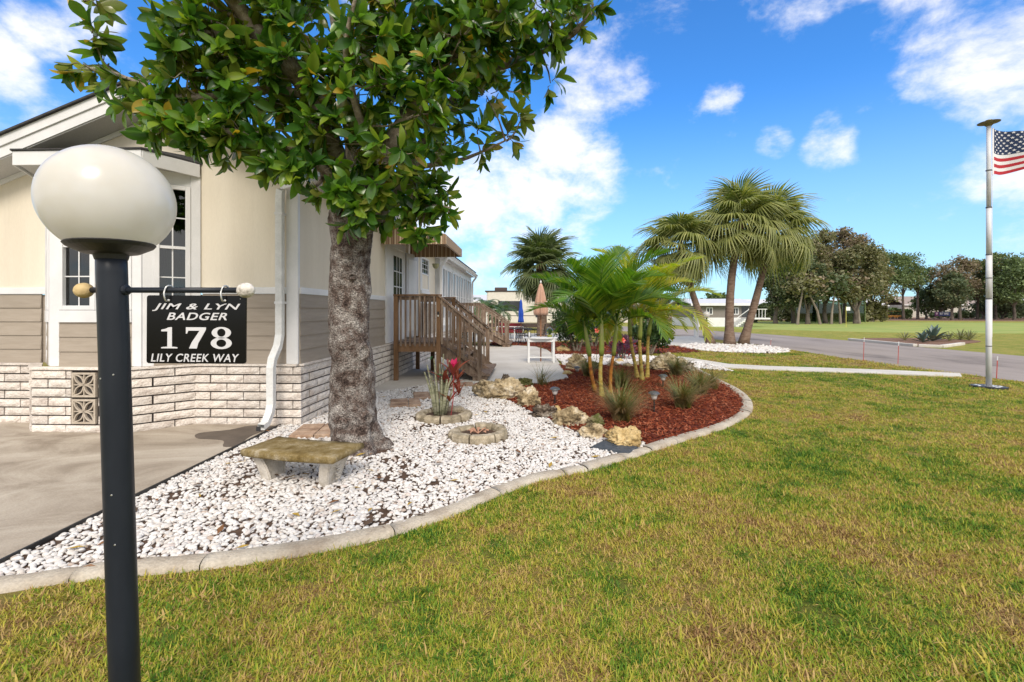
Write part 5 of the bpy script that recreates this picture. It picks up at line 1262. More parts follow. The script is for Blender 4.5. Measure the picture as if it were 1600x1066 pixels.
def make_crown():
    rd = random.Random(11); big = []; stuff = [[] for _ in LT]; yel = [[] for _ in LT]; tw = MB()
    NP = np.array([p[:] for p, r in limb_nodes]); trunk_c = Vector((TX, TY, 2.6))
    for (px, py, Y, r, n) in CL:
        c = A(px, py, Y)
        # twig from nearest limb node to the clump centre
        d = np.linalg.norm(NP - np.array(c[:]), axis=1) + .25 * np.maximum(0, NP[:, 2] - c.z); near = Vector(NP[d.argmin()])
        midp = near.lerp(c, .5) + Vector((rd.uniform(-.04, .04), rd.uniform(-.04, .04), -.05))
        sub = [near.lerp(c, t) for t in (0, .5, 1)]; tw.tube([near, midp, c], [.014, .010, .006], 5, cap=False)
        n = int(n * (1.15 if Y < 5.15 else .6))
        for k in range(n):
            while True:
                u = Vector((rd.uniform(-1, 1), rd.uniform(-1, 1), rd.uniform(-1, 1)))
                if .15 < u.length < 1: break
            p = c + Vector((u.x * r, u.y * r, u.z * r * .9))
            ax = (u.normalized() * .8 + (p - trunk_c).normalized() * .35 + Vector((0, 0, rd.uniform(-.55, .35)))).normalized()
            base = p - ax * .06; tw.tube([c.lerp(p, .3), base, p], [.005, .0045, .003], 4, cap=False)
            q = ax.to_track_quat('Z', 'Y').to_matrix().to_4x4(); nl = rd.randint(6, 10); ph = rd.uniform(0, 6)
            for j in range(nl):
                az = ph + j * 2.4; tilt = rd.uniform(.45, 1.5) * (.6 + .4 * j / nl); LL = rd.uniform(.13, .235)
                Ml = Matrix.Translation(base + ax * (.06 - .05 * j / nl)) @ q @ Matrix.Rotation(az, 4, 'Z') @ Matrix.Rotation(tilt - PI / 2, 4, 'Y') @ Matrix.Rotation(rd.uniform(-.4, .4), 4, 'X')
                # droop under own weight
                dirv = (Ml.to_3x3() @ Vector((1, 0, 0))); w_ax = dirv.cross(Vector((0, 0, -1)))
                if w_ax.length > .05:
                    R_ = Matrix.Rotation(rd.uniform(.0, .5), 4, w_ax.normalized()); t0 = Ml.to_translation(); Ml = Matrix.Translation(t0) @ R_ @ Matrix.Translation(-t0) @ Ml
                Ml = Ml @ Matrix.Diagonal((LL, LL * rd.uniform(.85, 1.15), LL, 1)); ti = rd.randrange(len(LT))
                t0 = Ml.to_translation(); sx = 800 + t0.x * F / t0.y; sy = HOR - (t0.z - EYE) * F / t0.y
                vis = (0 < sx < 1600 and 0 < sy)
                if rd.random() < .028: yel[ti].append(Ml)
                else: big.append((t0.y if vis else 99, ti, Ml))
    big.sort(key=lambda x: x[0])
    lm = [np_mesh('leaf', V, Fq, M['leaf_obj'], smooth=True) for V, Fq in LT]
    cnt = 0; step = 3; sel = set(range(0, 900, 3))
    for i, (y, ti, Ml) in enumerate(big):
        if i in sel and cnt < 298: link('leaf', lm[ti], mag, Ml); cnt += 1
        else: stuff[ti].append(Ml)
    V, Fq = cat_meshes([join_copies(LT[i][0], LT[i][1], [np.array(m_) for m_ in stuff[i]]) for i in range(len(LT)) if stuff[i]])
    o = link('foliage', np_mesh('foliage', V, Fq, M['leaf'], smooth=True), mag); o['kind'] = 'stuff'
    V, Fq = cat_meshes([join_copies(LT[i][0], LT[i][1], [np.array(m_) for m_ in yel[i]]) for i in range(len(LT)) if yel[i]])
    o = link('yellow_foliage', np_mesh('yellow_foliage', V, Fq, M['leaf_yellow'], smooth=True), mag); o['kind'] = 'stuff'
    o = tw.build('twigs', M['bark_limb'], mag, smooth=True); o['kind'] = 'stuff'
    print('leaves', len(big), 'faces', len(Fq))
make_crown()

# ================================================================== SMALL PLANTS
def strip_blades(n, h, spread, w, seed, droop=.5, base=.05, up=.2, hv=.35):
    """arching narrow blades from one base, as arrays"""
    rd = random.Random(seed); V = []; Fq = []
    for i in range(n):
        a = rd.uniform(0, 2 * PI); rb = base * math.sqrt(rd.random()); L_ = h * rd.uniform(1 - hv, 1 + hv); lean = rd.uniform(up, spread); c, s = math.cos(a), math.sin(a); k = len(V); x0, y0 = rb * math.cos(a * 1.7), rb * math.sin(a * 1.7); r = 0; z = 0; ang = lean * .5
        for j in range(6):
            t = j / 5; ww = w * (1 - t * .85) * .5; V += [(x0 + c * r + s * ww, y0 + s * r - c * ww, z), (x0 + c * r - s * ww, y0 + s * r + c * ww, z)]
            r += math.sin(ang) * L_ / 5; z += math.cos(ang) * L_ / 5; ang += droop * (.6 + .8 * rd.random())*.5
            if z < .005: z = .005
        for j in range(5): q = k + j * 2; Fq.append((q, q + 1, q + 3, q + 2))
    return np.array(V), np.array(Fq)
M['muhly'] = leaf_mat('grass_tuft_green', [(.07, .12, .03), (.14, .19, .05), (.28, .27, .09)], (.12, .13, .04), rough=.6, trans=.2)
M['muhly_dry'] = leaf_mat('grass_tuft_dry', [(.30, .20, .09), (.42, .30, .15), (.52, .41, .24)], (.3, .2, .1), rough=.7, trans=.2)
def grass_clump(px, py, h, ng, nd, label, seed, spread=.9, w=.005):
    p = G(px, py); t = thing('ornamental_grass', label, 'grass tuft', (p.x, p.y, .015), 0, 'ornamental grass tufts in the red mulch')
    V, Fq = strip_blades(ng, h * 1.25, spread * 1.15, w * 1.7, seed, .42, base=.11); link('blades', np_mesh('blades', V, Fq, M['muhly']), t)['kind'] = 'stuff'
    V, Fq = strip_blades(nd, h * 1.2, spread * 1.6, w * 1.6, seed + 50, .5, base=.12, up=.4); link('dry_blades', np_mesh('dry_blades', V, Fq, M['muhly_dry']), t)['kind'] = 'stuff'
grass_clump(972, 660, .46, 360, 420, 'large spiky grass tuft behind the yellow boulder, in front of the palm stems', 1, w=.005)
grass_clump(1068, 640, .42, 340, 330, 'wide green grass tuft right of the nearest solar light', 2)
grass_clump(1094, 618, .44, 270, 270, 'grass tuft at the right side of the mulch near the kerb', 3)
grass_clump(1058, 588, .42, 340, 240, 'grass tuft in front of the large honeycombed boulder', 4)
grass_clump(972, 608, .38, 260, 160, 'green grass tuft between the two groups of palm stems', 5)
grass_clump(920, 590, .42, 220, 160, 'grass tuft left behind the near palm stems', 6)
grass_clump(848, 604, .42, 70, 60, 'thin wispy grass tuft behind the mossy stone', 7, spread=1.1)
grass_clump(1112, 610, .36, 160, 160, 'yellowish grass tuft farthest right along the kerb', 8)

# ---- ti plant
tp = thing('ti_plant', 'ti plant with bare grey canes and a magenta leaf tip in the stone ring', 'plant', (RINGS[0][0].x, RINGS[0][0].y, .04))
M['cane'] = stone('cane', [(.10, .09, .05), (.26, .27, .17), (.38, .36, .28)], scale=14, rough=.85, bump=.5, stretch=(1, 1, 3)); M['ti_red'] = leaf_mat('ti_red_leaf', [(.12, .02, .015), (.25, .05, .03), (.33, .14, .07)], (.2, .03, .03), rough=.4); M['ti_pink'] = leaf_mat('ti_pink_leaf', [(.50, .01, .09), (.72, .02, .16)], (.5, .02, .12), rough=.35); M['ti_green'] = leaf_mat('ti_green_leaf', [(.02, .16, .05), (.03, .2, .07)], (.03, .12, .04))
rd = random.Random(4); tipts = []
for i, (dx, ln) in enumerate([(-.28, .62), (-.24, .72), (-.20, .55), (-.15, .80), (-.12, .60), (-.08, .72), (-.03, .55), (.02, .66), (.06, .55), (.08, .78), (.12, .60), (.15, .42), (-.02, .86)]):
    bx = -.04 + dx * .22 + rd.uniform(-.015, .015); by = rd.uniform(-.06, .08); top = Vector((dx * .95, by + rd.uniform(-.05, .05), ln))
    MB().tube([(bx, by, 0), (bx + (top.x - bx) * .3, by, ln * .4), (bx + (top.x - bx) * .62, by, ln * .7), top], [.025, .021, .015, .009], 7).build('cane', M['cane'], tp, smooth=True); tipts.append(top)
def leaf_cluster(c, n, L_, mat, name, par, seed, tilt=(.3, 1.2), W=.22):
    rd = random.Random(seed); T = leaf_template(.25, .4, W=W)
    for k in range(n):
        Ml = Matrix.Translation(c) @ Matrix.Rotation(k * 2.4 + seed, 4, 'Z') @ Matrix.Rotation(-(PI / 2 - rd.uniform(*tilt)), 4, 'Y') @ Matrix.Diagonal((L_ * rd.uniform(.8, 1.2),) * 3 + (1,))
        link(name, np_mesh(name, T[0], T[1], mat, smooth=True), par, Ml)
leaf_cluster(Vector((.14, -.05, .60)), 7, .19, M['ti_pink'], 'pink_leaf', tp, 1, (.02, .35), .34)
leaf_cluster(Vector((.13, -.05, .56)), 5, .30, M['ti_red'], 'red_leaf', tp, 2, (.3, .7))
for i, c in enumerate([(.0, -.03, .50), (.06, .0, .38), (.18, 0, .48), (.20, .02, .28), (-.02, .05, .42), (.08, -.02, .2)]): leaf_cluster(Vector(c), 5, .24, M['ti_red'], 'red_leaf', tp, 5 + i, (.2, 1.0), .2)
MB().tube([(.10, -.04, 0), (.14, -.05, .3), (.14, -.05, .62)], .007, 6).build('cane', plain('red_cane', (.3, .05, .05)), tp)
leaf_cluster(Vector((-.02, .0, .56)), 4, .12, M['ti_green'], 'green_leaf', tp, 15, (.4, 1.3), .3); leaf_cluster(Vector((-.19, .0, .78)), 3, .08, M['ti_green'], 'green_leaf', tp, 18, (.4, 1.3), .3)

# ---- shrubs
def bush(name, label, cat, c, rx, ry, h, n, ls, mats, seed, W=.45, group=None, stems=True, z0=.05):
    t = thing(name, label, cat, (c[0], c[1], 0), 0, group); rd = random.Random(seed); Ms = [[] for _ in mats]
    cs = [(Vector((rd.uniform(-.6, .6) * rx, rd.uniform(-.6, .6) * ry, h * rd.uniform(.3, .75))), rd.uniform(.35, .6)) for _ in range(9)]
    for i in range(n):
        cc, rr = rd.choice(cs); u = Vector((rd.gauss(0, 1), rd.gauss(0, 1), rd.gauss(0, 1))).normalized() * rr * rd.uniform(.6, 1.05)
        p = cc + Vector((u.x * rx, u.y * ry, u.z * h * .6)); p.z = max(z0, p.z)
        q = (u + Vector((0, 0, .4))).normalized().to_track_quat('X', 'Z').to_matrix().to_4x4()
        s = ls * rd.uniform(.6, 1.3); k = 0 if rd.random() < .86 or len(mats) == 1 else rd.randrange(1, len(mats))
        Ms[k].append(np.array(Matrix.Translation(p) @ q @ Matrix.Rotation(rd.uniform(-1.2, 1.2), 4, 'X') @ Matrix.Rotation(rd.uniform(-.8, .8), 4, 'Y') @ Matrix.Diagonal((s, s, s, 1))))
    T = leaf_template(.2, .3, W=W, nseg=3)
    for k, mt in enumerate(mats):
        if Ms[k]: V, Fq = join_copies(T[0], T[1], Ms[k]); link('foliage', np_mesh('foliage', V, Fq, mt, smooth=True), t)['kind'] = 'stuff'
    if stems:
        for i in range(5): cc = cs[i][0]; MB().tube([(cc.x * .2, cc.y * .2, 0), (cc.x * .6, cc.y * .6, cc.z * .6), cc], [.03 * h, .02 * h, .008 * h], 6).build('stem', M['bark_limb'], t)
    return t
M['bush_dk'] = leaf_mat('dark_shrub', [(.012, .032, .010), (.028, .06, .016), (.05, .10, .024)], (.05, .08, .03), rough=.35); M['bush_mid'] = leaf_mat('mid_shrub', [(.03, .07, .02), (.06, .12, .03), (.10, .17, .04)], (.07, .1, .04), rough=.45)
M['purple'] = leaf_mat('purple_leaf', [(.05, .015, .04), (.12, .04, .10), (.2, .09, .16)], (.12, .04, .1)); M['flower_red'] = leaf_mat('red_flower', [(.5, .02, .01), (.65, .04, .02)], (.4, .02, .01))
bush('hibiscus_shrub', 'dark hibiscus shrub with a few red flowers behind the near palm', 'shrub', (2.45, 17.2), 1.0, .8, 1.7, 2600, .12, [M['bush_dk'], M['flower_red']] if False else [M['bush_dk'], M['bush_mid']], 1)
bush('glossy_shrub', 'glossy rounded green shrub right of the rear palm stems', 'shrub', (4.75, 15.8), .85, .7, 1.25, 1700, .13, [M['bush_dk'], M['bush_mid']], 2, W=.6)
bush('purple_plant', 'purple-leaved plant between the palm stems', 'plant', (3.45, 14.3), .5, .4, .75, 800, .13, [M['purple'], M['purple'], M['flower_red']], 3, W=.3)
bush('green_shrub', 'light green shrub behind the purple plant', 'shrub', (3.5, 19.5), 1.1, .8, 2.0, 2200, .14, [M['bush_mid'], M['bush_dk']], 4)
for i, (px, py, Y, lb) in enumerate(((933, 517, 13.6, 'single red hibiscus bloom left among the near palm stems'), (973, 532, 13.6, 'single red bloom above the purple plant'))):
    p = A(px, py, Y); f = thing('red_flower', lb, 'flower', (p.x, p.y, 0)); T = leaf_template(.3, .2, W=.7)
    MB().tube([(0, .1, 0), (0, .05, p.z * .6), (0, 0, p.z)], .008, 6).build('stem', M['bush_dk'], f)
    for k in range(5): link('petal', np_mesh('petal', T[0], T[1], M['flower_red'], smooth=True), f, Matrix.Translation((0, -.02, p.z)) @ Matrix.Rotation(1.2, 4, 'X') @ Matrix.Rotation(k * 1.256, 4, 'Z') @ Matrix.Rotation(-.4, 4, 'Y') @ Matrix.Diagonal((.09, .09, .09, 1)))

# ================================================================== PALMS
def pinnate_frond(L_=1.5, n=26, leaf=.42, curl=1.4, w=.035, seed=0, vee=.5, droop=.25, rise=1.1):
    """arching feather frond: rachis in the xz plane starting at origin, returns arrays"""
    rd = random.Random(seed); P = []; x = z = 0; ang = rise
    ns = 24
    for i in range(ns + 1):
        P.append((x, z, ang)); x += math.cos(ang) * L_ / ns; z += math.sin(ang) * L_ / ns; ang -= curl / ns * (.5 + i / ns)
    V = []; Fq = []
    for i in range(ns):   # rachis: thin 3-sided strip
        (x0, z0, a0), (x1, z1, a1) = P[i], P[i + 1]; r0 = .014 * (1 - i / ns * .8); r1 = .014 * (1 - (i + 1) / ns * .8); k = len(V)
        V += [(x0, -r0, z0), (x0, r0, z0), (x0, 0, z0 - r0 * 1.5), (x1, -r1, z1), (x1, r1, z1), (x1, 0, z1 - r1 * 1.5)]; Fq += [(k, k + 3, k + 4, k + 1), (k + 1, k + 4, k + 5, k + 2), (k + 2, k + 5, k + 3, k)]
    for j in range(n):
        t = .16 + .84 * j / (n - 1); f = t * ns; i = min(ns - 1, int(f)); u = f - i; x0 = P[i][0] * (1 - u) + P[i + 1][0] * u; z0 = P[i][1] * (1 - u) + P[i + 1][1] * u; a = P[i][2]
        T = Vector((math.cos(a), 0, math.sin(a))); Nn = Vector((-math.sin(a), 0, math.cos(a)))
        ll = leaf * (math.sin(PI * (.12 + .80 * t)) ** .6) * rd.uniform(.9, 1.1)
        for sd_ in (-1, 1):
            fw = .55 + .75 * t; B = Vector((0, sd_, 0)); d = (B * 1.0 + T * fw + Nn * (vee + rd.uniform(-.15, .15))).normalized(); wv = T.cross(d).cross(d).normalized() if T.cross(d).length > .01 else T; k = len(V); p = Vector((x0, 0, z0)); dd = d.copy()
            for m_ in range(4):
                q = w * (.55, 1.0, .75, .05)[m_] * .5; V += [tuple(p - wv * q), tuple(p + wv * q)]; p = p + dd * ll / 3; dd = (dd + Vector((0, 0, -droop * (m_ + 1) * .55))).normalized()
            for m_ in range(3): q = k + m_ * 2; Fq.append((q, q + 1, q + 3, q + 2))
    return np.array(V), np.array(Fq)
def fan_frond(Rr=.95, pet=.9, n=34, seed=0, droop=.8, split=.5, w=.06, fold=.35):
    """costapalmate fan on a petiole along +x"""
    rd = random.Random(seed); V = []; Fq = []; k = 0
    for i in range(6):
        x0 = pet * i / 6; x1 = pet * (i + 1) / 6; z0 = -.06 * (i / 6) ** 2; z1 = -.06 * ((i + 1) / 6) ** 2; r = .018; k = len(V)
        V += [(x0, -r, z0), (x0, r, z0), (x0, 0, z0 - r), (x1, -r, z1), (x1, r, z1), (x1, 0, z1 - r)]; Fq += [(k, k + 3, k + 4, k + 1), (k + 1, k + 4, k + 5, k + 2), (k + 2, k + 5, k + 3, k)]
    for j in range(n):
        th = R(-140 + 280 * j / (n - 1)); c, s = math.cos(th), math.sin(th); ll = Rr * (1 - .28 * (abs(th) / R(140)) ** 2) * rd.uniform(.92, 1.06); hw = R(280 / n) * .5
        dr = droop * rd.uniform(.7, 1.3); k = len(V)
        for m_, t in enumerate((.03, .3, .52, .72, .88, 1.0)):
            rr = ll * t; zz = fold * abs(s) * rr * .5 - .12 * rr * rr - (dr * ll * max(0, t - .42) ** 1.6 * 1.7 if t > .42 else 0); rr2 = rr - (dr * .35 * ll * max(0, t - .6) ** 1.2)
            wd = rr * math.tan(hw) if t <= split else ll * split * math.tan(hw) * (1 - (t - split) / (1 - split) * .93)
            cx, cy = pet + c * rr2, s * rr2; V += [(cx + s * wd, cy - c * wd, zz - .02), (cx, cy, zz + wd * .35 - .02 + .02), (cx - s * wd, cy + c * wd, zz - .02)]
        for m_ in range(5): q = k + m_ * 3; Fq += [(q, q + 1, q + 4, q + 3), (q + 1, q + 2, q + 5, q + 4)]
    return np.array(V), np.array(Fq)
def frond_matrix(c, az, el, roll=0, s=1.0):
    return Matrix.Translation(c) @ Matrix.Rotation(az, 4, 'Z') @ Matrix.Rotation(-el, 4, 'Y') @ Matrix.Rotation(roll, 4, 'X') @ Matrix.Diagonal((s, s, s, 1))
M['palm_green'] = leaf_mat('christmas_palm_leaf', [(.035, .11, .012), (.075, .19, .016), (.16, .29, .022), (.34, .40, .04)], (.09, .15, .02), rough=.32, trans=.35)
M['palm_yellow'] = leaf_mat('yellow_palm_leaf', [(.14, .26, .016), (.28, .38, .022), (.48, .46, .04), (.52, .36, .06)], (.2, .2, .03), rough=.35, trans=.35)
M['palm_brown'] = leaf_mat('dead_palm_leaf', [(.2, .11, .05), (.3, .17, .08)], (.2, .12, .06), rough=.7)
M['stem_y'] = stone('ringed_stem', [(.12, .09, .035), (.34, .24, .045), (.42, .33, .09), (.24, .25, .10)], scale=7, rough=.5, bump=.3, coord='POS', stretch=(1, 1, 2.2), ramp=[.3, .45, .55, .7]); M['stem_r'] = stone('orange_stem', [(.14, .035, .012), (.36, .14, .02), (.45, .28, .05)], scale=6, rough=.5, bump=.3, stretch=(1, 1, 1.6)); M['shaft'] = stone('crownshaft', [(.13, .19, .03), (.24, .29, .06), (.30, .28, .12)], scale=6, rough=.4, bump=.1, stretch=(1, 1, .5))
def xmas_palm(name, label, stems, fr_mat, seed, nf=8, FL=1.45, el=(.55, 1.35), ring=.11):
    t = thing(name, label, 'palm'); rd = random.Random(seed)
    meshes = [np_mesh('frond', *pinnate_frond(FL, 38, .42, 1.35, .030, s_, .45, .16, .55), [fr_mat]) for s_ in (1, 2, 3)] 
    meshes += [np_mesh('frond', *pinnate_frond(FL * .95, 36, .40, 1.9, .030, s_, .3, .25, .45), [fr_mat]) for s_ in (4, 5)]
    for (bpx, bpy_, tx, ty, zs, zt, r, mt) in stems:
        b = G(bpx, bpy_); Y = b.y; top = Vector((b.x + tx, b.y + ty, zt)); s = Vector((b.x + tx * zs / zt, b.y + ty * zs / zt, zs))
        mb = MB(); pts = []; rad = []; n = 26
        for i in range(n + 1):
            u = i / n; p = Vector((b.x, b.y, -.02)).lerp(s, u); p.x += .03 * math.sin(u * 3 + seed); pts.append(p); rad.append(r * (1.35 - .5 * min(1, u * 4)) * (1.10 if i % 3 == 0 else 1.0) * (1 - .15 * u))
        mb.tube(pts, rad, 12); mb.build('stem', M[mt], t, smooth=True)
        s = pts[-1]; mb = MB(); mb.tube([s, s.lerp(top, .15), s.lerp(top, .5), top], [r * .95, r * 1.12, r * .9, r * .45], 12); mb.build('crownshaft', M['shaft'], t, smooth=True)
        ph = rd.uniform(0, 6)
        for k in range(nf):
            az = ph + k * 2.4 + rd.uniform(-.3, .3); e = el[0] + (el[1] - el[0]) * (k / (nf - 1)) + rd.uniform(-.1, .1)
            # rise already has .55 rad built in
            link('frond', meshes[rd.randrange(3) if e > .75 else 3 + rd.randrange(2)], t, frond_matrix(s.lerp(top, .75 + .25 * k / nf), az, e - .55, rd.uniform(-.3, .3), rd.uniform(.82, 1.08)))
    return t
xmas_palm('christmas_palm', 'bright green clump palm with three orange and yellow ringed stems, nearest in the red mulch',
          [(932, 615, -.22, .05, .68, 1.32, .042, 'stem_r'), (941, 622, -.02, -.05, .74, 1.45, .043, 'stem_y'), (954, 616, .12, .0, .70, 1.40, .038, 'stem_r')], M['palm_green'], 3, nf=11, FL=1.42, el=(.66, 1.5))
xmas_palm('christmas_palm', 'yellowing clump palm with three stems behind the bright green one',
          [(994, 592, -.16, .0, .95, 1.5, .046, 'stem_y'), (1001, 596, .0, -.05, .90, 1.5, .048, 'stem_y'), (1009, 592, .16, .05, .95, 1.55, .046, 'stem_y')], M['palm_yellow'], 8, nf=10, FL=1.65, el=(.42, 1.45))
M['fan_green'] = leaf_mat('fan_palm_leaf', [(.08, .13, .035), (.17, .22, .055), (.32, .34, .10), (.52, .50, .20)], (.26, .27, .10), rough=.45, trans=.28)
M['fan_dark'] = leaf_mat('cabbage_palm_leaf', [(.06, .105, .035), (.12, .175, .06), (.23, .27, .11)], (.12, .14, .06), rough=.45, trans=.25)
M['boot'] = stone('palm_boots', [(.05, .025, .015), (.16, .08, .05), (.30, .19, .13)], scale=9, rough=.95, bump=.8, bscale=30, rand=.2); M['palm_trunk'] = stone('palm_trunk', [(.10, .065, .045), (.19, .13, .095), (.26, .20, .15)], scale=4, rough=.95, bump=.9, bscale=25, stretch=(1, 1, 3))
FANS = {}
def fan_palm(name, label, base, top, r0, r1, nf, Rr, pet, mat, seed, boots=0.0, el=(-1.0, 1.4), lean=None, group=None, droop=.8):
    t = thing(name, label, 'palm', (0, 0, 0), 0, group); rd = random.Random(seed); key = (mat, Rr, pet, droop)
    if key not in FANS: FANS[key] = [np_mesh('frond', *fan_frond(Rr, pet, 34, s_, droop * (.8 + .25 * s_)), M[mat]) for s_ in range(4)]
    P = [Vector(base)]; n = 16; pts = []; rad = []
    for i in range(n + 1):
        u = i / n; p = Vector(base).lerp(Vector(top), u)
        if lean: p.x += lean * math.sin(PI * u)
        pts.append(p); rad.append((r0 * (1 - u) + r1 * u) * (1 + .45 * max(0, 1 - u * 7)))
    pts[0].z = -.05
    mb = MB(); mb.tube(pts, rad, 16, jitter=lambda c, r: r * (.09 * noise.noise(Vector((c.x * 4, c.y * 4, c.z * 14))))); mb.build('trunk', M['palm_trunk'], t, smooth=True)
    C = Vector(top)
    if boots:
        for k in range(int(60 * boots)):
            u = 1 - boots * rd.random(); p = Vector(base).lerp(C, u); a = rd.uniform(0, 2 * PI); r_ = rad[min(n, int(u * n))]
            o = Vector((math.cos(a), math.sin(a), 0)); q = p + o * r_ * .9; MB().beam(q, q + o * .09 + Vector((0, 0, .20)), .09, .03, up=o).build('boot', M['boot'], t)
    # crown heart
    MB().lathe([(r1 * .9, -.45), (r1 * 1.25, -.15), (r1 * .9, .15), (.03, .35)], c=C, n=10).build('crown_heart', M['boot'], t)
    for k in range(nf):
        u = (k + .5) / nf; e = el[1] + (el[0] - el[1]) * u ** .9; az = k * 2.39996 + rd.uniform(-.2, .2)
        link('frond', rd.choice(FANS[key]), t, frond_matrix(C + Vector((0, 0, .15 - .3 * u)), az, e + rd.uniform(-.12, .12), rd.uniform(-.35, .35), rd.uniform(.85, 1.1)))
    return t
Yp = 20.3
GP = 'three tall fan palms in the pebble bed by the road'
fan_palm('fan_palm', 'left fan palm of the three by the road, its trunk leaning left', A(1112, 539, 20.5), A(1064, 388, 20.5), .16, .11, 38, 1.10, 1.0, 'fan_green', 21, group=GP, lean=-.12)
fan_palm('fan_palm', 'middle and tallest fan palm of the three by the road, its trunk upright', A(1140, 540, 20.2), A(1157, 352, 20.2), .19, .13, 44, 1.12, 1.1, 'fan_green', 22, group=GP, el=(-.85, 1.45), lean=-.18)
fan_palm('fan_palm', 'right fan palm of the three by the road, its trunk leaning right', A(1161, 538, 20.9), A(1206, 365, 20.9), .18, .12, 42, 1.10, 1.1, 'fan_green', 23, group=GP, el=(-.85, 1.4), lean=.05)
fan_palm('cabbage_palm', 'round-headed cabbage palm with a booted trunk behind the tan umbrella', A(847, 540, 24), A(846, 418, 24), .26, .24, 66, 1.12, 1.05, 'fan_dark', 24, boots=.6, el=(-1.15, 1.55), droop=.35)
M['queen'] = leaf_mat('queen_palm_leaf', [(.09, .10, .02), (.16, .16, .035), (.26, .23, .07)], (.15, .14, .05), rough=.5, trans=.3)
def feather_palm(label, base, top, r, nf, FL, seed, mat='queen', name='queen_palm', group=None, leaf=.5):
    t = thing(name, label, 'palm', (0, 0, 0), 0, group); rd = random.Random(seed)
    MB().tube([(base[0], base[1], -.05), Vector(base).lerp(Vector(top), .5), top], [r * 1.3, r, r * .8], 10).build('trunk', M['palm_trunk'], t, smooth=True)
    ms = [np_mesh('frond', *pinnate_frond(FL, 22, leaf, 2.0, .05, s_, .1, .5, .4), M[mat]) for s_ in (1, 2)]
    for k in range(nf): link('frond', rd.choice(ms), t, frond_matrix(Vector(top), k * 2.4 + seed, rd.uniform(-.1, 1.0), rd.uniform(-.3, .3), rd.uniform(.8, 1.1)))
    return t
feather_palm('olive feather palm rising behind the yellowing clump palm', A(990, 530, 27), A(988, 420, 27), .16, 14, 2.7, 5)
feather_palm('small feather palm behind the far stairs, left of the motorhome', A(752, 520, 29), A(756, 487, 29), .14, 16, 1.9, 6, 'palm_dkg' if False else 'bush_mid')
feather_palm('second small feather palm behind the far stairs, nearer the motorhome', A(778, 520, 30), A(776, 488, 30), .14, 13, 1.7, 7, 'bush_mid')

# ================================================================== PATIO FURNITURE
wt = thing('patio_table', 'white round-edged patio table under the closed tan umbrella', 'table', G(845, 567)); wt.location.z = .025
pw = plain('white_plastic', (.78, .79, .80), rough=.35)
mb = MB(); mb.prism([(.50 * math.cos(a) * 1.0, .36 * math.sin(a)) for a in [2 * PI * i / 40 for i in range(40)]], .695, .725); mb.build('tabletop', pw, wt, bevel=.008)
for sx in (-1, 1):
    for sy in (-1, 1): MB().box(sx * .36 - .03, sx * .36 + .03, sy * .2 - .03, sy * .2 + .03, 0, .694).build('leg', pw, wt, bevel=.006)
MB().box(-.33, .33, -.22, -.19, .14, .17).build('stretcher', pw, wt); MB().box(-.33, .33, .19, .22, .14, .17).build('stretcher', pw, wt); MB().box(-.38, .38, -.24, -.20, .60, .694).build('apron', pw, wt)
def umbrella(label, p, ztop, zfold, ch, r, mat, seed, base_r=.22):
    t = thing('patio_umbrella', label, 'umbrella', (p.x, p.y, 0)); n = 48; mb = MB(); k = 12
    for i in range(k + 1):
        u = i / k; z = ztop - (ztop - zfold) * u; rr = .025 + (r - .025) * (u ** .75) * (1 if u < .86 else 1 - (u - .86) * 1.2)
        if ch: rr *= 1 + .12 * math.sin(u * 14)
        for j in range(n): a = 2 * PI * j / n; q = rr * (1 + .24 * math.cos(8 * a + .3 * math.sin(u * 5))); mb.v.append((q * math.cos(a), q * math.sin(a), z))
    for i in range(k):
        for j in range(n): a = i * n + j; b = i * n + (j + 1) % n; mb.f.append((a, b, b + n, a + n)); mb.mi.append(0)
    mb.f.append(tuple(range(n))[::-1]); mb.f.append(tuple(k * n + j for j in range(n))); mb.mi += [0, 0]
    mb.build('canopy', mat, t, smooth=True)
    MB().tube([(0, 0, .02), (0, 0, ztop + .06)], .019, 10).build('pole', stone('umbrella_pole_%d' % seed, [(.22, .10, .05), (.34, .17, .09)], scale=4, rough=.5), t)
    MB().lathe([(.02, ztop), (.03, ztop + .03), (.02, ztop + .08), (.003, ztop + .1)], n=10).build('finial', M['steel'], t)
    return t
umbrella('closed tan umbrella standing through the white table', G(845, 566), 2.33, 1.40, False, .20, stone('tan_canvas', [(.42, .24, .17), (.56, .36, .27)], scale=6, rough=.85, stretch=(1, 1, .3)), 1)
umbrella('closed bright blue umbrella over the wrought iron dining set', G(814, 536), 2.06, .98, True, .125, plain('blue_canvas', (.012, .07, .42), rough=.7), 2)
ln = thing('lantern', 'dark metal lantern with white candle at the left end of the white table', 'lantern', (wt.location.x - .34, wt.location.y - .05, .75)); dk = plain('dark_metal', (.03, .03, .03), rough=.4, metallic=.5)
MB().box(-.05, .05, -.05, .05, 0, .015).build('base', dk, ln)
for sx in (-1, 1):
    for sy in (-1, 1): MB().box(sx * .045 - .005, sx * .045 + .005, sy * .045 - .005, sy * .045 + .005, .015, .20).build('frame_post', dk, ln)
MB().lathe([(.07, .20), (.05, .22), (.02, .26), (.01, .28)], n=8).build('roof', dk, ln); MB().tube([(0, 0, .015), (0, 0, .15)], .025, 10).build('candle', pw, ln)
pp = thing('potted_plant', 'green potted plant with arched handle at the right end of the white table', 'potted plant', (wt.location.x + .26, wt.location.y, .75))
MB().lathe([(.05, 0), (.07, .02), (.075, .07), (.06, .075)], n=14).build('pot', plain('yellow_pot', (.25, .27, .06)), pp); leaf_cluster(Vector((0, 0, .06)), 14, .20, M['bush_mid'], 'leaf', pp, 31, (.1, 1.2), .4)
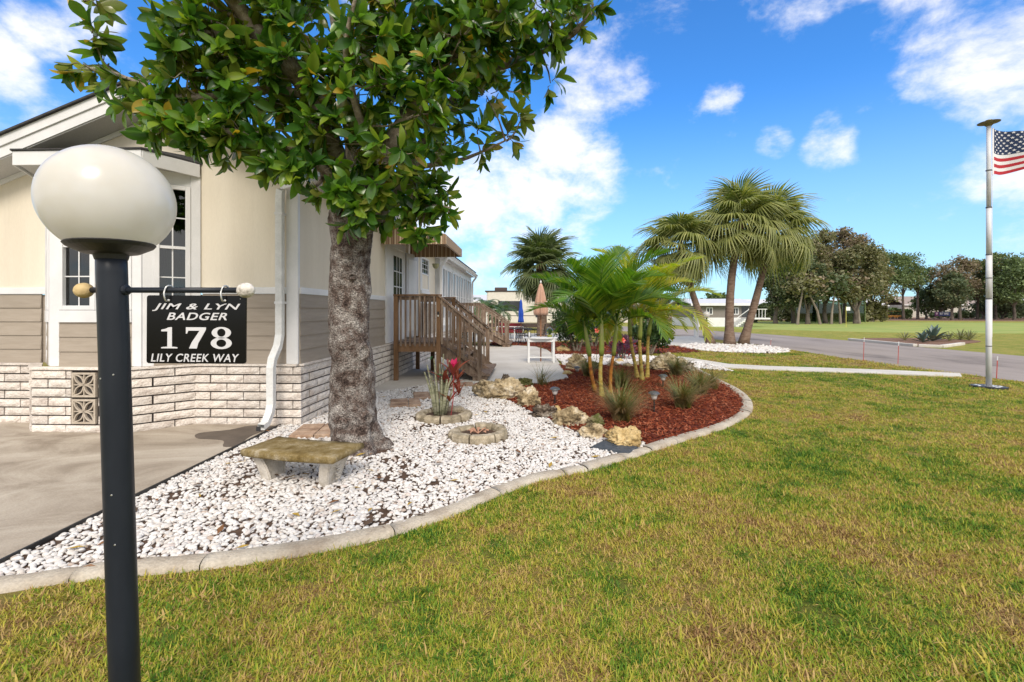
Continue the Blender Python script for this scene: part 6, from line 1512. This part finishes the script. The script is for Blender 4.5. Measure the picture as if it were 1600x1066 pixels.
MB().tube([(.11 * math.cos(a), 0, .06 + .22 * math.sin(a)) for a in [PI * i / 12 for i in range(13)]], .007, 6).build('hoop', plain('blue_metal', (.15, .2, .4)), pp)
# wrought iron set
iron = plain('wrought_iron', (.05, .045, .04), rough=.5, metallic=.4)
def iron_table(p):
    t = thing('iron_table', 'round wrought iron table under the blue umbrella', 'table', (p.x, p.y, 0)); MB().lathe([(.55, .70), (.56, .71), (.56, .725), (.55, .73)], n=28).build('tabletop', iron, t)
    for k in range(4): a = k * PI / 2 + .4; MB().tube([(.35 * math.cos(a), .35 * math.sin(a), 0), (.15 * math.cos(a), .15 * math.sin(a), .35), (.4 * math.cos(a), .4 * math.sin(a), .70)], .014, 6).build('leg', iron, t)
def iron_chair(p, rz, label):
    t = thing('iron_chair', label, 'chair', (p.x, p.y, 0), rz, 'wrought iron patio chairs')
    MB().box(-.23, .23, -.22, .22, .42, .435).build('seat', iron, t)
    for x in (-.2, .2):
        for y in (-.2, .2): MB().tube([(x, y, .42), (x * 1.2, y * 1.2, 0)], .012, 6).build('leg', iron, t)
        MB().tube([(x, -.2, .62), (x * 1.25, .0, .64), (x, .22, .60), (x, .22, .44)], .010, 6).build('arm', iron, t)
    MB().tube([(.22 * math.cos(a), -.22 - .05 * math.sin(a), .43 + .48 * math.sin(a)) for a in [PI * i / 14 for i in range(15)]], .013, 6).build('back_frame', iron, t)
    for k in range(5): x = -.14 + .07 * k; MB().tube([(x, -.22, .43), (x * .8, -.26, .43 + .48 * math.sqrt(max(0, 1 - (x / .22) ** 2)))], .006, 5).build('back_rod', iron, t)
pc = G(814, 537); iron_table(pc)
iron_chair(pc + Vector((-.75, .3, 0)), R(-110), 'wrought iron chair at the left of the table, next to the far stairs'); iron_chair(pc + Vector((.1, -.85, 0)), R(0), 'wrought iron chair nearest the camera at the blue umbrella'); iron_chair(pc + Vector((.9, .1, 0)), R(100), 'wrought iron chair at the right of the table, behind the lantern'); iron_chair(pc + Vector((0, .95, 0)), R(180), 'wrought iron chair at the far side of the table')
# ================================================================== FLAGPOLE AND FLAG
fp = thing('flagpole', 'tall white flagpole with a flat disc cap standing on the lawn at right', 'flagpole', G(1545, 606)); FX, FY = fp.location.x, fp.location.y
wm = stone('flagpole_paint', [(.52, .53, .55), (.64, .65, .67)], scale=3, rough=.5, bump=.1)
secs = [(0, 1.75, .045), (1.75, 2.62, .043), (2.62, 3.55, .040), (3.55, 5.15, .036)]
for z0, z1, r in secs: MB().tube([(0, 0, z0 - .02), (0, 0, z1)], r, 18).build('pole_section', wm, fp, smooth=True)
for z in (.82, 1.75, 2.16, 2.62, 3.55, 4.28): MB().lathe([(.04, -.008), (.048, -.008), (.048, .008), (.04, .008)], c=(0, 0, z), n=18).build('collar', plain('collar_dark', (.06, .06, .065)), fp)
cap = MB().lathe([(.02, 5.13), (.08, 5.19), (.165, 5.215), (.17, 5.222), (.09, 5.238), (.055, 5.25), (.05, 5.27), (.01, 5.275)], n=32).build('cap', stone('bronze_cap', [(.14, .12, .05), (.22, .19, .08)], scale=8, rough=.5, metallic=.3), fp); cap.rotation_euler = (R(0), R(0), 0)
mb = MB(); mb.lathe([(.19, -.01), (.27, -.01), (.27, .035), (.19, .04)], n=30); mb.build('base_ring', plain('black_ring', (.02, .02, .02)), fp)
mb = MB(); rdx = random.Random(2)
for i in range(120): a = rdx.uniform(0, 6.28); r = .2 * math.sqrt(rdx.random()); mb.box(r * math.cos(a) - .018, r * math.cos(a) + .018, r * math.sin(a) - .014, r * math.sin(a) + .014, .0, .03 + .015 * rdx.random(), 0)
mb.build('base_pebbles', pw, fp)['kind'] = 'stuff'
MB().tube([(.055, -.01, 1.0), (.06, -.01, 3.0), (.062, -.01, 5.1)], .004, 5).build('halyard', pw, fp)
# flag: hoist runs down the pole; cloth folds back on itself to the right
FW, FH = 1.5, .90
fl = thing('flag', 'red, white and blue stars and stripes flag flying to the right of the flagpole', 'flag', (FX + .075, FY - .02, 4.20))
def cloth(u, v):
    """u 0..1 along the fly, v 0..1 up the hoist"""
    x = u * FW * .90; sag = .40 * u * u * 1.0 + .12 * u
    y = .13 * math.sin(u * 10 + v * 1.6) * min(1, u * 4) + .05 * math.sin(u * 23 + v * 3) * u
    z = v * FH * (1 - .14 * u) - sag * (v * .75) + .18 * u * (1 - v) - .02 * math.sin(u * 9)
    return Vector((x, y, z))
reds = plain('flag_red', (.42, .02, .035), rough=.8); whs = plain('flag_white', (.72, .72, .74), rough=.8); nav = plain('flag_navy', (.012, .03, .09), rough=.8)
nu = 60
for sI in range(13):
    v1 = 1 - sI / 13; v0 = 1 - (sI + 1) / 13; mb = MB(); u0 = .4 if sI < 7 else 0; k = int(nu * (1 - u0))
    for i in range(k + 1):
        u = u0 + (1 - u0) * i / k
        for j in range(3): mb.v.append(tuple(cloth(u, v0 + (v1 - v0) * j / 2)))
    for i in range(k):
        for j in range(2): a = i * 3 + j; mb.f.append((a, a + 3, a + 4, a + 1)); mb.mi.append(0)
    mb.build('stripe', reds if sI % 2 == 0 else whs, fl, smooth=True)
mb = MB(); k = 26; kv = 10; v0 = 6 / 13
for i in range(k + 1):
    for j in range(kv + 1): mb.v.append(tuple(cloth(.4 * i / k, v0 + (1 - v0) * j / kv)))
for i in range(k):
    for j in range(kv): a = i * (kv + 1) + j; mb.f.append((a, a + kv + 1, a + kv + 2, a + 1)); mb.mi.append(0)
mb.build('canton', nav, fl, smooth=True)
for row in range(9):
    for c in range(6 if row % 2 == 0 else 5):
        u = .4 * ((c + .5) / 6 if row % 2 == 0 else (c + 1) / 6); v = 1 - (7 / 13) * (row + .5) / 9; mb = MB(); pts = []
        for i in range(10):
            a = PI / 2 + PI * i / 5; r = .026 if i % 2 == 0 else .011; pts.append(cloth(u + r * math.cos(a) / (FW * .9), v + r * math.sin(a) / FH))
        cc = cloth(u, v); nn = (cloth(u + .01, v) - cc).cross(cloth(u, v + .01) - cc).normalized()
        for s_ in (-1, 1):
            off = nn * .004 * s_; mb.add([cc + off] + [p + off for p in pts], [(0, i + 1, (i + 1) % 10 + 1) for i in range(10)])
        mb.build('star', whs, fl)
MB().beam((-.012, 0, -.01), (-.012, 0, FH + .01), .03, .006, up=(0, 1, 0)).build('hoist_band', whs, fl)

# ---- reflector stakes by the road
redm = plain('reflector_red', (.45, .05, .03), rough=.5)
for px, py, h, lb in ((1349, 565, .72, 'thin red reflector stake by the road, left of the two close ones'), (1403, 569, .64, 'thin red reflector stake by the road, right of the two close ones'), (1557, 592, .50, 'red reflector stake just right of the flagpole'), (1204, 540, .30, 'short reflector stake by the road past the three palms')):
    p = G(px, py); t = thing('reflector_stake', lb, 'marker stake', (p.x, p.y, 0), 0, 'reflector stakes along the road'); MB().tube([(0, 0, 0), (.02, 0, h * .82)], .008, 6).build('rod', redm, t); MB().tube([(.02, 0, h * .82), (.024, 0, h)], .008, 6).build('tip', pw, t)

# ---- agaves
M['agave'] = leaf_mat('agave_leaf', [(.06, .10, .09), (.10, .155, .14), (.17, .22, .19)], (.10, .14, .12), rough=.45, trans=.05); M['yucca'] = leaf_mat('spiky_leaf', [(.10, .12, .06), (.18, .19, .10), (.28, .26, .16)], (.2, .2, .12), rough=.5)
def agave(px, py, h, n, W, mat, label, seed, name='agave'):
    p = G(px, py); t = thing(name, label, 'plant', (p.x, p.y, .03), 0, 'spiky plants on the island bed'); T = leaf_template(.10, .6, W=W, nseg=4); me = np_mesh('leaf', T[0], T[1], M[mat], smooth=True); rd = random.Random(seed)
    for k in range(n): link('leaf', me, t, frond_matrix(Vector((0, 0, 0)), k * 2.4, .25 + 1.15 * (1 - k / n) + rd.uniform(-.1, .1), 0, h * rd.uniform(.8, 1.1)))
agave(1457, 534, .85, 22, .26, 'agave', 'largest blue-green agave on the island bed', 1); agave(1442, 536, .58, 16, .24, 'agave', 'smaller agave left of the largest agave', 2)
agave(1414, 533, .50, 24, .09, 'yucca', 'thin-leaved spiky plant at the left end of the island bed', 3, 'yucca'); agave(1483, 534, .52, 24, .10, 'yucca', 'pale spiky plant right of the largest agave', 4, 'yucca'); agave(1501, 532, .60, 26, .10, 'yucca', 'spiky plant second from the right end of the island bed', 5, 'yucca'); agave(1514, 533, .58, 26, .10, 'yucca', 'spiky plant at the right end of the island bed', 6, 'yucca')

# ================================================================== FAR LAMP, HOUSES, MOTORHOME
t = thing('lamp_post', 'distant black lamp post with white globe by the leaning palm trunk', 'lamp post', (A(1104, 492, 20.9).x, 20.9, 0)); MB().tube([(0, 0, 0), (0, 0, 1.22)], .04, 10).build('post', M['post'], t)
mb = MB(); mb.lathe([(.15 * math.sin(PI * i / 12) + .001, -.15 * math.cos(PI * i / 12)) for i in range(13)], c=(0, 0, 1.36), n=20); mb.build('globe', M['globe'], t, smooth=True)
t = thing('mailbox_post', 'white square post on the far concrete pad', 'post', G(1088, 527)); MB().box(-.10, .10, -.10, .10, 0, 1.15).build('post', M['white'], t, bevel=.01); MB().box(-.13, .13, -.13, .13, 1.15, 1.19).build('cap', M['white'], t)
def simple_win(par, x0, x1, y, z0, z1, mat_=None):
    o = MB().box(x0, x1, y - .03, y, z0, z1).build('window', M['white'], par); MB().box(x0 + .08, x1 - .08, y - .036, y - .031, z0 + .08, z1 - .08).build('pane', M['far_glass'], o); MB().box((x0 + x1) / 2 - .025, (x0 + x1) / 2 + .025, y - .045, y - .037, z0 + .08, z1 - .08).build('muntin', M['white'], o); return o
M['far_glass'] = plain('far_glass', (.045, .05, .055), rough=.12); M['grey_wall'] = plain('grey_siding', (.21, .19, .175), rough=.8); M['white_roof'] = plain('white_metal_roof', (.60, .60, .62), rough=.5); M['rv'] = plain('rv_cream', (.66, .63, .56), rough=.5); M['rv_dark'] = plain('rv_trim', (.06, .04, .035), rough=.5)
def far_house(label, cx, cy, w, d, hw, hr, wall, roofm, wins, skirt_m=None, rz=0, porch=False, eav=.5):
    t = thing('house', label, 'house', (cx, cy, 0), rz); z0 = 0
    if skirt_m: MB().box(-w / 2 - .05, w / 2 + .05, -.05, d, 0, .9).build('skirt', skirt_m, t); z0 = .9
    MB().box(-w / 2, w / 2, 0, d, z0, hw).build('wall', wall, t)
    mb = MB(); x0, x1 = -w / 2 - eav, w / 2 + eav; y0, y1 = -eav, d + eav; ym = d / 2
    mb.add([(x0, y0, hw), (x1, y0, hw), (x1, ym, hr), (x0, ym, hr), (x0, y1, hw), (x1, y1, hw), (x0, y0, hw + .1), (x1, y0, hw + .1), (x1, ym, hr + .1), (x0, ym, hr + .1), (x0, y1, hw + .1), (x1, y1, hw + .1)],
           [(0, 3, 2, 1), (3, 4, 5, 2), (6, 7, 8, 9), (9, 8, 11, 10), (0, 1, 7, 6), (5, 4, 10, 11), (0, 6, 9, 3), (3, 9, 10, 4), (1, 2, 8, 7), (2, 5, 11, 8)])
    mb.build('roof', roofm, t); MB().box(x0, x1, y0 - .03, y0, hw - .12, hw + .11).build('fascia', M['white'], t)
    for (a, b, c, e) in wins: simple_win(t, a, b, 0, c, e)
    return t
gh = far_house('grey house with pale metal roof and white skirt beyond the road, behind the three palms', 20.8, 45, 5.6, 6, 2.2, 2.75, M['grey_wall'], M['white_roof'], [(-1.6, -.95, 1.2, 1.9), (1.0, 1.6, 1.2, 1.9)], M['white'])
for i in range(6): MB().box(1.9 + i * .3, 1.94 + i * .3, -1.5, -1.46, .9, 1.7).build('baluster', M['white'], gh)
MB().box(1.8, 3.6, -1.5, -1.44, 1.7, 1.76).build('porch_rail', M['white'], gh); MB().box(1.8, 3.9, -1.5, -.06, .75, .9).build('porch_floor', M['white'], gh); MB().box(1.9, 2.6, -.02, -.001, .95, 2.1).build('door', M['far_glass'], gh)
for i in range(5): MB().box(1.4 - .2 * i, 1.7 - .2 * i, -1.5, -.3, .75 - .15 * i - .1, .78 - .15 * i).build('step', M['white'], gh)
MB().beam((1.85, -1.5, 1.7), (.6, -1.5, .8), .05, .05).build('stair_rail', M['white'], gh)
# motorhome behind the patio
rv = thing('motorhome', 'cream motorhome with dark windows and rooftop units beyond the patio', 'motorhome', A(812, 487, 36) - Vector((0, 0, EYE - .35)))
rv.location.z = 0
rw = 9.6
MB().box(-2.6, 4.4, 0, 2.5, .55, 3.15).build('body', M['rv'], rv, bevel=.12); MB().box(-2.75, 4.5, -.06, 2.55, 3.08, 3.16).build('roof_trim', M['rv_dark'], rv)
MB().box(-1.7, .05, -.04, -.001, 1.55, 2.35).build('window', M['far_glass'], rv, bevel=.015)
for x0, x1, z0, z1 in ((.95, 1.9, 2.3, 2.85), (1.25, 1.65, 1.05, 2.0)): MB().box(x0, x1, -.03, -.001, z0, z1).build('window', M['far_glass'], rv, bevel=.01)
for x in (-2.0, .9): MB().box(x, x + 1.0, .6, 1.6, 3.16, 3.45).build('roof_unit', M['rv_dark'], rv, bevel=.05)
MB().box(-2.6, 4.4, -.004, -.001, 1.15, 1.2).build('stripe', M['rv_dark'], rv)
for x in (-1.4, 2.9): MB().lathe([(.01, -.12), (.38, -.12), (.40, -.08), (.40, .08), (.01, .08)], n=18, M=Matrix.Rotation(PI / 2, 4, 'X')).build('wheel', M['rv_dark'], rv, loc=(x, .05, .40))
MB().box(-2.6, 4.4, .05, 2.4, .25, .55).build('underbody', M['rv_dark'], rv)
# coach cab to the right with sloping windscreen
cab = [(4.4, .45), (7.0, .45), (7.3, .9), (6.6, 1.6), (5.9, 2.9), (4.4, 3.05)]
mb = MB(); n = len(cab); mb.add([(x, 0, z) for x, z in cab] + [(x, 2.4, z) for x, z in cab], [tuple(range(n)), tuple(range(n, 2 * n))[::-1]] + [(i, n + i, n + (i + 1) % n, (i + 1) % n) for i in range(n)]); mb.build('cab', M['rv'], rv); MB().box(4.7, 5.7, -.02, -.001, 1.5, 2.3).build('window', M['far_glass'], rv)
far_house('low cream house with white roof behind the far stairs', -6.5, 42, 9, 8, 2.4, 3.1, M['rv'], M['white_roof'], [(-1.5, -.5, 1.2, 2.1), (1.6, 2.6, 1.2, 2.1)], M['white'])
far_house('pale house half hidden behind the near palms', 9.5, 62, 15, 8, 2.6, 3.9, M['rv'], M['white_roof'], [(-4, -3, 1.2, 2.2), (-1, 0, 1.2, 2.2), (3, 4, 1.2, 2.2)])
rb_ = thing('cushioned_bench', 'white-framed patio bench with dark red cushions beyond the iron table', 'bench', A(797, 487, 25) - Vector((0, 0, EYE))); rb_.location.z = 0
cm = plain('red_cushion', (.20, .012, .02), rough=.8)
MB().box(-.68, .68, -.25, .25, .34, .48).build('seat_cushion', cm, rb_, bevel=.03); MB().box(-.68, .68, .2, .34, .48, .86).build('back_cushion', cm, rb_, bevel=.03)
for x in (-.72, -.24, .24, .72): MB().box(x - .025, x + .025, -.28, -.23, 0, .66).build('leg', M['white'], rb_)
MB().box(-.72, .72, -.27, -.24, .66, .70).build('rail', M['white'], rb_)

# ================================================================== FAR TREES
M['far_olive'] = leaf_mat('far_olive', [(.10, .11, .055), (.19, .19, .095), (.30, .27, .16)], (.2, .18, .1), rough=.7, trans=.2); M['far_green'] = leaf_mat('far_green', [(.065, .11, .045), (.13, .19, .075), (.22, .28, .11)], (.15, .2, .09), rough=.7, trans=.2); M['far_dark'] = leaf_mat('far_dark', [(.045, .07, .035), (.09, .125, .06), (.15, .18, .085)], (.1, .13, .07), rough=.7, trans=.15)
M['far_brown'] = leaf_mat('far_brown', [(.13, .10, .07), (.24, .185, .13), (.33, .27, .20)], (.22, .18, .13), rough=.8, trans=.2); M['far_bark'] = stone('far_bark', [(.06, .048, .04), (.16, .135, .115)], scale=1.5, rough=.95, bump=.5, bscale=8)
QT = (np.array([(-.5, -.32, 0), (.5, -.25, .08), (.42, .32, -.05), (-.4, .35, .06)]), np.array([(0, 1, 2, 3)]))
def far_tree(px, base_py, top_py, halfw_px, Y, mats, label, seed, n=2600, trunk_frac=.35, ls=.34, cat='tree', flat=.8, name='broadleaf_tree', trunk_r=.22, nb=15, group=None, density=1.0, lean=0):
    b = A(px, base_py, Y); topz = A(px, top_py, Y).z; H_ = topz; Rw = halfw_px * Y / F
    t = thing(name, label, cat, (b.x, b.y, 0), 0, group); rd = random.Random(seed); z0 = H_ * trunk_frac
    clumps = []
    for k in range(nb):
        u = (k + .5) / nb; a = rd.uniform(0, 2 * PI); zz = z0 + (H_ - z0) * (.12 + .78 * rd.random()); rel = (zz - z0) / (H_ - z0); rmax = Rw * (math.sin(PI * min(1, .18 + .70 * rel)) ** .6) * .78; rr = rmax * math.sqrt(rd.random())
        clumps.append((Vector((rr * math.cos(a) + lean * rel, rr * math.sin(a) * .8, zz)), Rw * rd.uniform(.30, .50)))
    clumps.append((Vector((lean, 0, H_ - Rw * .28)), Rw * .3))
    Ms = [[] for _ in mats]
    n = int(n * density)
    for i in range(n):
        c, r = rd.choice(clumps); g_ = Vector((rd.gauss(0, 1), rd.gauss(0, 1), rd.gauss(0, 1))).normalized() * r * (rd.random() ** .45) * rd.choice((1, 1, 1.25)); p = c + Vector((g_.x, g_.y, g_.z * flat)); s = ls * rd.uniform(.5, 1.4)
        p += Vector((noise.noise(p * 1.3), noise.noise(p * 1.3 + Vector((9, 0, 0))), noise.noise(p * 1.7))) * .5
        if p.z > H_ * 1.02: continue
        k = 0 if rd.random() < .7 else rd.randrange(len(mats)); Ms[k].append(np.array(Matrix.Translation(p) @ Euler((rd.uniform(-1.2, 1.2), rd.uniform(-1.2, 1.2), rd.uniform(0, 6.28))).to_matrix().to_4x4() @ Matrix.Diagonal((s, s, s, 1))))
    for k, mt in enumerate(mats):
        if Ms[k]: V, Fq = join_copies(QT[0], QT[1], Ms[k]); link('crown', np_mesh('crown', V, Fq, mt), t)
    # trunk and limbs
    fk = Vector((lean * .3 + rd.uniform(-.2, .2), 0, z0 * rd.uniform(.8, 1.1))); mb = MB(); mb.tube([(0, 0, -.1), fk * .5 + Vector((rd.uniform(-.15, .15), 0, 0)), fk], [trunk_r * 1.3, trunk_r, trunk_r * .8], 8, cap=False)
    mb.build('trunk', M['far_bark'], t, smooth=True)
    for c, r in clumps[:7] + clumps[-1:]:
        mb = MB(); q = fk.lerp(c, .5) + Vector((rd.uniform(-.3, .3), 0, rd.uniform(-.2, .4))); mb.tube([fk - Vector((0, 0, .3)), q, c + Vector((0, 0, r * .4))], [trunk_r * .55, trunk_r * .32, trunk_r * .08], 6, cap=False); mb.build('limb', M['far_bark'], t, smooth=True)
    return t
O, Gn, D, B = M['far_olive'], M['far_green'], M['far_dark'], M['far_brown']
T = [ # px, base, top, halfw, Y, mats, label
    (1212, 506, 415, 26, 56, [D, O], 'dark olive tree immediately right of the leaning palm trunk', .20, 3000),
    (1240, 507, 385, 34, 58, [O, B], 'tall olive tree behind the right-hand fan palm', .2, 4200),
    (1262, 506, 400, 28, 54, [D, O], 'shaded tree with pale trunk in the left part of the grove', .2, 3400),
    (1290, 508, 362, 36, 57, [O, B], 'tall brown-olive tree rising highest beside the palm fronds', .2, 4800),
    (1318, 506, 358, 34, 60, [B, O], 'highest thin-crowned brownish tree in the middle of the grove', .22, 4200),
    (1337, 507, 386, 30, 56, [O, D], 'olive tree with a forked pale trunk right of the grove middle', .2, 3800),
    (1362, 503, 388, 30, 66, [O, B], 'brown-olive tree at the right edge of the grove', .22, 3600),
    (1385, 500, 396, 28, 84, [Gn, D], 'fresh green tree just past the right edge of the grove', .40, 2200),
    (1412, 500, 400, 26, 86, [Gn, O], 'airy green tree with horizontal limbs, left of the gap in the trees', .45, 1100),
    (1434, 500, 418, 22, 88, [Gn, D], 'thin spreading tree at the left side of the sky gap', .55, 1100),
    (1470, 500, 442, 22, 88, [D, Gn], 'low dark tree in the gap between the groves', .25, 1700),
    (1447, 500, 455, 18, 90, [Gn, D], 'small green tree under the spreading tree', .2, 1100),
    (1500, 500, 402, 30, 84, [B, O], 'bare-looking brownish tree left of the flagpole', .38, 2300),
    (1488, 500, 428, 22, 80, [D, O], 'dark moss-hung tree above the blue banner', .3, 1800),
    (1527, 500, 408, 26, 86, [O, Gn], 'brown-green tree seen just left of the flagpole', .35, 2000),
    (1556, 500, 398, 26, 84, [Gn, B], 'tall spreading tree just right of the flagpole', .38, 2200),
    (1585, 500, 404, 30, 80, [Gn, D], 'full green tree at the right edge of the picture', .25, 3200),
    (1615, 500, 400, 34, 82, [Gn, D], 'green tree cut off by the right edge of the picture', .25, 2600),
    (1535, 500, 446, 24, 92, [D, Gn], 'low dark tree behind the flagpole', .15, 1600),
    (1565, 500, 450, 24, 92, [D, D], 'low dark tree at the foot of the tall spreading tree', .12, 1600),
    (1660, 500, 395, 40, 84, [D, Gn], 'green tree beyond the right edge', .25, 1500),
    (1180, 507, 478, 10, 62, [D, D], 'small dark conifer right of the grey house', .08, 900),
    (1121, 505, 462, 18, 66, [Gn, D], 'green tree showing over the grey house roof', .4, 900),
    (1083, 505, 470, 24, 68, [Gn, D], 'low green tree left of the grey house', .3, 900),
    (1030, 505, 466, 34, 72, [D, Gn], 'dark green tree hidden behind the clump palms', .2, 1200),
    (960, 505, 470, 40, 72, [D, Gn], 'dark green tree behind the hibiscus shrub', .2, 1200),
    (905, 505, 474, 26, 74, [Gn, D], 'green tree right of the motorhome', .2, 900),
    (735, 505, 476, 16, 60, [Gn, D], 'green tree at the far end of the house', .25, 700),
]
for i, (px, bp_, tp_, hw, Y, mats, lb, tf, n) in enumerate(T):
    far_tree(px, bp_, tp_ - 3, hw * 1.15, Y, mats, lb, 100 + i, n=int(n * 3.6), trunk_frac=tf, ls=.11 + Y / 560, trunk_r=.24 if Y < 70 else .2, group='trees beyond the golf green' if px > 1190 else None)
# mid shade trunks in the grove
pale = stone('pale_bark', [(.16, .13, .11), (.28, .24, .20)], scale=1.2, rough=.9, bump=.4, bscale=8)
for i, (px, ly) in enumerate(((1248, -.5), (1277, 1.1), (1300, -.35), (1312, .3), (1341, .5))):
    b = A(px, 500, 52 + i); t = thing('grove_sapling', ['pale leaning trunk with thin crown second in the grove', 'pale trunk leaning left in the middle of the grove', 'pale forked trunk in the middle of the grove', 'slim trunk right of the pale forked trunk', 'pale trunk near the right end of the grove', 'slim dark trunk at the left end of the grove', 'slim straight trunk behind the pale forked trunk', 'slim trunk at the right end of the grove'][i], 'tree', (b.x, b.y, 0), 0, 'slim trees in the grove')
    MB().tube([(ly * .3, 0, -.05), (0, 0, 1.6), (-ly * .7, 0, 3.2), (-ly, 0, 4.6)], [.17, .12, .09, .05], 8, cap=False).build('trunk', pale if i < 5 else M['far_bark'], t, smooth=True)
    rd = random.Random(i); Ms = []
    for k in range(420): p = Vector((rd.gauss(-ly, .9), rd.gauss(0, .8), rd.gauss(4.7, .7))); s = .35 * rd.uniform(.5, 1.3); Ms.append(np.array(Matrix.Translation(p) @ Euler((rd.uniform(-1, 1), rd.uniform(-1, 1), rd.uniform(0, 6))).to_matrix().to_4x4() @ Matrix.Diagonal((s, s, s, 1))))
    V, Fq = join_copies(QT[0], QT[1], Ms); link('crown', np_mesh('crown', V, Fq, [O, B, D][i % 3]), t)
# green privacy net and hedges under the trees
def hedge(label, x0, x1, y, h, seed, mat, n=2600, d=1.5):
    t = thing('hedge', label, 'hedge', ((x0 + x1) / 2, y, 0)); rd = random.Random(seed); Ms = []; w = (x1 - x0) / 2
    for i in range(n):
        x = rd.uniform(-w, w); hh = h * (.75 + .35 * noise.noise(Vector((x * .6, seed, 0)))); p = Vector((x, rd.uniform(-d / 2, d / 2), hh * math.sqrt(rd.random()))); s = .5 * rd.uniform(.5, 1.3); Ms.append(np.array(Matrix.Translation(p) @ Euler((rd.uniform(-1.3, 1.3), rd.uniform(-1.3, 1.3), rd.uniform(0, 6))).to_matrix().to_4x4() @ Matrix.Diagonal((s, s, s, 1))))
    V, Fq = join_copies(QT[0], QT[1], Ms); link('foliage', np_mesh('foliage', V, Fq, mat), t)['kind'] = 'stuff'
hedge('dark understorey hedge behind the grove', 33, 60, 76, 3.4, 1, D, 7000); hedge('brown brushy undergrowth between the grove trunks', 39, 54, 66, 3.2, 11, O, 4200); hedge('shrubs under the trees right of the grove', 72, 84, 96, 2.6, 2, Gn, 1800); hedge('low shrubs either side of the blue banner', 92, 118, 100, 1.7, 3, D, 2400); hedge('dark bushes at the right end of the golf course', 100, 135, 98, 4.2, 4, D, 5200)
hedge('dark hedge left of the motorhome', -9, -2.5, 34, 1.7, 5, M['far_green'], 1500); hedge('dark hedge behind the clump palms', 4, 24, 75, 2.6, 6, D, 3200)
# tall green net by the grove
nt_ = thing('golf_net', 'green netting hung between thin posts in the grove', 'net', (A(1245, 487, 63).x, 63, 0)); gm = plain('net_green', (.03, .085, .065), rough=.8)
MB().box(-.2, 9.5, 0, .03, .1, 3.0).build('net', glass_mat('net_mesh', (.35, .5, .42), 0), nt_)
for x in (-.2, 3, 6.2, 9.4): MB().tube([(x, -.06, 0), (x, -.06, 4.4)], .06, 6).build('post', M['far_green'], nt_)
# far pale houses behind the trees
far_house('long pale house far behind the trees right of the grove', 80, 118, 34, 8, 3.0, 4.6, M['rv'], M['white_roof'], [(-12 + 5 * i, -10.5 + 5 * i, 1.2, 2.4) for i in range(6)])
far_house('pale house far behind the blue banner', 112, 116, 24, 8, 3.2, 5.4, plain('pale_stucco', (.5, .48, .42)), plain('tan_roof', (.3, .24, .2)), [(-8 + 5 * i, -6.5 + 5 * i, 1.2, 2.4) for i in range(4)])
far_house('pale house at the far right behind the green trees', 140, 112, 22, 8, 3.0, 4.6, M['rv'], M['white_roof'], [(-8 + 5 * i, -6.5 + 5 * i, 1.2, 2.4) for i in range(4)])
far_house('white house seen between the grove trunks', 52, 100, 26, 8, 2.8, 4.2, M['white'], M['white_roof'], [(-9 + 5 * i, -7.5 + 5 * i, 1.2, 2.4) for i in range(4)])
# blue banner
bn = thing('banner', 'blue and magenta banner on two posts below the far trees', 'banner', A(1474, 491, 82)); bn.location.z = 0
MB().box(-1.5, 1.5, 0, .05, .70, 1.45).build('panel', plain('banner_blue', (.015, .03, .13), rough=.5), bn); MB().box(-1.52, -.85, -.01, -.001, .70, 1.45).build('emblem_field', plain('banner_purple', (.13, .015, .11), rough=.5), bn)
MB().lathe([(.01, 0), (.19, .0), (.19, .01)], n=14, M=Matrix.Rotation(PI / 2, 4, 'X')).build('emblem', plain('banner_pink', (.6, .45, .55)), bn, loc=(-1.2, -.012, 1.15))
for x in (-1.45, 1.45): MB().tube([(x, .08, 0), (x, .08, 1.5)], .05, 6).build('post', M['rv_dark'], bn)
me = text_mesh('BIT ERE', .5, 0, .01, w=(1.55, .36)); me.materials.append(pw); o = link('lettering', me, bn); o.matrix_local = Matrix.Translation((.15, -.006, 1.13)) @ Matrix.Rotation(PI / 2, 4, 'X')
ob = thing('orange_cart', 'small orange cart parked under the far trees', 'cart', A(1400, 487, 92)); ob.location.z = 0
MB().box(-1.1, 1.1, 0, 1.2, .3, .75).build('body', plain('orange_paint', (.5, .22, .04)), ob, bevel=.05); MB().box(-.9, .9, 0, 1.2, 1.55, 1.62).build('canopy', plain('orange_top', (.5, .28, .08)), ob)
for x in (-.85, .85):
    MB().box(x - .03, x + .03, .05, .11, .75, 1.55).build('post', M['rv_dark'], ob); MB().lathe([(.01, -.08), (.25, -.08), (.25, .08), (.01, .08)], n=12, M=Matrix.Rotation(PI / 2, 4, 'X')).build('wheel', M['rv_dark'], ob, loc=(x * .8, .02, .25))
pf = thing('golf_flag', 'thin yellow golf flag on the putting green', 'golf flag', A(1322, 512, 44)); pf.location.z = 0
MB().tube([(0, 0, 0), (0, 0, 2.0)], .02, 6).build('stick', plain('yellow_stick', (.6, .55, .1)), pf); MB().box(0, .4, -.01, .01, 1.6, 1.95).build('pennant', pw, pf)
print('objects', len(bpy.data.objects))
